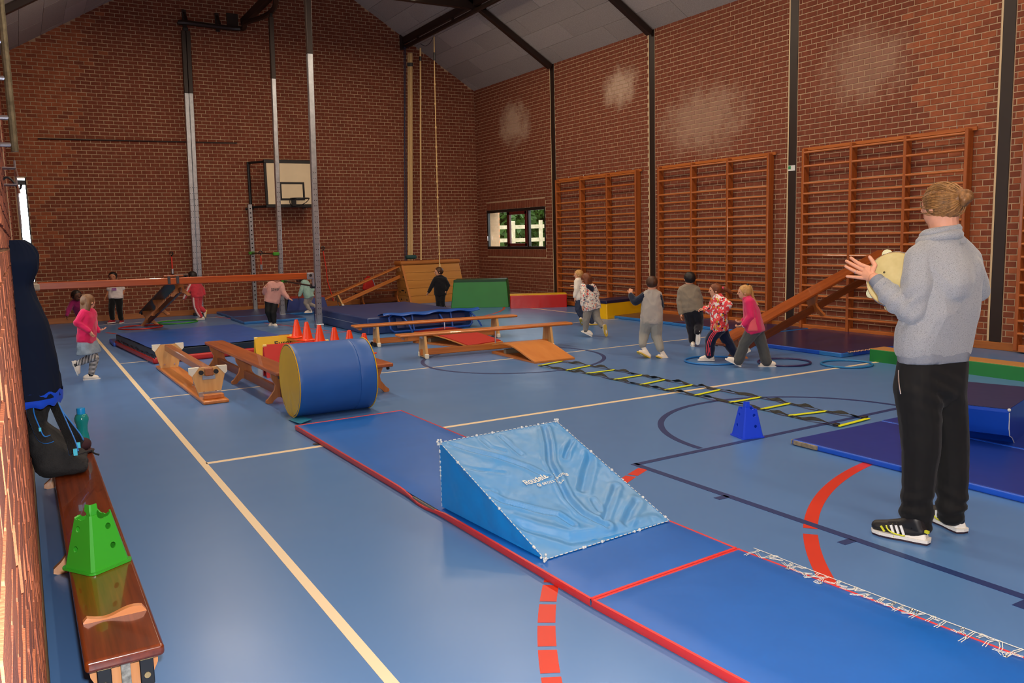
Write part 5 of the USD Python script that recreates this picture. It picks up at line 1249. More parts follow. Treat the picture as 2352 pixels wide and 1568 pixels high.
# hooded jacket hanging from the left wall
yj = 5.35
SIL = [(551, 30, 42), (556, 32, 64), (566, 33, 76), (582, 34, 85), (600, 35, 88), (620, 37, 87), (640, 39, 79), (655, 40, 73), (680, 42, 84), (705, 44, 98), (735, 46, 112), (765, 48, 120), (800, 50, 126), (840, 53, 133), (880, 57, 141), (898, 60, 145)]
t = thing('jacket', 'navy hooded jacket with bright blue lining hanging on the left wall', 'jacket', (0.05, yj, .8))
V, n = [], 40
zs = []
for (py, x0, x1) in SIL:
    p0, p1 = on(max(x0, 30), py, 1, yj), on(x1, py, 1, yj); zs.append((p1[2], max(p1[0], .03)))
zz = np.linspace(zs[0][0], zs[-1][0], 44); pr = np.interp(-zz, [-z for z, _ in zs], [p for _, p in zs])
wy = np.interp(-zz, [-zs[0][0], -zs[4][0], -zs[7][0], -zs[10][0], -zs[-1][0]], [.03, .12, .10, .21, .26])
for z, p, w in zip(zz, pr, wy):
    for k in range(n):
        a_ = -pi / 2 + pi * k / (n - 1)
        f = .018 * (meshkit.fbm(np.array([[k * .35, z * 5, 1.0]]), 3)[0] - .5) * 2 * math.cos(a_)
        V.append([XL + .012 + (p - XL - .012 + f) * math.cos(a_) ** .8 if abs(math.cos(a_)) > 1e-6 else XL + .012, yj + (w + f) * math.sin(a_), z])
F = [[i * n + j, i * n + j + 1, (i + 1) * n + j + 1, (i + 1) * n + j] for i in range(len(zz) - 1) for j in range(n - 1)]
m = G().add(V, F).tm()
if m.face_normals[:, 0].mean() < 0: m.invert()
JN = mat('navy_jacket_cloth', (16, 24, 42), rough=.9, spec=.1, bump=.15, bscale=30)
obj('outer_shell', m, JN, t, world=True, smooth=True)
V = []
for dz, k0 in ((.03, .985), (-.02, .97), (-.045, .90)):
    for k in range(n):
        a_ = -pi / 2 + pi * k / (n - 1); w = .004 * math.sin(k * 1.1)
        V.append([XL + .012 + (pr[-1] - XL) * k0 * max(math.cos(a_), 0) ** .8 * .97, yj + wy[-1] * k0 * math.sin(a_), zz[-1] + dz + w * 2 + .03 * (k > 20) * (dz < 0) * 0])
F = [[i * n + j, i * n + j + 1, (i + 1) * n + j + 1, (i + 1) * n + j] for i in range(2) for j in range(n - 1)]
m = G().add(V, F).tm()
if m.face_normals[:, 0].mean() < 0: m.invert()
obj('lining', m, mat('bright_blue_lining', (12, 70, 200), rough=.45), t, world=True, smooth=True)
obj('hanging_loop', G().cyl((XL, yj, zz[0] - .03), (XL + .06, yj, zz[0] - .01), .012, n=8), CHROME, t, world=True)

# water bottle, cap and rucksack on the near bench
ZB = .346
bt = np.array([.262, 6.03, ZB]); top = vert(bt, 910, 168)[2] - ZB
t = thing('water_bottle', 'teal plastic water bottle with a blue cap standing on the near bench', 'bottle', tuple(bt))
s = top / .235
obj('bottle_body', G().lathe([(0, .001), (.036, .0), (.040, .008), (.037, .05), (.031, .085), (.033, .12), (.042, .155), (.042, .172), (.034, .192), (.025, .198), (0, .198)][:], n=28), mat('teal_translucent', (30, 150, 146), rough=.15, trans=.35, spec=.6), t, smooth=50)
obj('cap', G().lathe([(.0, .197), (.0245, .197), (.026, .202), (.026, .232), (.023, .237), (0, .237)], n=24), mat('cyan_cap', (12, 140, 206), rough=.35), t, smooth=40)
BLK = mat('black_mesh_cloth', (26, 26, 28), rough=.85, var=.3, vscale=40, bump=.4, bscale=120)
BLU = mat('blue_piping', (24, 112, 196), rough=.6)
t = thing('rucksack', 'black rucksack with blue-edged straps slumped on the near bench against the wall', 'bag', (.13, 5.45, ZB))
yr = 5.45
def rp(px, py, y): return on(px, py, 1, y)
S_ = m3.Manifold.sphere
pts = [((.03, 5.25, .40), .05), ((.20, 5.22, .385), .035), ((.22, 5.55, .385), .035), ((.02, 5.60, .43), .06), ((.00, 5.32, .56), .045), ((.0, 5.62, .60), .045), ((.10, 5.50, .46), .05)]
mm = m3.Manifold.batch_hull([S_(r, 16).translate(tuple(p)) for p, r in pts]) + m3.Manifold.batch_hull([S_(.04, 16).translate((-.005, 5.50, .62)), S_(.035, 16).translate((.0, 5.64, .72)), S_(.05, 16).translate((.0, 5.6, .55)), S_(.03, 12).translate((.06, 5.60, .70))])
mm = mm.refine_to_length(.02); v, f, _ = meshkit.arrays(mm); tm_ = trimesh.Trimesh(v, f); trimesh.smoothing.filter_taubin(tm_, iterations=12)
tm_.vertices += tm_.vertex_normals * ((meshkit.fbm(np.asarray(tm_.vertices) * 16, 3) - .5) * .03)[:, None]; tm_.vertices[:, 0] = np.maximum(tm_.vertices[:, 0], XL + .012)
obj('pack', tm_, BLK, t, world=True, smooth=True)
def flat_strap(px, y, w, m, name, off=0):
    ys = np.broadcast_to(y, (len(px),)); P = spline([rp(a, b, c) for (a, b), c in zip(px, ys)], 26)
    T = np.gradient(P, axis=0); T /= np.linalg.norm(T, axis=1, keepdims=True); N = np.cross(T, RIGHT); N /= np.linalg.norm(N, axis=1, keepdims=True)
    Wd = np.cross(N, T) * 0 + np.cross(T, FWD); Wd /= np.linalg.norm(Wd, axis=1, keepdims=True)
    Nn = np.cross(Wd, T) * .007
    V = np.stack([P - Wd * w / 2 - Nn, P + Wd * w / 2 - Nn, P + Wd * w / 2 + Nn, P - Wd * w / 2 + Nn], 1).reshape(-1, 3); k = len(P)
    F = [[i * 4 + j, i * 4 + (j + 1) % 4, (i + 1) * 4 + (j + 1) % 4, (i + 1) * 4 + j] for i in range(k - 1) for j in range(4)]
    mq = G().add(V, F + [[3, 2, 1, 0], [4 * k - 4, 4 * k - 3, 4 * k - 2, 4 * k - 1]]).tm(); mq.fix_normals()
    sp_ = obj(name, mq, m, t, world=True, smooth=40)
    for s_ in (-1, 1): obj('blue_edging', G().tube(P + Wd * s_ * w / 2, .0045, 6), BLU, sp_, world=True)
flat_strap([(106, 900), (118, 915), (132, 945), (150, 985), (163, 1015), (170, 1040)], [5.55, 5.5, 5.4, 5.3, 5.2, 5.15], .05, BLK, 'shoulder_strap')
flat_strap([(104, 900), (116, 912), (130, 940), (155, 975), (178, 1005), (186, 1018)], [5.6, 5.58, 5.55, 5.5, 5.45, 5.4], .05, BLK, 'shoulder_strap')
flat_strap([(70, 925), (72, 955), (84, 985), (98, 1008), (120, 1006)], 5.18, .035, BLK, 'side_strap')
obj('zip_pull', G().box(rp(92, 986, 5.16), (.012, .01, .02)).box(rp(180, 1022, 5.2), (.02, .02, .03)).box(rp(173, 1038, 5.1), (.02, .02, .035)), mat('cyan_pull', (60, 190, 220), rough=.5), t, world=True, kind='stuff')
P = spline([rp(170, 1046, 5.1), rp(195, 1038, 5.2), rp(214, 1034, 5.3), rp(220, 1042, 5.2), rp(228, 1044, 5.2)], 24); obj('loose_cord', G().tube(P, .005, 6), BLK, t, world=True)
cp_ = np.array([.235, 5.80, ZB])
t = thing('cap_hat', 'dark maroon cloth cap lying on the near bench behind the rucksack', 'cap', tuple(cp_))
obj('crown', m3.Manifold.batch_hull([S_(.05, 16).translate((-.03, 0, .045)), S_(.042, 16).translate((.02, .02, .042))]), mat('maroon_cloth', (52, 18, 26), rough=.8), t)
obj('brim', G().lathe([(.0, .004), (.07, .004), (.075, .010), (.04, .016)], (.0, -.02, 0), n=20), mat('maroon_cloth', (52, 18, 26), rough=.8), t)

# outside the low window: paved yard, fence, slide, trees, a brick pier
t = obj('yard', G().box((XR + 15.4, 20, -.12), (30, 60, .2)), mat('yard_paving', (150, 146, 140), rough=.9, var=.2, vscale=2), label='pale paved yard outside the low window', cat='yard', smooth=False, kind=None)
FEN = mat('weathered_fence_wood', (196, 182, 150), rough=.85, var=.3, vscale=8)
t = thing('yard_fence', 'weathered wooden rail fence in the yard outside the low window', 'fence', (15.5, 26, 0))
dv = np.array([.862, -.507, 0]); o = np.array([13.2, 26.2, 0])
for z in (.95, 1.45, 1.9): obj('rail', G().bar(o - dv * 1.0 + [0, 0, z], o + dv * 14 + [0, 0, z], .05, .13), FEN, t, world=True)
for k in range(14): obj('fence_post', G().box(o + dv * (k * .95) + [0, 0, 1.06], (.10, .10, 2.1)), FEN, t, world=True)
t = thing('slide_panel', 'pale board leaning in the yard outside the low window', 'panel', (12.9, 21.8, 0))
obj('board', G().hexa([(12.6, 21.2, 0), (13.6, 22.5, 0), (13.55, 22.55, 0), (12.55, 21.25, 0)], [(12.9, 21.2, 1.35), (13.7, 22.3, .85), (13.65, 22.35, .85), (12.85, 21.25, 1.35)]), mat('pale_panel', (206, 206, 200), rough=.6), t, world=True)
t = thing('brick_pier', 'sunlit brick pier just outside the low window', 'pier', (11.4, 20.95, 0))
pb = mat('outdoor_brick', (206, 150, 112), rough=.85); g = G()
obj('pier_core', G().box((11.48, 20.95, 1.5), (.50, .50, 3.0)), MORTAR, t, world=True)
for i in range(34):
    for k in range(3):
        y = 20.70 + .085 + (k - (.5 if i % 2 else 0)) * .19
        a_, b_ = max(y - .09, 20.70), min(y + .09, 21.2)
        if b_ - a_ > .03: obj('brick', boxm((11.228, (a_ + b_) / 2, .05 + i * .08 + .03), (.012, b_ - a_, .066)), pb, t, world=True, smooth=False)
        x = 11.23 + .085 + (k - (.5 if i % 2 == 0 else 0)) * .19; a_, b_ = max(x - .09, 11.23), min(x + .09, 11.73)
        if b_ - a_ > .03: obj('brick', boxm(((a_ + b_) / 2, 20.698, .05 + i * .08 + .03), (b_ - a_, .012, .066)), pb, t, world=True, smooth=False)
LEAF = usdkit.material(stage, '/World/Looks/leaf', {'g': ('geometry', {}), 'r': ('rgb_ramp', dict(ramp=[(0, lin((64, 96, 30))), (.6, lin((96, 120, 40))), (1, lin((150, 130, 52)))])), 'p': ('principled_bsdf', dict(roughness=.6)), 't': ('translucent_bsdf', {}), 'm': ('mix_closure', dict(fac=.35))}, [('g.random_per_island', 'r.fac'), ('r.color', 'p.base_color'), ('r.color', 't.color'), ('p.BSDF', 'm.closure1'), ('t.BSDF', 'm.closure2')], surface='m.closure')
BARK = mat('bark', (70, 56, 44), rough=.9)
for k, (x, y, h, w) in enumerate(((20.6, 33.5, 5.2, 1.45), (17.9, 32.2, 5.0, 1.25), (23.3, 36.2, 5.6, 1.45), (20.2, 39.0, 6.0, 1.8))):
    t = thing('tree', f'leafy green tree beyond the yard fence, {("behind the middle pane", "behind the left pane", "behind the right pane", "farthest to the left")[k]} of the low window', 'tree', (x, y, 0))
    r = np.random.default_rng(20 + k); N = 5200
    d = r.normal(size=(N, 3)); d /= np.linalg.norm(d, axis=1, keepdims=True); c = np.array([x, y, h * .54]) + d * (r.random((N, 1)) ** .45) * [w, w, h * .40] * (1 + .12 * np.sin(d[:, :1] * 7 + k))
    u_ = r.normal(size=(N, 3)); u_ /= np.linalg.norm(u_, axis=1, keepdims=True); v_ = np.cross(u_, r.normal(size=(N, 3))); v_ /= np.linalg.norm(v_, axis=1, keepdims=True); s_ = .16 + .12 * r.random((N, 1))
    V = np.stack([c - u_ * s_, c + v_ * s_ * .6, c + u_ * s_, c - v_ * s_ * .6], 1).reshape(-1, 3)
    obj('foliage', G().add(V, np.arange(4 * N).reshape(-1, 4)), LEAF, t, world=True, smooth=False, kind='stuff')
    obj('trunk', G().cyl((x, y, 0), (x, y, h * .5), .2, .12), BARK, t, world=True)
# ================================================================== people
def fabric(name, rgb, **k): return mat(name, rgb, rough=.85, spec=.2, sheen=.25, bump=.15, bscale=220, bdist=.003, **k)
def skin(name, rgb): return mat(name, rgb, rough=.5, var=.08, vscale=14, spec=.35)
SK1, SK2, SK3 = skin('fair_skin', (226, 164, 130)), skin('brown_skin', (92, 56, 40)), skin('tan_skin', (190, 124, 90))
def hair_m(name, a, b): return mat(name, a, rough=.5, rgb2=b, vscale=1.0, stretch=(60, 60, 8), spec=.4)
H_BROWN, H_DARK, H_BLOND = hair_m('brown_hair', (86, 52, 30), (52, 30, 18)), hair_m('dark_hair', (36, 24, 20), (20, 14, 12)), hair_m('blond_hair', (206, 160, 98), (166, 118, 64))
H_AUB, H_LB = hair_m('auburn_hair', (132, 72, 36), (92, 46, 24)), hair_m('light_brown_hair', (128, 88, 56), (92, 60, 38))
WHITE_SHOE = mat('white_shoe_canvas', (232, 222, 208), rough=.7)
SOLE_W, SOLE_Y = mat('white_sole', (232, 228, 220), rough=.6), mat('gum_yellow_sole', (214, 178, 70), rough=.6)
EYE_M, LIP = mat('eye_dark', (30, 22, 20), rough=.2), mat('lip_pink', (180, 96, 86), rough=.5)
def sph(p, r, seg=14): return m3.Manifold.sphere(float(r), seg).translate(tuple(float(x) for x in p))
def hullm(*pr, seg=14): return m3.Manifold.batch_hull([sph(p, r, seg) for p, r in pr])
def chain(pr, seg=14): return [hullm(a, b, seg=seg) for a, b in zip(pr[:-1], pr[1:])]
def fuse(parts, edge=.022, it=8, wr=0.0, wf=14, seed=0):
    m = m3.Manifold.batch_boolean(parts, m3.OpType.Add).refine_to_length(edge)
    v, f, _ = meshkit.arrays(m); t = trimesh.Trimesh(v, f, process=True)
    trimesh.smoothing.filter_taubin(t, lamb=.5, nu=.53, iterations=it)
    if wr: t.vertices = t.vertices + t.vertex_normals * ((meshkit.fbm(np.asarray(t.vertices) * wf + seed, 4) - .5) * 2 * wr)[:, None]
    return t
def unit(v): v = np.asarray(v, float); return v / np.linalg.norm(v)
def hand_parts(w, d, palm_n, hs, thumb_side, curl=.35, spread=.18):
    """palm and five bent fingers; w wrist, d along the hand, palm_n out of the palm, hs hand length / 0.19"""
    d, n = unit(d), unit(palm_n); n = unit(n - d * (n @ d)); s = np.cross(d, n) * thumb_side
    P = lambda a, b, c=0: w + (d * a + s * b + n * c) * hs
    out = [hullm((P(.005, .0), .022 * hs), (P(.03, .028), .015 * hs), (P(.03, -.028), .014 * hs), (P(.085, .032), .0125 * hs), (P(.085, -.032), .0115 * hs), seg=10)]
    for k, (b, L) in enumerate(((.031, .070), (.010, .079), (-.012, .073), (-.032, .057))):
        p = P(.085, b); di = unit(d + s * (spread * (.5 - k / 3.0))); r = (.0095 - .0007 * k) * hs; a = curl * (.6 + .12 * k)
        pts = [(p, r * 1.1)]
        for j, fr in enumerate((.44, .31, .25)):
            an = a * (j + .6); dd = unit(di * math.cos(an) + n * math.sin(an)); p = p + dd * L * fr * hs; pts.append((p, r * (1 - .10 * (j + 1))))
        out += chain(pts, 8)
    t0, t1, t2 = P(.022, .030, .004), P(.052, .056, .014), P(.084, .066, .024)
    return out + chain([(t0, .0135 * hs), (t1, .0105 * hs), (t2, .0085 * hs)], 8)
def shoe(t, ank, toe, sc, mat_u, mat_s, up=None, name='shoe'):
    """low canvas shoe; the toe joint is the toe tip, up points from sole to ankle"""
    ank, toe = np.asarray(ank), np.asarray(toe); f = toe - ank
    up = np.array([0, 0, 1.0]) if up is None else unit(up)
    fd = unit(f - up * (f @ up)); L = .172 * sc; heel = toe - fd * (L - .03 * sc); sd = np.cross(fd, up)
    m = [hullm((heel + up * .028 * sc, .026 * sc), (toe - fd * .025 * sc + up * .020 * sc, .022 * sc), (heel + fd * .04 * sc + up * .045 * sc, .026 * sc), (toe - fd * .055 * sc + sd * .008 * sc + up * .02 * sc, .026 * sc)), hullm((heel + fd * .015 * sc + up * .03 * sc, .027 * sc), (ank, .026 * sc))]
    tm_ = fuse(m, .014 * sc, 4); s = obj(name, tm_, mat_u, t, world=True, smooth=True)
    q = m3.Manifold.batch_hull([m3.Manifold.cylinder(.012 * sc, .030 * sc, .030 * sc, 12)])
    R = np.stack([fd, sd, up], 1)
    pl = G(); P = Polygon([(-.024, -.015), (.03, -.018), (.10, -.021), (.132, -.015), (.142, 0), (.132, .015), (.10, .021), (.03, .018), (-.024, .015)]).buffer(.008)
    pl.prism(affinity.scale(P, sc, sc, origin=(0, 0)), .013 * sc, frame(heel + up * (-.002 * sc) + fd * .005 * sc, fd, np.cross(up, fd), up))
    obj('sole', pl, mat_s, s, world=True)
class Fig:
    """joints are given by picture position and depth offset (metres towards the camera) from the upright plane through the figure's standing point"""
    def __init__(s, label, foot, sc, cat='person', z=0):
        s.F = fl_(*foot, z); s.v = unit(np.array([s.F[0], s.F[1], 0.0])); s.sc = sc; s.px = ((s.F - EYE) @ FWD) / FPX
        s.side = np.array([s.v[1], -s.v[0], 0.0]); s.up = np.array([0, 0, 1.0])
        s.t = thing('person', label, cat, tuple(s.F))
    def J(s, px, py, d=0.0):
        r = ray(px, py); k = ((s.F - EYE) @ s.v - d) / (r @ s.v); return EYE + k * r
    def dirv(s, right, near, up): return unit(s.side * right - s.v * near + s.up * up)
    def head(s, c, r, face, hair, skin_m, style='short', tilt=(0, 0, 1), extra=None, cover=.25, brow=.15):
        f = unit(face); u = unit(np.asarray(tilt, float)); f = unit(f - u * (f @ u)); w = np.cross(u, f)
        R = np.stack([f, w, u], 1)
        def el(p, rad, seg=16):
            m = m3.Manifold.sphere(1.0, seg).scale(tuple(float(x) * r for x in rad)); M = np.zeros((3, 4)); M[:, :3] = R; M[:, 3] = c + R @ (np.asarray(p) * r); return m.transform(M)
        s.hd = [el((0, 0, .12), (1.0, .86, .98), 20), el((.30, 0, -.38), (.62, .62, .70)), m3.Manifold.batch_hull([el((.93, 0, .05), (.05, .06, .05), 8), el((1.08, 0, -.24), (.09, .10, .08), 8), el((.80, 0, -.25), (.1, .14, .1), 8)]),
                el((.05, .84, -.10), (.19, .09, .26), 10), el((.05, -.84, -.10), (.19, .09, .26), 10)]
        for q in (-1, 1): obj('eye', el((.86, q * .34, .02), (.07, .12, .07), 10), EYE_M, s.t, world=True, smooth=True)
        obj('mouth', el((.86, 0, -.55), (.08, .20, .045), 10), LIP, s.t, world=True, smooth=True)
        hm = [el((-.06, 0, .17), (1.06, .96, 1.02), 20)]
        cut = el((1.12, 0, -.42), (1.02, 1.15, 1.10), 18)
        hm = [hm[0] - cut - el((.35, 0, -1.0), (1.0, 1.2, .72), 14)]
        if style == 'long': hm += [m3.Manifold.batch_hull([el((-.35, .55, -.2), (.5, .4, .5), 10), el((-.35, -.55, -.2), (.5, .4, .5), 10), el((-.55, .5, -1.15), (.4, .42, .42), 10), el((-.55, -.5, -1.15), (.4, .42, .42), 10)])]
        if style == 'crop': hm[0] = hm[0]
        s.hf = (f, w, u, R, c, r)
        if extra:
            for pr in extra: hm += chain([(c + R @ (np.asarray(p) * r), q * r) for p, q in pr], 10)
        obj('hair', fuse(hm, r * .16, 5, wr=r * .05, wf=4 / r * .6), hair, s.t, world=True, smooth=True)
    def body(s, j, skin_m, edge=.020):
        k = s.sc; p = list(s.hd); c = s.hf[4]
        p += chain([(c - s.hf[2] * s.hf[5] * .4, .045 * k), (j['neck'], .042 * k)])
        ch = (j['shL'] + j['shR']) / 2; hp = (j['hipL'] + j['hipR']) / 2
        p += [hullm((j['neck'] - [0, 0, .02 * k], .032 * k), (j['shL'] - [0, 0, .012 * k], .024 * k), (j['shR'] - [0, 0, .012 * k], .024 * k), (ch * .6 + hp * .4, .042 * k)), hullm((ch * .6 + hp * .4, .042 * k), (j['hipL'], .040 * k), (j['hipR'], .040 * k))]
        for a in 'LR':
            p += chain([(j['sh' + a] - [0, 0, .01 * k], .026 * k), (j['el' + a], .025 * k), (j['wr' + a], .020 * k)])
            p += chain([(j['hip' + a], .055 * k), (j['kn' + a], .038 * k), (j['an' + a], .027 * k)])
            if 'h' + a in j:
                d, n, ts, cu = j['h' + a]; p += hand_parts(j['wr' + a], d, n, .58 * k, ts, cu)
        obj('body', fuse(p, edge * k, 3), skin_m, s.t, world=True, smooth=True)
    def top(s, j, m, sleeve=1.0, hem=.35, hood=False, sleeve_m=None, puff=.012, wr=.010, name='top', rhip=None, seed=0):
        k = s.sc; q = puff * k
        ch = (j['shL'] + j['shR']) / 2; hL, hR = j['hipL'], j['hipR']; hc = (hL + hR) / 2
        wL, wR = hL + (j['shL'] - hL) * (.18 - hem * 0), hR + (j['shR'] - hR) * .18
        rh = (rhip or .068) * k + q
        tr = hullm((wL, rh), (wR, rh), (hL + (wL - hL) * hem, rh * 1.04), (hR + (wR - hR) * hem, rh * 1.04))
        ax = unit(ch - hc); lo = (hc + ((wL + wR) / 2 - hc) * hem) - ax * .030 * k
        tr = tr.trim_by_plane(tuple(float(x) for x in ax), float(ax @ lo))
        p = [hullm((j['neck'] - [0, 0, .01 * k], .040 * k + q), (j['shL'], .038 * k + q), (j['shR'], .038 * k + q), (ch * .62 + hc * .38, .074 * k + q)), hullm((j['shL'] * .8 + ch * .2, .045 * k + q), (j['shR'] * .8 + ch * .2, .045 * k + q), (ch * .62 + hc * .38, .074 * k + q), (wL, rh), (wR, rh)), tr]
        sl = []
        for a in 'LR':
            pts = [(j['sh' + a], .038 * k + q), (j['el' + a], .032 * k + q)]
            if sleeve >= 1: pts.append((j['wr' + a] + (j['el' + a] - j['wr' + a]) * .06, .023 * k + q * .7))
            elif sleeve < .6: pts = [(j['sh' + a], .038 * k + q), (j['sh' + a] + (j['el' + a] - j['sh' + a]) * sleeve * 1.6, .036 * k + q)]
            sl.append(chain(pts))
        if hood: p.append(hullm((ch * .5 + j['neck'] * .5 - s.hf[0] * .06 * k, .05 * k), (j['shL'] * .4 + ch * .6 - s.hf[0] * .07 * k - [0, 0, .03 * k], .04 * k), (j['shR'] * .4 + ch * .6 - s.hf[0] * .07 * k - [0, 0, .03 * k], .04 * k)))
        if sleeve_m is None: p += sl[0] + sl[1]
        o = obj(name, fuse(p, .020 * k, 6, wr=wr * k, wf=22, seed=seed), m, s.t, world=True, smooth=True)
        if sleeve_m is not None:
            for x in sl: obj('sleeve', fuse(x, .018 * k, 5, wr=wr * k, wf=22), sleeve_m, s.t, world=True, smooth=True)
        return o
    def pants(s, j, m, flare=.036, puff=.010, wr=.010, name='trousers', split=None, upto=.04, seed=0):
        k = s.sc; q = puff * k; hL, hR = j['hipL'], j['hipR']
        pel = [hullm((hL + [0, 0, .045 * k], .060 * k + q), (hR + [0, 0, .045 * k], .060 * k + q), (hL, .066 * k + q), (hR, .066 * k + q))]
        legs = []
        for a in 'LR':
            an = j['an' + a] + (j['kn' + a] - j['an' + a]) * upto
            legs.append(chain([(j['hip' + a], .064 * k + q), (j['kn' + a], .046 * k + q), (an, flare * k + q * .5)]))
        if split:
            obj(name, fuse(pel, .02 * k, 4), m, s.t, world=True, smooth=True)
            for x, mm in zip(legs, split): obj('legging', fuse(x, .018 * k, 4), mm, s.t, world=True, smooth=True)
        else: obj(name, fuse(pel + legs[0] + legs[1], .020 * k, 6, wr=wr * k, wf=20, seed=seed), m, s.t, world=True, smooth=True)
    def stripe(s, pts, r, m, name='side_stripe'):
        obj(name, G().tube(spline(pts, 16), r, 6), m, s.t, world=True, smooth=True)
def limb_offset(a, b, o): return [np.asarray(p) + o for p in (a, b)]

# ---- girl in pink with a denim skirt, left
f = Fig('running girl in a pink top, denim skirt and striped leggings at the left', (214, 871), 1.06)
j = dict(neck=f.J(203, 711), shL=f.J(193, 719, .07), shR=f.J(212, 719, -.06), elL=f.J(178, 741, .10), wrL=f.J(205, 760, .13), elR=f.J(216, 750, -.10), wrR=f.J(226, 759, -.06), hipL=f.J(193, 783, .045), hipR=f.J(203, 783, -.045),
         knR=f.J(217, 824, .0), anR=f.J(209, 861, .0), knL=f.J(211, 820, .05), anL=f.J(176, 836, .05))
j['hL'] = (f.dirv(.55, 0, -1), f.dirv(.6, -.6, .2), -1, .5); j['hR'] = (f.dirv(1, 0, .2), f.dirv(0, 0, 1), 1, .4)
f.head(f.J(202, 693), 15.5 * f.px, f.dirv(.85, -.55, 0), H_LB, SK1, 'long')
f.body(j, SK1)
f.top(j, fabric('hot_pink_cotton', (206, 30, 84)), hem=.2)
DEN = mat('light_denim', (136, 152, 168), rough=.85, var=.25, vscale=14, bump=.3, bscale=180)
def stripes(name, axis, n, tilt=0.0):
    nodes = {'tc': ('texture_coordinate', {}), 'mp': ('mapping', dict(rotation=(0, tilt, 0))), 's': ('separate_xyz', {}), 'm': ('math', dict(math_type='multiply', value2=float(n))), 'fr': ('math', dict(math_type='fraction')), 'r': ('rgb_ramp', dict(ramp=[(0, (.7, .66, .62)), (.5, (.02, .02, .025))], interpolate=False)), 'p': ('principled_bsdf', dict(roughness=.85))}
    return usdkit.material(stage, '/World/Looks/' + name, nodes, [('tc.object', 'mp.vector'), ('mp.vector', 's.vector'), ('s.' + axis, 'm.value1'), ('m.value', 'fr.value1'), ('fr.value', 'r.fac'), ('r.color', 'p.base_color')], surface='p.BSDF')
ST1, ST2 = stripes('striped_leggings', 'z', 62), stripes('striped_leggings_bent', 'x', 62)
f.pants(j, ST1, flare=.030, puff=.004, split=(ST2, ST1), name='leggings')
k = f.sc
w0, w1 = np.array([f.J(190, 776, .05), f.J(207, 775, -.05)]), np.array([f.J(196, 812, .08), f.J(214, 806, -.05)])
sk = [hullm((w0[0], .060), (w0[1], .060), (w1[0], .098), (w1[1], .090)).trim_by_plane((0.0, 0.0, 1.0), float(w1[:, 2].mean() - .012))]
obj('skirt', fuse(sk, .020, 2, wr=.012, wf=16), DEN, f.t, world=True, smooth=True)
shoe(f.t, f.J(208, 864), f.J(228, 869.5, 0), k, WHITE_SHOE, SOLE_W)
shoe(f.t, f.J(172, 838, .05), f.J(177.5, 861, .05), k, WHITE_SHOE, SOLE_W, up=f.dirv(.95, 0, .25))
for a, b in (((209, 858, 0), (208.5, 863, 0)), ((177, 836.5, .05), (171, 839, .05))): obj('sock', G().cyl(f.J(*a), f.J(*b), .034), BLACKM, f.t, world=True)

# ---- child in magenta bending behind her
f = Fig('dark-haired child in magenta bending forward, behind the girl in pink', (190, 772), 1.0)
j = dict(neck=f.J(178, 690, .08), shL=f.J(167, 695, .1), shR=f.J(188, 697, .06), elL=f.J(157, 712, .14), wrL=f.J(153.5, 724, .18), elR=f.J(194, 716, .1), wrR=f.J(196, 730, .15), hipL=f.J(186, 724, -.08), hipR=f.J(196, 724, -.08), knL=f.J(186, 746), anL=f.J(186, 765), knR=f.J(196, 746), anR=f.J(196, 765))
j['hL'] = (f.dirv(-.1, .3, -1), f.dirv(1, 0, 0), 1, .5); j['hR'] = (f.dirv(.1, .3, -1), f.dirv(-1, 0, 0), -1, .5)
f.head(f.J(175.5, 679, .14), 11.5 * f.px, f.dirv(.45, .75, -.35), H_DARK, SK2)
f.body(j, SK2); f.top(j, fabric('magenta_cotton', (150, 34, 96)), hem=.2); f.pants(j, fabric('dark_grey_cotton', (44, 42, 48)))
for a in ((187, 768), (197, 768)): shoe(f.t, f.J(a[0], a[1] - 3), f.J(a[0] - 5, a[1] + 3, .05), 1, WHITE_SHOE, SOLE_W)

# ---- girl in a white shirt and black trousers by the back wall
f = Fig('girl in a white shirt, black trousers and red shoes standing by the back wall', (264, 743), 1.05)
j = dict(neck=f.J(263, 650), shL=f.J(252.5, 656), shR=f.J(277, 656), elL=f.J(248.5, 670), wrL=f.J(243.5, 681), elR=f.J(285, 667), wrR=f.J(281.5, 677, .02), hipL=f.J(259.5, 683), hipR=f.J(273, 683), knL=f.J(256, 710, .03), anL=f.J(258, 731), knR=f.J(274.5, 710, .03), anR=f.J(278, 733))
j['hL'] = (f.dirv(-.4, .1, -1), f.dirv(1, .3, 0), 1, .4); j['hR'] = (f.dirv(-.2, 0, -1), f.dirv(-1, 0, 0), -1, .4)
f.head(f.J(259.5, 635), 9.8 * f.px, f.dirv(-.25, .9, -.25), H_DARK, SK3, extra=[[((-.6, -.6, -.3), .3), ((-.7, -.7, -.9), .25)]])
f.body(j, SK3); f.top(j, fabric('white_cotton', (222, 210, 208)), sleeve=.35, hem=.3); f.pants(j, fabric('black_cotton', (16, 16, 18)), flare=.042)
obj('sequins', G().box(f.J(262, 664, .10), (.09, .012, .05)), mat('pink_sequins', (190, 130, 190), rough=.2, metal=.7, var=.5, vscale=80), f.t, world=True)
RS = mat('red_shoe', (150, 20, 36), rough=.6)
shoe(f.t, f.J(257, 735), f.J(247.5, 742, .06), 1.05, RS, SOLE_W); shoe(f.t, f.J(279, 737), f.J(275.5, 742, .08), 1.05, RS, SOLE_W)

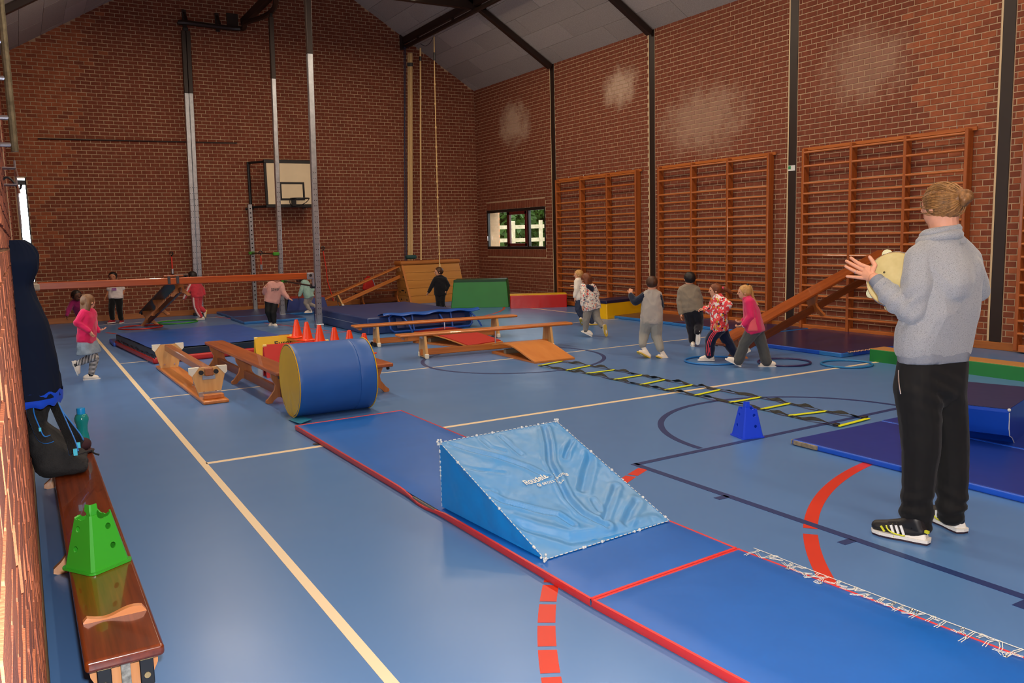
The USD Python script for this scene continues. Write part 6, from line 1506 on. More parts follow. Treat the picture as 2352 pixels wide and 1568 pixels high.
# ---- child in a pink tracksuit
f = Fig('running child in a pink tracksuit with white side stripes, by the double post', (459, 735), 1.06)
j = dict(neck=f.J(448, 646), shL=f.J(440, 652, .05), shR=f.J(456, 652, -.03), elL=f.J(430, 671, .10), wrL=f.J(423, 686, .10), elR=f.J(464.5, 664, -.06), wrR=f.J(469.5, 676, -.04), hipL=f.J(448, 681, .04), hipR=f.J(458, 681, -.04), knL=f.J(450, 706, .05), anL=f.J(461, 727, .03), knR=f.J(456, 704, -.03), anR=f.J(469, 714, -.03))
j['hL'] = (f.dirv(-.5, 0, -1), f.dirv(1, 0, 0), 1, .5); j['hR'] = (f.dirv(.3, 0, -1), f.dirv(-1, 0, 0), -1, .5)
f.head(f.J(441.5, 634), 10 * f.px, f.dirv(-1, -.3, -.1), H_DARK, SK3)
PT = fabric('pink_tracksuit', (196, 56, 70)); WT = fabric('white_stripe', (214, 190, 190))
f.body(j, SK3); f.top(j, PT, hem=.25, puff=.014); f.pants(j, PT, flare=.038)
o = f.dirv(-.45, 1, 0) * .048
f.stripe([j['shL'] + o, j['elL'] + o * .9, j['wrL'] + o * .75], .020, WT); f.stripe([j['hipL'] + o * 1.45, j['knL'] + o * 1.15, j['anL'] + o * .95], .020, WT)
shoe(f.t, f.J(461, 730, .03), f.J(451, 734.2, .03), 1.0, WHITE_SHOE, SOLE_W); shoe(f.t, f.J(470, 715, -.03), f.J(473, 729, -.03), 1.0, WHITE_SHOE, SOLE_Y, up=f.dirv(-.95, 0, .2))

# ---- girl in the pale pink sweater
f = Fig('girl in a pale pink sweater with black lettering, arms out, under the orange beam', (629, 748), 1.06)
j = dict(neck=f.J(634, 651), shL=f.J(621, 653), shR=f.J(645, 654), elL=f.J(608.5, 671, -.02), wrL=f.J(609.5, 660, .06), elR=f.J(651, 673, .03), wrR=f.J(661.5, 684.5, .07), hipL=f.J(618, 692), hipR=f.J(631, 692), knL=f.J(616, 715, .03), anL=f.J(621.5, 737, -.02), knR=f.J(628, 717, .05), anR=f.J(629.5, 741, .05))
j['hL'] = (f.dirv(.25, .2, 1), f.dirv(1, .2, 0), -1, .9); j['hR'] = (f.dirv(1, .2, -.5), f.dirv(0, -.2, -1), 1, .25)
f.head(f.J(635.5, 638), 10.5 * f.px, f.dirv(.1, 1, -.05), H_LB, SK1, 'long')
f.body(j, SK1); PS = fabric('pale_pink_sweater', (214, 158, 148)); f.top(j, PS, hem=.1, puff=.02, wr=.008); f.pants(j, mat('black_dotted_leggings', (18, 18, 20), rough=.8), flare=.034)
c0 = f.J(623, 667.5, .118); obj('lettering', text_at('power', .062, c0, f.side, f.up, depth=.004, width=f.px * 18), BLACKM, f.t, world=True)
shoe(f.t, f.J(621.5, 740, -.02), f.J(618.5, 748, .02), 1.0, WHITE_SHOE, SOLE_W); shoe(f.t, f.J(630, 743, .05), f.J(636.5, 749.3, .12), 1.05, WHITE_SHOE, SOLE_W)

# ---- child in mint behind the nearest post
f = Fig('running child in a mint sweater and grey leggings, behind the nearest post', (711, 718), 1.02, z=.05)
j = dict(neck=f.J(696, 646), shL=f.J(698, 649, .05), shR=f.J(704, 650, -.05), elL=f.J(692.5, 667, .08), wrL=f.J(687.5, 679, .08), elR=f.J(717.5, 664, -.10), wrR=f.J(715, 675, -.08), hipL=f.J(707, 681, .04), hipR=f.J(713, 681, -.04), knL=f.J(702, 696, .04), anL=f.J(712.5, 713, .04), knR=f.J(708, 697, -.04), anR=f.J(722, 702, -.04))
j['hL'] = (f.dirv(-.4, .1, -1), f.dirv(1, 0, 0), 1, .5); j['hR'] = (f.dirv(-.3, 0, -1), f.dirv(-1, 0, 0), -1, .5)
f.head(f.J(689, 638), 10 * f.px, f.dirv(-1, .1, -.2), H_DARK, SK2)
f.body(j, SK2); f.top(j, fabric('mint_sweater', (150, 184, 172)), hem=.2, puff=.016); f.pants(j, fabric('light_grey_leggings', (158, 150, 142)), flare=.032, puff=.004)
shoe(f.t, f.J(712, 714.5, .04), f.J(699.5, 718.5, .04), 1.0, WHITE_SHOE, SOLE_W); shoe(f.t, f.J(723, 703, -.04), f.J(727, 714, -.04), 1.0, WHITE_SHOE, SOLE_W, up=f.dirv(-.95, 0, .2))

# ---- boy in black by the vaulting box
f = Fig('boy in a black hoodie and black trousers in front of the vaulting box', (1011, 706), 1.06)
j = dict(neck=f.J(1009, 634), shL=f.J(1000.5, 641, .05), shR=f.J(1021, 641), elL=f.J(991.5, 657, .06), wrL=f.J(984.5, 671, .08), elR=f.J(1029, 655, -.02), wrR=f.J(1024.5, 667, .03), hipL=f.J(1006.5, 676), hipR=f.J(1016, 676), knL=f.J(1006.5, 690, .03), anL=f.J(1006.5, 701), knR=f.J(1016, 690, .03), anR=f.J(1017, 701.5))
j['hL'] = (f.dirv(-.7, .1, -.8), f.dirv(.8, .4, 0), 1, .3); j['hR'] = (f.dirv(-.2, .1, -1), f.dirv(-1, 0, 0), -1, .5)
f.head(f.J(1008, 624), 9.6 * f.px, f.dirv(-.95, .25, -.05), H_BROWN, SK1)
f.body(j, SK1); BK = fabric('black_hoodie', (18, 18, 24)); f.top(j, BK, hem=.2, hood=True, puff=.016); f.pants(j, BK, flare=.045)
shoe(f.t, f.J(1006, 703), f.J(999, 706, .02), 1.0, BLACKM, BLACKM); shoe(f.t, f.J(1018, 703), f.J(1024, 706, .05), 1.0, BLACKM, BLACKM)

# ---- blond child in white and jeans
f = Fig('blond child in a white top and dark jeans running left, by the yellow block', (1349, 747), 1.08)
j = dict(neck=f.J(1330, 641), shL=f.J(1326, 646, .06), shR=f.J(1335, 646, -.06), elL=f.J(1325, 665, .10), wrL=f.J(1320.5, 682, .10), elR=f.J(1338, 664, -.10), wrR=f.J(1322, 657, -.14), hipL=f.J(1331, 684, .045), hipR=f.J(1338, 684, -.045), knL=f.J(1328.5, 709, .05), anL=f.J(1339, 730, .02), knR=f.J(1350, 712, -.04), anR=f.J(1359.5, 738, -.04))
j['hL'] = (f.dirv(-.1, 0, -1), f.dirv(1, 0, 0), 1, .5); j['hR'] = (f.dirv(-1, 0, .3), f.dirv(0, 0, -1), -1, .5)
f.head(f.J(1329, 631), 10.2 * f.px, f.dirv(-1, .12, -.05), H_BLOND, SK1)
f.body(j, SK1); f.top(j, fabric('cream_white_knit', (232, 222, 208)), hem=.1, puff=.016); f.pants(j, mat('dark_jeans', (34, 42, 66), rough=.85, rgb2=(62, 70, 92), vscale=8), flare=.046, puff=.014)
shoe(f.t, f.J(1338, 733, .02), f.J(1337.5, 745, .03), 1.0, WHITE_SHOE, SOLE_Y, up=f.dirv(.2, -.6, .75)); shoe(f.t, f.J(1361, 740.5, -.04), f.J(1351, 745.5, -.03), 1.08, WHITE_SHOE, SOLE_Y)

# ---- girl in the flowered cream jacket
def blotch(name, base, cols, scale=26, th=.57):
    n = {'tc': ('texture_coordinate', {}), 'p': ('principled_bsdf', dict(roughness=.85))}; L = []; out = None
    for i, (c, sc, t_) in enumerate(cols):
        n[f'm{i}'] = ('mapping', dict(location=(3.7 * i, 1.3 * i, 2.1 * i))); n[f'n{i}'] = ('noise_texture', dict(scale=sc, detail=1.5)); n[f'g{i}'] = ('math', dict(math_type='greater_than', value2=t_)); n[f'x{i}'] = ('mix', dict(mix_type='mix', color2=lin(c)))
        if out is None: n[f'x{i}'][1]['color1'] = lin(base)
        else: L.append((out, f'x{i}.color1'))
        L += [('tc.object', f'm{i}.vector'), (f'm{i}.vector', f'n{i}.vector'), (f'n{i}.fac', f'g{i}.value1'), (f'g{i}.value', f'x{i}.fac')]; out = f'x{i}.color'
    L.append((out, 'p.base_color'))
    return usdkit.material(stage, '/World/Looks/' + name, n, L, surface='p.BSDF')
FLOR = blotch('flowered_cream', (232, 220, 206), [((150, 150, 156), 34, .58), ((226, 96, 92), 26, .62), ((40, 46, 82), 42, .64), ((222, 150, 120), 36, .66)])
f = Fig('girl with auburn hair in a cream flowered jacket and grey leggings, mid-run', (1358, 773), 1.10)
j = dict(neck=f.J(1349, 654), shL=f.J(1340.5, 660, .05), shR=f.J(1361, 661, -.02), elL=f.J(1342, 679, .10), wrL=f.J(1338.5, 700, .10), elR=f.J(1368.5, 676, -.06), wrR=f.J(1364, 684, -.12), hipL=f.J(1351, 706, .04), hipR=f.J(1366, 705, -.04), knL=f.J(1346.5, 733, .05), anL=f.J(1345, 757, .03), knR=f.J(1371, 731, .0), anR=f.J(1384, 749, .06))
j['hL'] = (f.dirv(-.1, .1, -1), f.dirv(1, 0, 0), 1, .6); j['hR'] = (f.dirv(-.6, -.5, .2), f.dirv(-1, 0, 0), -1, .6)
f.head(f.J(1346.5, 641), 12.5 * f.px, f.dirv(-.75, -.65, -.1), H_AUB, SK1, 'long')
f.body(j, SK1); f.top(j, FLOR, hem=.0, puff=.022, wr=.007); f.pants(j, fabric('warm_grey_leggings', (140, 134, 126)), flare=.034, puff=.006)
obj('hood_lining', fuse([hullm((f.J(1350, 657, .10), .03), (f.J(1360, 661, .08), .03), (f.J(1361, 667, .09), .02))], .02, 2), fabric('navy_lining', (24, 28, 48)), f.t, world=True, smooth=True)
for a, b in (((1345, 757, .03), (1345, 761, .03)), ((1383.5, 748, .06), (1385, 751, .06))): obj('sock', G().cyl(f.J(*a), f.J(*b), .036), BLACKM, f.t, world=True)
shoe(f.t, f.J(1346, 762, .03), f.J(1336, 761.5, .03), 1.08, WHITE_SHOE, SOLE_W, up=f.dirv(.45, 0, .9)); shoe(f.t, f.J(1386, 751, .06), f.J(1393, 771, .09), 1.08, WHITE_SHOE, SOLE_Y, up=f.dirv(-.45, -.85, .1))

# ---- boy in the raglan shirt
f = Fig('boy in a grey raglan shirt with navy sleeves and grey joggers, seen from behind', (1492, 820), 1.12)
j = dict(neck=f.J(1497, 668), shL=f.J(1484, 678), shR=f.J(1511, 678), elL=f.J(1458.5, 693, -.02), wrL=f.J(1448.5, 676, -.08), elR=f.J(1517, 702, -.02), wrR=f.J(1514, 715, -.10), hipL=f.J(1487, 738), hipR=f.J(1506, 738), knL=f.J(1480, 765, -.05), anL=f.J(1475.5, 792, .04), knR=f.J(1508, 771, -.03), anR=f.J(1517, 802, .05))
j['hL'] = (f.dirv(0, -.1, 1), f.dirv(.3, -1, 0), 1, 1.3); j['hR'] = (f.dirv(-.3, -.6, -.6), f.dirv(-1, 0, 0), -1, .6)
f.head(f.J(1497.3, 650), 14.2 * f.px, f.dirv(.05, -1, 0), H_BROWN, SK1, cover=.3)
f.body(j, SK1); GR = fabric('grey_marl_jersey', (168, 160, 152)); f.top(j, GR, hem=.05, puff=.012, sleeve_m=fabric('navy_sleeve_jersey', (24, 34, 54))); f.pants(j, fabric('grey_jogger', (150, 148, 140)), flare=.036, puff=.016, wr=.008)
shoe(f.t, f.J(1476, 795, .04), f.J(1464.5, 809, .10), 1.12, WHITE_SHOE, SOLE_Y, up=f.dirv(.35, -.5, .8)); shoe(f.t, f.J(1519, 806, .05), f.J(1508, 819, .10), 1.12, WHITE_SHOE, SOLE_Y, up=f.dirv(.35, -.4, .85))

# ---- boy in grey and navy
f = Fig('dark-haired boy in a grey sweater with a maroon waistband and navy trousers, running away', (1591, 794), 1.12)
j = dict(neck=f.J(1582.5, 657), shL=f.J(1567, 667), shR=f.J(1598, 666), elL=f.J(1562, 692, .0), wrL=f.J(1564, 719, .05), elR=f.J(1606, 688, -.05), wrR=f.J(1606, 703, -.12), hipL=f.J(1582, 714), hipR=f.J(1600, 713), knL=f.J(1587, 749, -.05), anL=f.J(1590.5, 782), knR=f.J(1605, 746, -.06), anR=f.J(1602.5, 763, .12))
j['hL'] = (f.dirv(0, .1, -1), f.dirv(1, 0, 0), 1, .4); j['hR'] = (f.dirv(-.2, -.6, -.6), f.dirv(-1, 0, 0), -1, .6)
f.head(f.J(1584, 640), 14 * f.px, f.dirv(-.45, -.9, 0), H_DARK, SK1)
f.body(j, SK1); f.top(j, fabric('khaki_grey_sweater', (136, 124, 108)), hem=.45, puff=.018); f.pants(j, fabric('navy_trousers', (22, 22, 34)), flare=.038, puff=.014)
MRN = fabric('maroon_rib', (82, 22, 30)); hc = (j['hipL'] + j['hipR']) / 2
obj('waistband', fuse([hullm((j['hipL'] + [0, 0, .062], .078), (j['hipR'] + [0, 0, .062], .078), (j['hipL'] + [0, 0, .035], .078), (j['hipR'] + [0, 0, .035], .078))], .03, 2), MRN, f.t, world=True, smooth=True)
obj('cuff', G().cyl(j['wrL'] + (j['elL'] - j['wrL']) * .16, j['wrL'] + (j['elL'] - j['wrL']) * .0, .034, .032), MRN, f.t, world=True)
shoe(f.t, f.J(1591, 786), f.J(1590, 793, -.08), 1.1, WHITE_SHOE, SOLE_W); shoe(f.t, f.J(1603.5, 764, .13), f.J(1602.5, 790, .14), 1.12, WHITE_SHOE, SOLE_W, up=f.dirv(0, -1, .05))

# ---- girl in the red flowered jacket
RF = blotch('red_flowered', (226, 64, 72), [((232, 222, 218), 22, .53), ((226, 158, 30), 16, .60), ((36, 34, 60), 34, .63), ((240, 84, 84), 18, .6)])
f = Fig('girl with a ponytail in a red flowered jacket and navy track trousers, running left', (1640, 828), 1.12)
j = dict(neck=f.J(1649, 680), shL=f.J(1653, 689, .07), shR=f.J(1644, 688, -.07), elL=f.J(1671, 700, .12), wrL=f.J(1645.5, 740, .13), elR=f.J(1634, 712, -.12), wrR=f.J(1619, 710, -.12), hipL=f.J(1652, 753, .05), hipR=f.J(1654, 753, -.05), knL=f.J(1632, 779, .06), anL=f.J(1629.5, 815, .05), knR=f.J(1668, 780, -.05), anR=f.J(1686, 809, -.05))
j['hL'] = (f.dirv(.1, .0, -1), f.dirv(-.6, -.6, 0), -1, .4); j['hR'] = (f.dirv(-1, 0, .05), f.dirv(0, 0, -1), 1, 1.2)
f.head(f.J(1643.5, 666.5), 14 * f.px, f.dirv(-1, .15, -.05), H_AUB, SK1, extra=[[((-.9, 0, .35), .35), ((-1.5, 0, .25), .42), ((-2.1, 0, -.15), .34), ((-2.75, 0, -.55), .10)]])
obj('hair_band', G().ball(f.J(1660, 661), .018, 1), fabric('pink_band', (236, 70, 110)), f.t, world=True)
f.body(j, SK1); f.top(j, RF, hem=.0, puff=.020, rhip=.072); NT = fabric('navy_track_trousers', (16, 28, 58)); f.pants(j, NT, flare=.044, puff=.012)
RPK = fabric('coral_stripe', (232, 76, 92)); o = f.dirv(-.1, 1, 0)
for q in (-.022, 0, .022):
    sx = f.dirv(-1, 0, 0) * q; f.stripe([j['hipL'] + o * .078 + sx, j['knL'] + o * .060 + sx * .9, j['anL'] + o * .050 + sx * .8], .006, RPK)
obj('cuff', G().cyl(j['wrL'] + (j['elL'] - j['wrL']) * .16, j['wrL'], .036, .034), fabric('coral_rib', (236, 70, 84)), f.t, world=True); obj('cuff', G().cyl(j['wrR'] + (j['elR'] - j['wrR']) * .3, j['wrR'], .034, .030), fabric('coral_rib', (236, 70, 84)), f.t, world=True)
shoe(f.t, f.J(1630, 819, .05), f.J(1605, 827.5, .06), 1.15, WHITE_SHOE, SOLE_W); shoe(f.t, f.J(1688, 811, -.05), f.J(1694, 822, -.05), 1.1, WHITE_SHOE, SOLE_W, up=f.dirv(-.5, 0, .85))

# ---- girl in pink fleece
f = Fig('blond girl with a braid in a pink fleece and grey trousers, running left', (1723, 842), 1.14)
j = dict(neck=f.J(1717, 686), shL=f.J(1721, 695, .08), shR=f.J(1724, 695, -.08), elL=f.J(1725, 727, .12), wrL=f.J(1708, 746, .12), elR=f.J(1722, 724, -.12), wrR=f.J(1707, 738, -.10), hipL=f.J(1731, 757, .05), hipR=f.J(1737, 757, -.05), knL=f.J(1710, 788, .06), anL=f.J(1696, 829, .05), knR=f.J(1750, 791, -.05), anR=f.J(1761, 832, -.05))
j['hL'] = (f.dirv(-1, 0, -.35), f.dirv(0, -.4, 1), 1, .7); j['hR'] = (f.dirv(-1, 0, -.1), f.dirv(0, 0, 1), -1, .9)
f.head(f.J(1710.5, 671), 15 * f.px, f.dirv(-1, .15, -.25), H_BLOND, SK1, extra=[[((-.3, 0, .95), .22), ((-.75, 0, .75), .34), ((-1.05, 0, .0), .25), ((-1.2, .05, -.7), .22), ((-1.55, .05, -1.4), .2), ((-1.95, .05, -1.9), .15)]])
obj('hair_band', G().ball(f.J(1717, 653.5), .016, 1), BLACKM, f.t, world=True)
f.body(j, SK1); f.top(j, fabric('pink_fleece', (212, 40, 96)), hem=.0, puff=.014, wr=.004, rhip=.074)
obj('side_panel', fuse([hullm((f.J(1730, 728, .135), .02), (f.J(1722, 757, .145), .022), (f.J(1736, 757, .14), .022))], .02, 2), fabric('coral_fleece', (226, 92, 104)), f.t, world=True, smooth=True)
obj('collar', fuse([hullm((f.J(1712, 687, .03), .035), (f.J(1720, 686, -.02), .035), (f.J(1719, 681), .034))], .02, 2), fabric('pink_fleece', (212, 40, 96)), f.t, world=True, smooth=True)
f.pants(j, fabric('slate_grey_trousers', (76, 78, 78)), flare=.050, puff=.012, wr=.008)
obj('cuff', G().cyl(f.J(1710, 745, .12), f.J(1705, 748, .12), .032), SOLE_W, f.t, world=True)
shoe(f.t, f.J(1693, 834, .05), f.J(1667.5, 825.5, .06), 1.15, WHITE_SHOE, SOLE_W, up=f.dirv(.45, 0, .9)); shoe(f.t, f.J(1764, 836, -.05), f.J(1744, 842, -.04), 1.15, WHITE_SHOE, SOLE_W)
# ---- the man with the tambourine
f = Fig('man with a blond bun in a grey sweater and black trousers, clapping a tambourine', (2158, 1232), 1.62)
k = f.sc
j = dict(neck=f.J(2170, 535, .0), shL=f.J(2113, 592, .10), shR=f.J(2222, 596, -.12), elL=f.J(2094, 716, .15), wrL=f.J(2009, 640, .10), elR=f.J(2246, 668, -.26), wrR=f.J(2112, 650, -.28),
         hipL=f.J(2113, 862, .07), hipR=f.J(2176, 864, -.07), knL=f.J(2116, 1035, .09), anL=f.J(2102, 1196, .08), knR=f.J(2184, 1030, -.08), anR=f.J(2183, 1172, -.06))
j['hR'] = (f.dirv(-.8, -.3, .2), f.dirv(.2, .9, .2), 1, .7)
MSK = mat('light_tanned_skin', (222, 158, 126), rough=.45, var=.12, vscale=18, spec=.4)
MH = hair_m('dark_blond_hair', (150, 104, 58), (84, 54, 28))
face = f.dirv(-.86, -.50, -.03)
f.head(f.J(2164, 473, .02), 43 * f.px, face, MH, MSK, extra=[[((-.55, 0, .30), .62), ((-.95, 0, .42), .42)]])
fw, fw_, fu, fR, fc, fr = f.hf
nodes = []
for q in range(9):   # the bun: coils of hair
    a = q * .75; p = np.array([-1.18 + .10 * math.sin(q * 1.3), .26 * math.cos(a), .34 + .26 * math.sin(a)]); nodes.append((fc + fR @ (p * fr), .20 * fr))
obj('hair_bun', fuse([hullm((fc + fR @ (np.array([-1.0, 0, .36]) * fr), .36 * fr), (fc + fR @ (np.array([-1.28, 0, .32]) * fr), .26 * fr))] + chain(nodes, 12), .010, 3, wr=.005, wf=60), MH, f.t, world=True, smooth=True)
g = G(); hr = np.random.default_rng(5)
for q in range(150):   # loose strands combed back to the bun
    th = hr.uniform(-1.25, 1.25); z0 = hr.uniform(-.25, .95); y0 = math.sin(th)
    p0 = np.array([.62 * math.cos(th * 1.1) - .05, .93 * y0 * math.sqrt(max(0, 1 - (z0 - .17) ** 2 * .9)), z0]); 
    d0 = p0 - [-.06, 0, .17]; d0 = d0 / np.linalg.norm(d0 / [1.09, .985, 1.05]); pm = np.array([-.5, d0[1] * .86, d0[2] * .9 + .10]); pm = pm / np.linalg.norm(pm / [1.09, .985, 1.05])
    e = np.array([-1.02, d0[1] * .2, .2 + d0[2] * .22])
    P = [fc + fR @ ((np.array([-.06, 0, .17]) + x) * fr) for x in (d0 * .99, (d0 * .6 + pm * .62), pm, e)]
    g.tube(spline(P, 9), .0016, 4)
obj('hair_strands', g, hair_m('blond_strand', (176, 128, 74), (120, 82, 42)), f.t, world=True, smooth=True, kind='stuff')
# left hand, seen from its back, fingers spread
def HJ(px, py, d=.0): return f.J(px, py, d)
P0 = f.px
fing = [([(2004, 622, .08), (2010, 609, .07), (2003, 598, .06), (1997.5, 590, .055)], (6.2, 5.2, 4.8, 4.0)), ([(1996, 615, .06), (1978, 608, .05), (1965, 600, .035), (1954.5, 592, .02)], (5.2, 4.6, 4.2, 3.5)), ([(1987, 622, .06), (1967, 612, .045), (1954, 605, .03), (1944, 599.5, .015)], (5.2, 4.6, 4.2, 3.5)),
        ([(1984, 630, .065), (1964, 623, .05), (1952, 617, .04), (1942, 611.5, .03)], (5.0, 4.4, 4.0, 3.3)), ([(1984, 638, .07), (1966, 636.5, .06), (1955, 635.5, .055), (1945, 634.6, .05)], (4.6, 3.9, 3.5, 3.0))]
hp = [hullm((HJ(2009, 640, .10), 8.6 * P0), (HJ(2000, 621, .07), 6.0 * P0), (HJ(1990, 618, .06), 5.6 * P0), (HJ(1985, 629, .065), 5.6 * P0), (HJ(1986, 637, .07), 5.2 * P0), (HJ(2002, 642, .09), 7.0 * P0), seg=14)]
for pts, rr in fing: hp += chain([(HJ(*p), r * P0) for p, r in zip(pts, rr)], 12)
hp += chain([(HJ(2018, 650, .12), 9.5 * P0), (HJ(2008, 639, .10), 8.6 * P0)])
obj('left_hand', fuse(hp, .0045, 3), MSK, f.t, world=True, smooth=True)
c, d = HJ(1966, 624, .052), unit(HJ(1952, 617, .04) - HJ(1964, 623, .05)); u_ = unit(np.cross(d, [0, 0, 1])); v_ = np.cross(d, u_); an = np.linspace(0, 2 * pi, 25)[:-1]
obj('ring', G().tube(c + (u_[None] * np.cos(an)[:, None] + v_[None] * np.sin(an)[:, None]) * 4.7 * P0, .0016, 6, closed=True), CHROME, f.t, world=True)
jb = dict(j)
hm_ = (j['hipL'] + j['hipR']) / 2
for n_, d_ in (('hipL', .07), ('hipR', .07), ('shL', .035), ('shR', .035)): jb[n_] = (j[n_] if n_[0] == 's' else j[n_] * .6 + hm_ * .4) + f.v * d_
f.body(jb, MSK, edge=.016)
# sweater
SW = usdkit.material(stage, '/World/Looks/grey_marl_sweater', {'tc': ('texture_coordinate', {}), 'm': ('mapping', dict(scale=(1, 1, 2.2))), 'n': ('noise_texture', dict(scale=190, detail=2)), 'r': ('rgb_ramp', dict(ramp=[(.30, lin((112, 114, 116))), (.42, lin((148, 149, 151))), (.8, lin((164, 165, 167)))])), 'b': ('bump', dict(strength=.25, distance=.003)), 'p': ('principled_bsdf', dict(roughness=.9, specular_ior_level=.15, sheen_weight=.3))},
    [('tc.object', 'm.vector'), ('m.vector', 'n.vector'), ('n.fac', 'r.fac'), ('r.color', 'p.base_color'), ('n.fac', 'b.height'), ('b.normal', 'p.normal')], surface='p.BSDF')
RIB = mat('grey_rib_knit', (132, 136, 144), rough=.9, var=.15, vscale=120, spec=.15)
chs = (j['shL'] + j['shR']) / 2; hc = (j['hipL'] + j['hipR']) / 2
wA, wB = f.J(2108, 800, .07), f.J(2182, 802, -.08)
P_ = [hullm((j['neck'] - [0, 0, .02], .066), (j['shL'], .068), (j['shR'], .068), (f.J(2170, 650, .03), .13), (f.J(2190, 590, -.04), .07), (f.J(2140, 585, .06), .07)),
      hullm((f.J(2135, 620, .06), .10), (f.J(2212, 620, -.08), .10), (f.J(2140, 720, .06), .115), (f.J(2200, 720, -.08), .100), (wA, .112), (wB, .100)).trim_by_plane((0.0, 0.0, 1.0), float(f.J(2140, 814, 0)[2])),
      hullm((wA, .112), (wB, .100), (f.J(2112, 770, .07), .118), (f.J(2186, 770, -.08), .104)).trim_by_plane((0.0, 0.0, 1.0), float(f.J(2140, 814, 0)[2]))]
P_ += chain([(j['shL'], .072), (f.J(2107, 655, .14), .074), (j['elL'], .066), (f.J(2048, 682, .14), .058), (f.J(2026, 657, .12), .044)])
P_ += chain([(j['shR'], .070), (j['elR'], .062), (j['wrR'], .042)])
sw = fuse(P_, .013, 9)
v = np.asarray(sw.vertices); q = v * [9, 9, 5]
fold = meshkit.fbm(q, 4, 3) - .5
arm = np.exp(-(np.linalg.norm(v - f.J(2062, 700, .15), axis=1) / .12) ** 2)
ax = unit(f.J(2020, 655, .12) - j['elL']); tt = (v - j['elL']) @ ax
sw.vertices = v + sw.vertex_normals * (fold * .018 + arm * .007 * np.sin(tt * 95 + 5 * fold))[:, None]
obj('sweater', sw, SW, f.t, world=True, smooth=True)
band = hullm((f.J(2109, 806, .07), .106), (f.J(2180, 808, -.07), .098), (f.J(2110, 824, .07), .102), (f.J(2178, 826, -.07), .095))
band = band.trim_by_plane((0.0, 0.0, 1.0), float(f.J(2140, 829, 0)[2])).trim_by_plane((0.0, 0.0, -1.0), -float(f.J(2140, 800, 0)[2]))
obj('waistband', fuse([band], .02, 1), RIB, f.t, world=True, smooth=50)
obj('cuff', G().tube([f.J(2030, 661, .125), f.J(2020, 651, .115), f.J(2011, 641, .10)], [.044, .041, .037], 20), RIB, f.t, world=True)
an = np.linspace(0, 2 * pi, 41)[:-1]; nk = f.J(2160, 540, .0)
for kk, (rz_, rr, tr, dz) in enumerate(((.092, .080, .026, -.018), (.084, .074, .021, .012))):
    pts = np.stack([nk + (fw_ * math.cos(a) * rz_ + fw * (math.sin(a) * rr + .004)) + np.array([0, 0, dz + .022 * -math.sin(a)]) for a in an])
    obj('collar', G().tube(pts, tr + .004 * np.sin(an * 3 + kk), 10, closed=True), SW, f.t, world=True, smooth=True)
lb = f.J(2214, 553, .04)
obj('back_label', boxm(lb, (.045, .003, .022), np.stack([unit(f.J(2222, 553, .0) - f.J(2206, 552, .05)), unit(EYE - lb), [0, 0, 1.0]], 1)), SW, f.t, world=True)
# trousers
TR = mat('black_sport_cloth', (17, 17, 18), rough=.8, spec=.2, sheen=.05)
P_ = [hullm((f.J(2108, 838, .07), .100), (f.J(2180, 838, -.07), .094), (f.J(2107, 890, .08), .112), (f.J(2172, 892, -.06), .105)).trim_by_plane((0.0, 0.0, -1.0), -float(f.J(2140, 827, 0)[2]))]
P_ += chain([(f.J(2107, 890, .08), .112), (f.J(2113, 960, .09), .103), (j['knL'], .091), (f.J(2110, 1110, .085), .084), (f.J(2103, 1180, .08), .080), (f.J(2106, 1204, .08), .072)])
P_ += chain([(f.J(2172, 892, -.06), .105), (f.J(2178, 960, -.07), .098), (j['knR'], .088), (f.J(2186, 1100, -.07), .081), (f.J(2185, 1158, -.06), .074), (f.J(2184, 1178, -.06), .068)])
tr = fuse(P_, .014, 8); v = np.asarray(tr.vertices)
low = np.exp(-((v[:, 2] - .16) / .10) ** 2); crotch = np.exp(-(np.linalg.norm(v - f.J(2160, 905, .1), axis=1) / .12) ** 2)
tr.vertices = v + tr.vertex_normals * ((meshkit.fbm(v * [8, 8, 4], 4, 8) - .5) * .020 + low * .007 * np.sin(v[:, 2] * 75 + 6 * meshkit.noise(v * 9)) + crotch * .007 * np.sin(v[:, 2] * 80 + v[:, 0] * 40))[:, None]
tr.vertices[:, 2] = np.maximum(tr.vertices[:, 2], .035)
obj('trousers', tr, TR, f.t, world=True, smooth=True)
obj('pocket_zip', G().tube(spline([f.J(2064, 850, .13), f.J(2065, 880, .16), f.J(2069, 905, .18)], 8), .004, 6), CHROME, f.t, world=True)
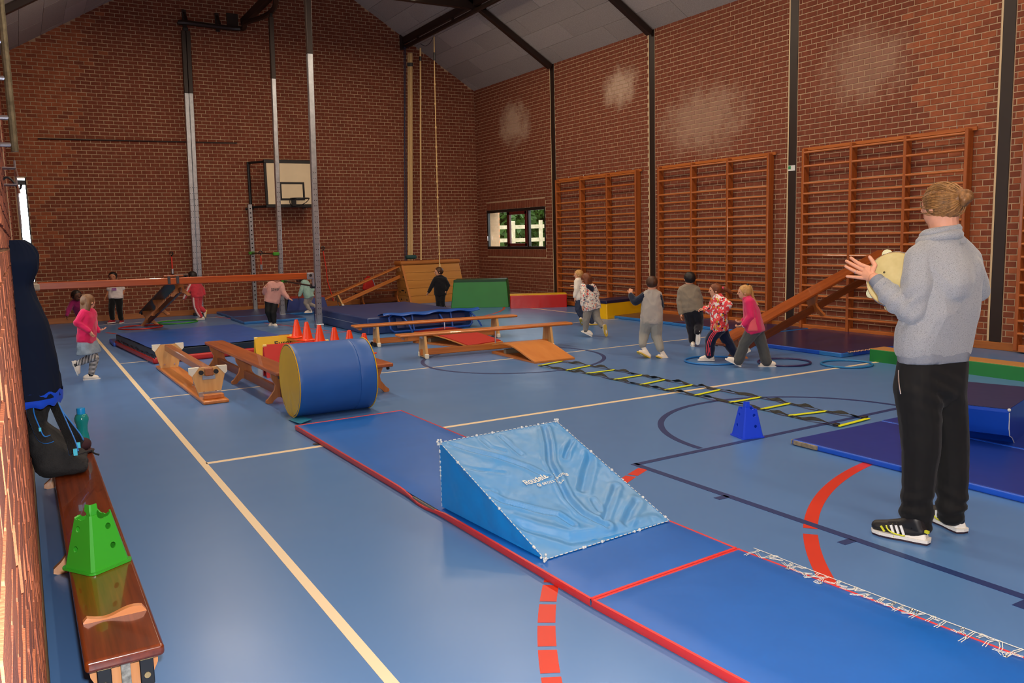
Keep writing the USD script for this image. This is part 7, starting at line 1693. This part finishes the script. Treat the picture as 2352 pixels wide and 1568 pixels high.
# trainers
SHB = mat('black_trainer_upper', (22, 21, 22), rough=.5); SHW = mat('white_trainer_sole', (226, 222, 214), rough=.5); SHY = mat('acid_yellow_trim', (206, 208, 48), rough=.5); SHS = mat('white_trainer_stripe', (232, 232, 230), rough=.5)
def trainer(heel, toe, near, label=None):
    h, t_ = fl_(*heel), fl_(*toe); x = unit(t_ - h); L = max(.27, min(.31, np.linalg.norm(t_ - h))); y = np.cross([0, 0, 1.0], x); h = t_ - x * L
    W = lambda a, b, c: h + x * a + y * b + np.array([0, 0, c])
    up = fuse([hullm((W(.035, 0, .062), .034), (W(.12, -.006, .058), .036), (W(.20, -.002, .050), .036), (W(.25, .004, .046), .030), (W(.07, 0, .050), .036)), hullm((W(.045, 0, .075), .036), (W(.06, 0, .115), .038), (W(.12, 0, .080), .032)), hullm((W(.12, 0, .085), .026), (W(.20, 0, .062), .024))], .010, 5)
    s = obj('trainer', up, SHB, f.t, world=True, smooth=True)
    out = [(.0, -.028), (.05, -.034), (.12, -.032), (.19, -.042), (.25, -.036), (.285, -.016), (.292, .004), (.28, .024), (.24, .040), (.18, .042), (.12, .034), (.05, .034), (.0, .028), (-.006, 0)]
    P = affinity.scale(Polygon(out).buffer(.004).buffer(.002), L / .295, 1, origin=(0, 0))
    obj('outsole', G().prism(P, .010, frame(h + [0, 0, .001], x, y, [0, 0, 1.0])), mat('dark_outsole', (44, 26, 40), rough=.6), s, world=True)
    obj('midsole', G().prism(P.buffer(.003), .016, frame(h + [0, 0, .011], x, y, [0, 0, 1.0])), SHW, s, world=True)
    obj('heel_block', fuse([hullm((W(.02, .018, .026), .018), (W(.02, -.018, .026), .018), (W(.10, .02, .022), .016), (W(.10, -.02, .022), .016), (W(.02, .014, .042), .016), (W(.02, -.014, .042), .016))], .01, 2), SHW, s, world=True, smooth=True)
    q = near
    for i in range(3): obj('side_stripe', G().bar(W(.105 + .026 * i, q * .040, .036), W(.125 + .024 * i, q * .031, .080 - .004 * i), .012, .006, up=y * q), SHS if q > 0 else SHY, s, world=True)
    obj('yellow_trim', G().tube(spline([W(.10, q * .0415, .032), W(.15, q * .043, .034), W(.185, q * .042, .050), (W(.195, q * .036, .068))], 10), .0042, 6).bar(W(.20, q * .043, .034), W(.222, q * .036, .058), .010, .005, up=y * q).box(W(.0, q * .022, .070), (.014, .02, .014)).bar(W(.15, q * .046, .020), W(.22, q * .045, .018), .010, .006, up=y * q), SHY, s, world=True)
    g = G()
    for i in range(5): g.tube(spline([W(.115 + .022 * i, -.022, .094 - .008 * i), W(.12 + .022 * i, 0, .104 - .008 * i), W(.125 + .022 * i, .022, .092 - .008 * i)], 6), .0032, 5)
    obj('laces', g, SHY if q > 0 else SHB, s, world=True, kind='stuff')
trainer((2131, 1249), (2004, 1222), 1)
trainer((2207, 1223), (2135, 1186), 1)
# ---- tambourine
R_t = 63 * f.px
c = f.J(2052, 641, -.16); nrm = unit(f.dirv(-.30, .92, .12)); uu_ = unit(np.cross([0, 0, 1.0], nrm)); vv_ = np.cross(nrm, uu_)
M = frame(c, uu_, vv_, nrm)
t = thing('tambourine', 'round tambourine with a cream skin held up by the man in grey', 'tambourine', mat4=M)
obj('drum_skin', G().lathe([(0, .001), (R_t * .7, .0015), (R_t - .004, 0), (R_t - .001, -.004), (0, -.003)], n=64), mat('cream_drum_skin', (228, 208, 146), rough=.5, rgb2=(206, 184, 118), vscale=9), t, smooth=40)
obj('wood_rim', G().lathe([(R_t - .006, -.003), (R_t + .001, -.001), (R_t + .003, -.010), (R_t + .003, -.048), (R_t - .005, -.050), (R_t - .006, -.003)], n=64), mat('rim_tan', (196, 166, 112), rough=.4), t, smooth=30)
obj('metal_hoop', G().tube(np.stack([(R_t + .003) * np.cos(an), (R_t + .003) * np.sin(an), 0 * an - .012], 1), .004, 6, closed=True), CHROME, t, smooth=True)
for a in (62, 112, 162, 212, 262, 312, 12):
    a = math.radians(a)
    for z in (-.024, -.034):
        m = G().lathe([(0, -.001), (.024, -.002), (.027, 0), (.024, .002), (0, .003)], n=20).tm(); m.apply_translation(((R_t + .002) * math.cos(a), (R_t + .002) * math.sin(a), z)); obj('jingle', m, mat('pale_jingle', (226, 222, 178), rough=.35), t, smooth=40)
for (x, y, s_) in ((-.35, .25, .006), (-.50, .02, .006), (-.68, .02, .008), (-.2, -.3, .004), (.1, -.2, .003), (-.4, -.45, .004)):
    obj('skin_mark', G().lathe([(0, .0032), (s_, .0028), (0, .002)], (x * R_t, y * R_t, 0), n=10), mat('dark_scuff', (104, 92, 60), rough=.7), t)
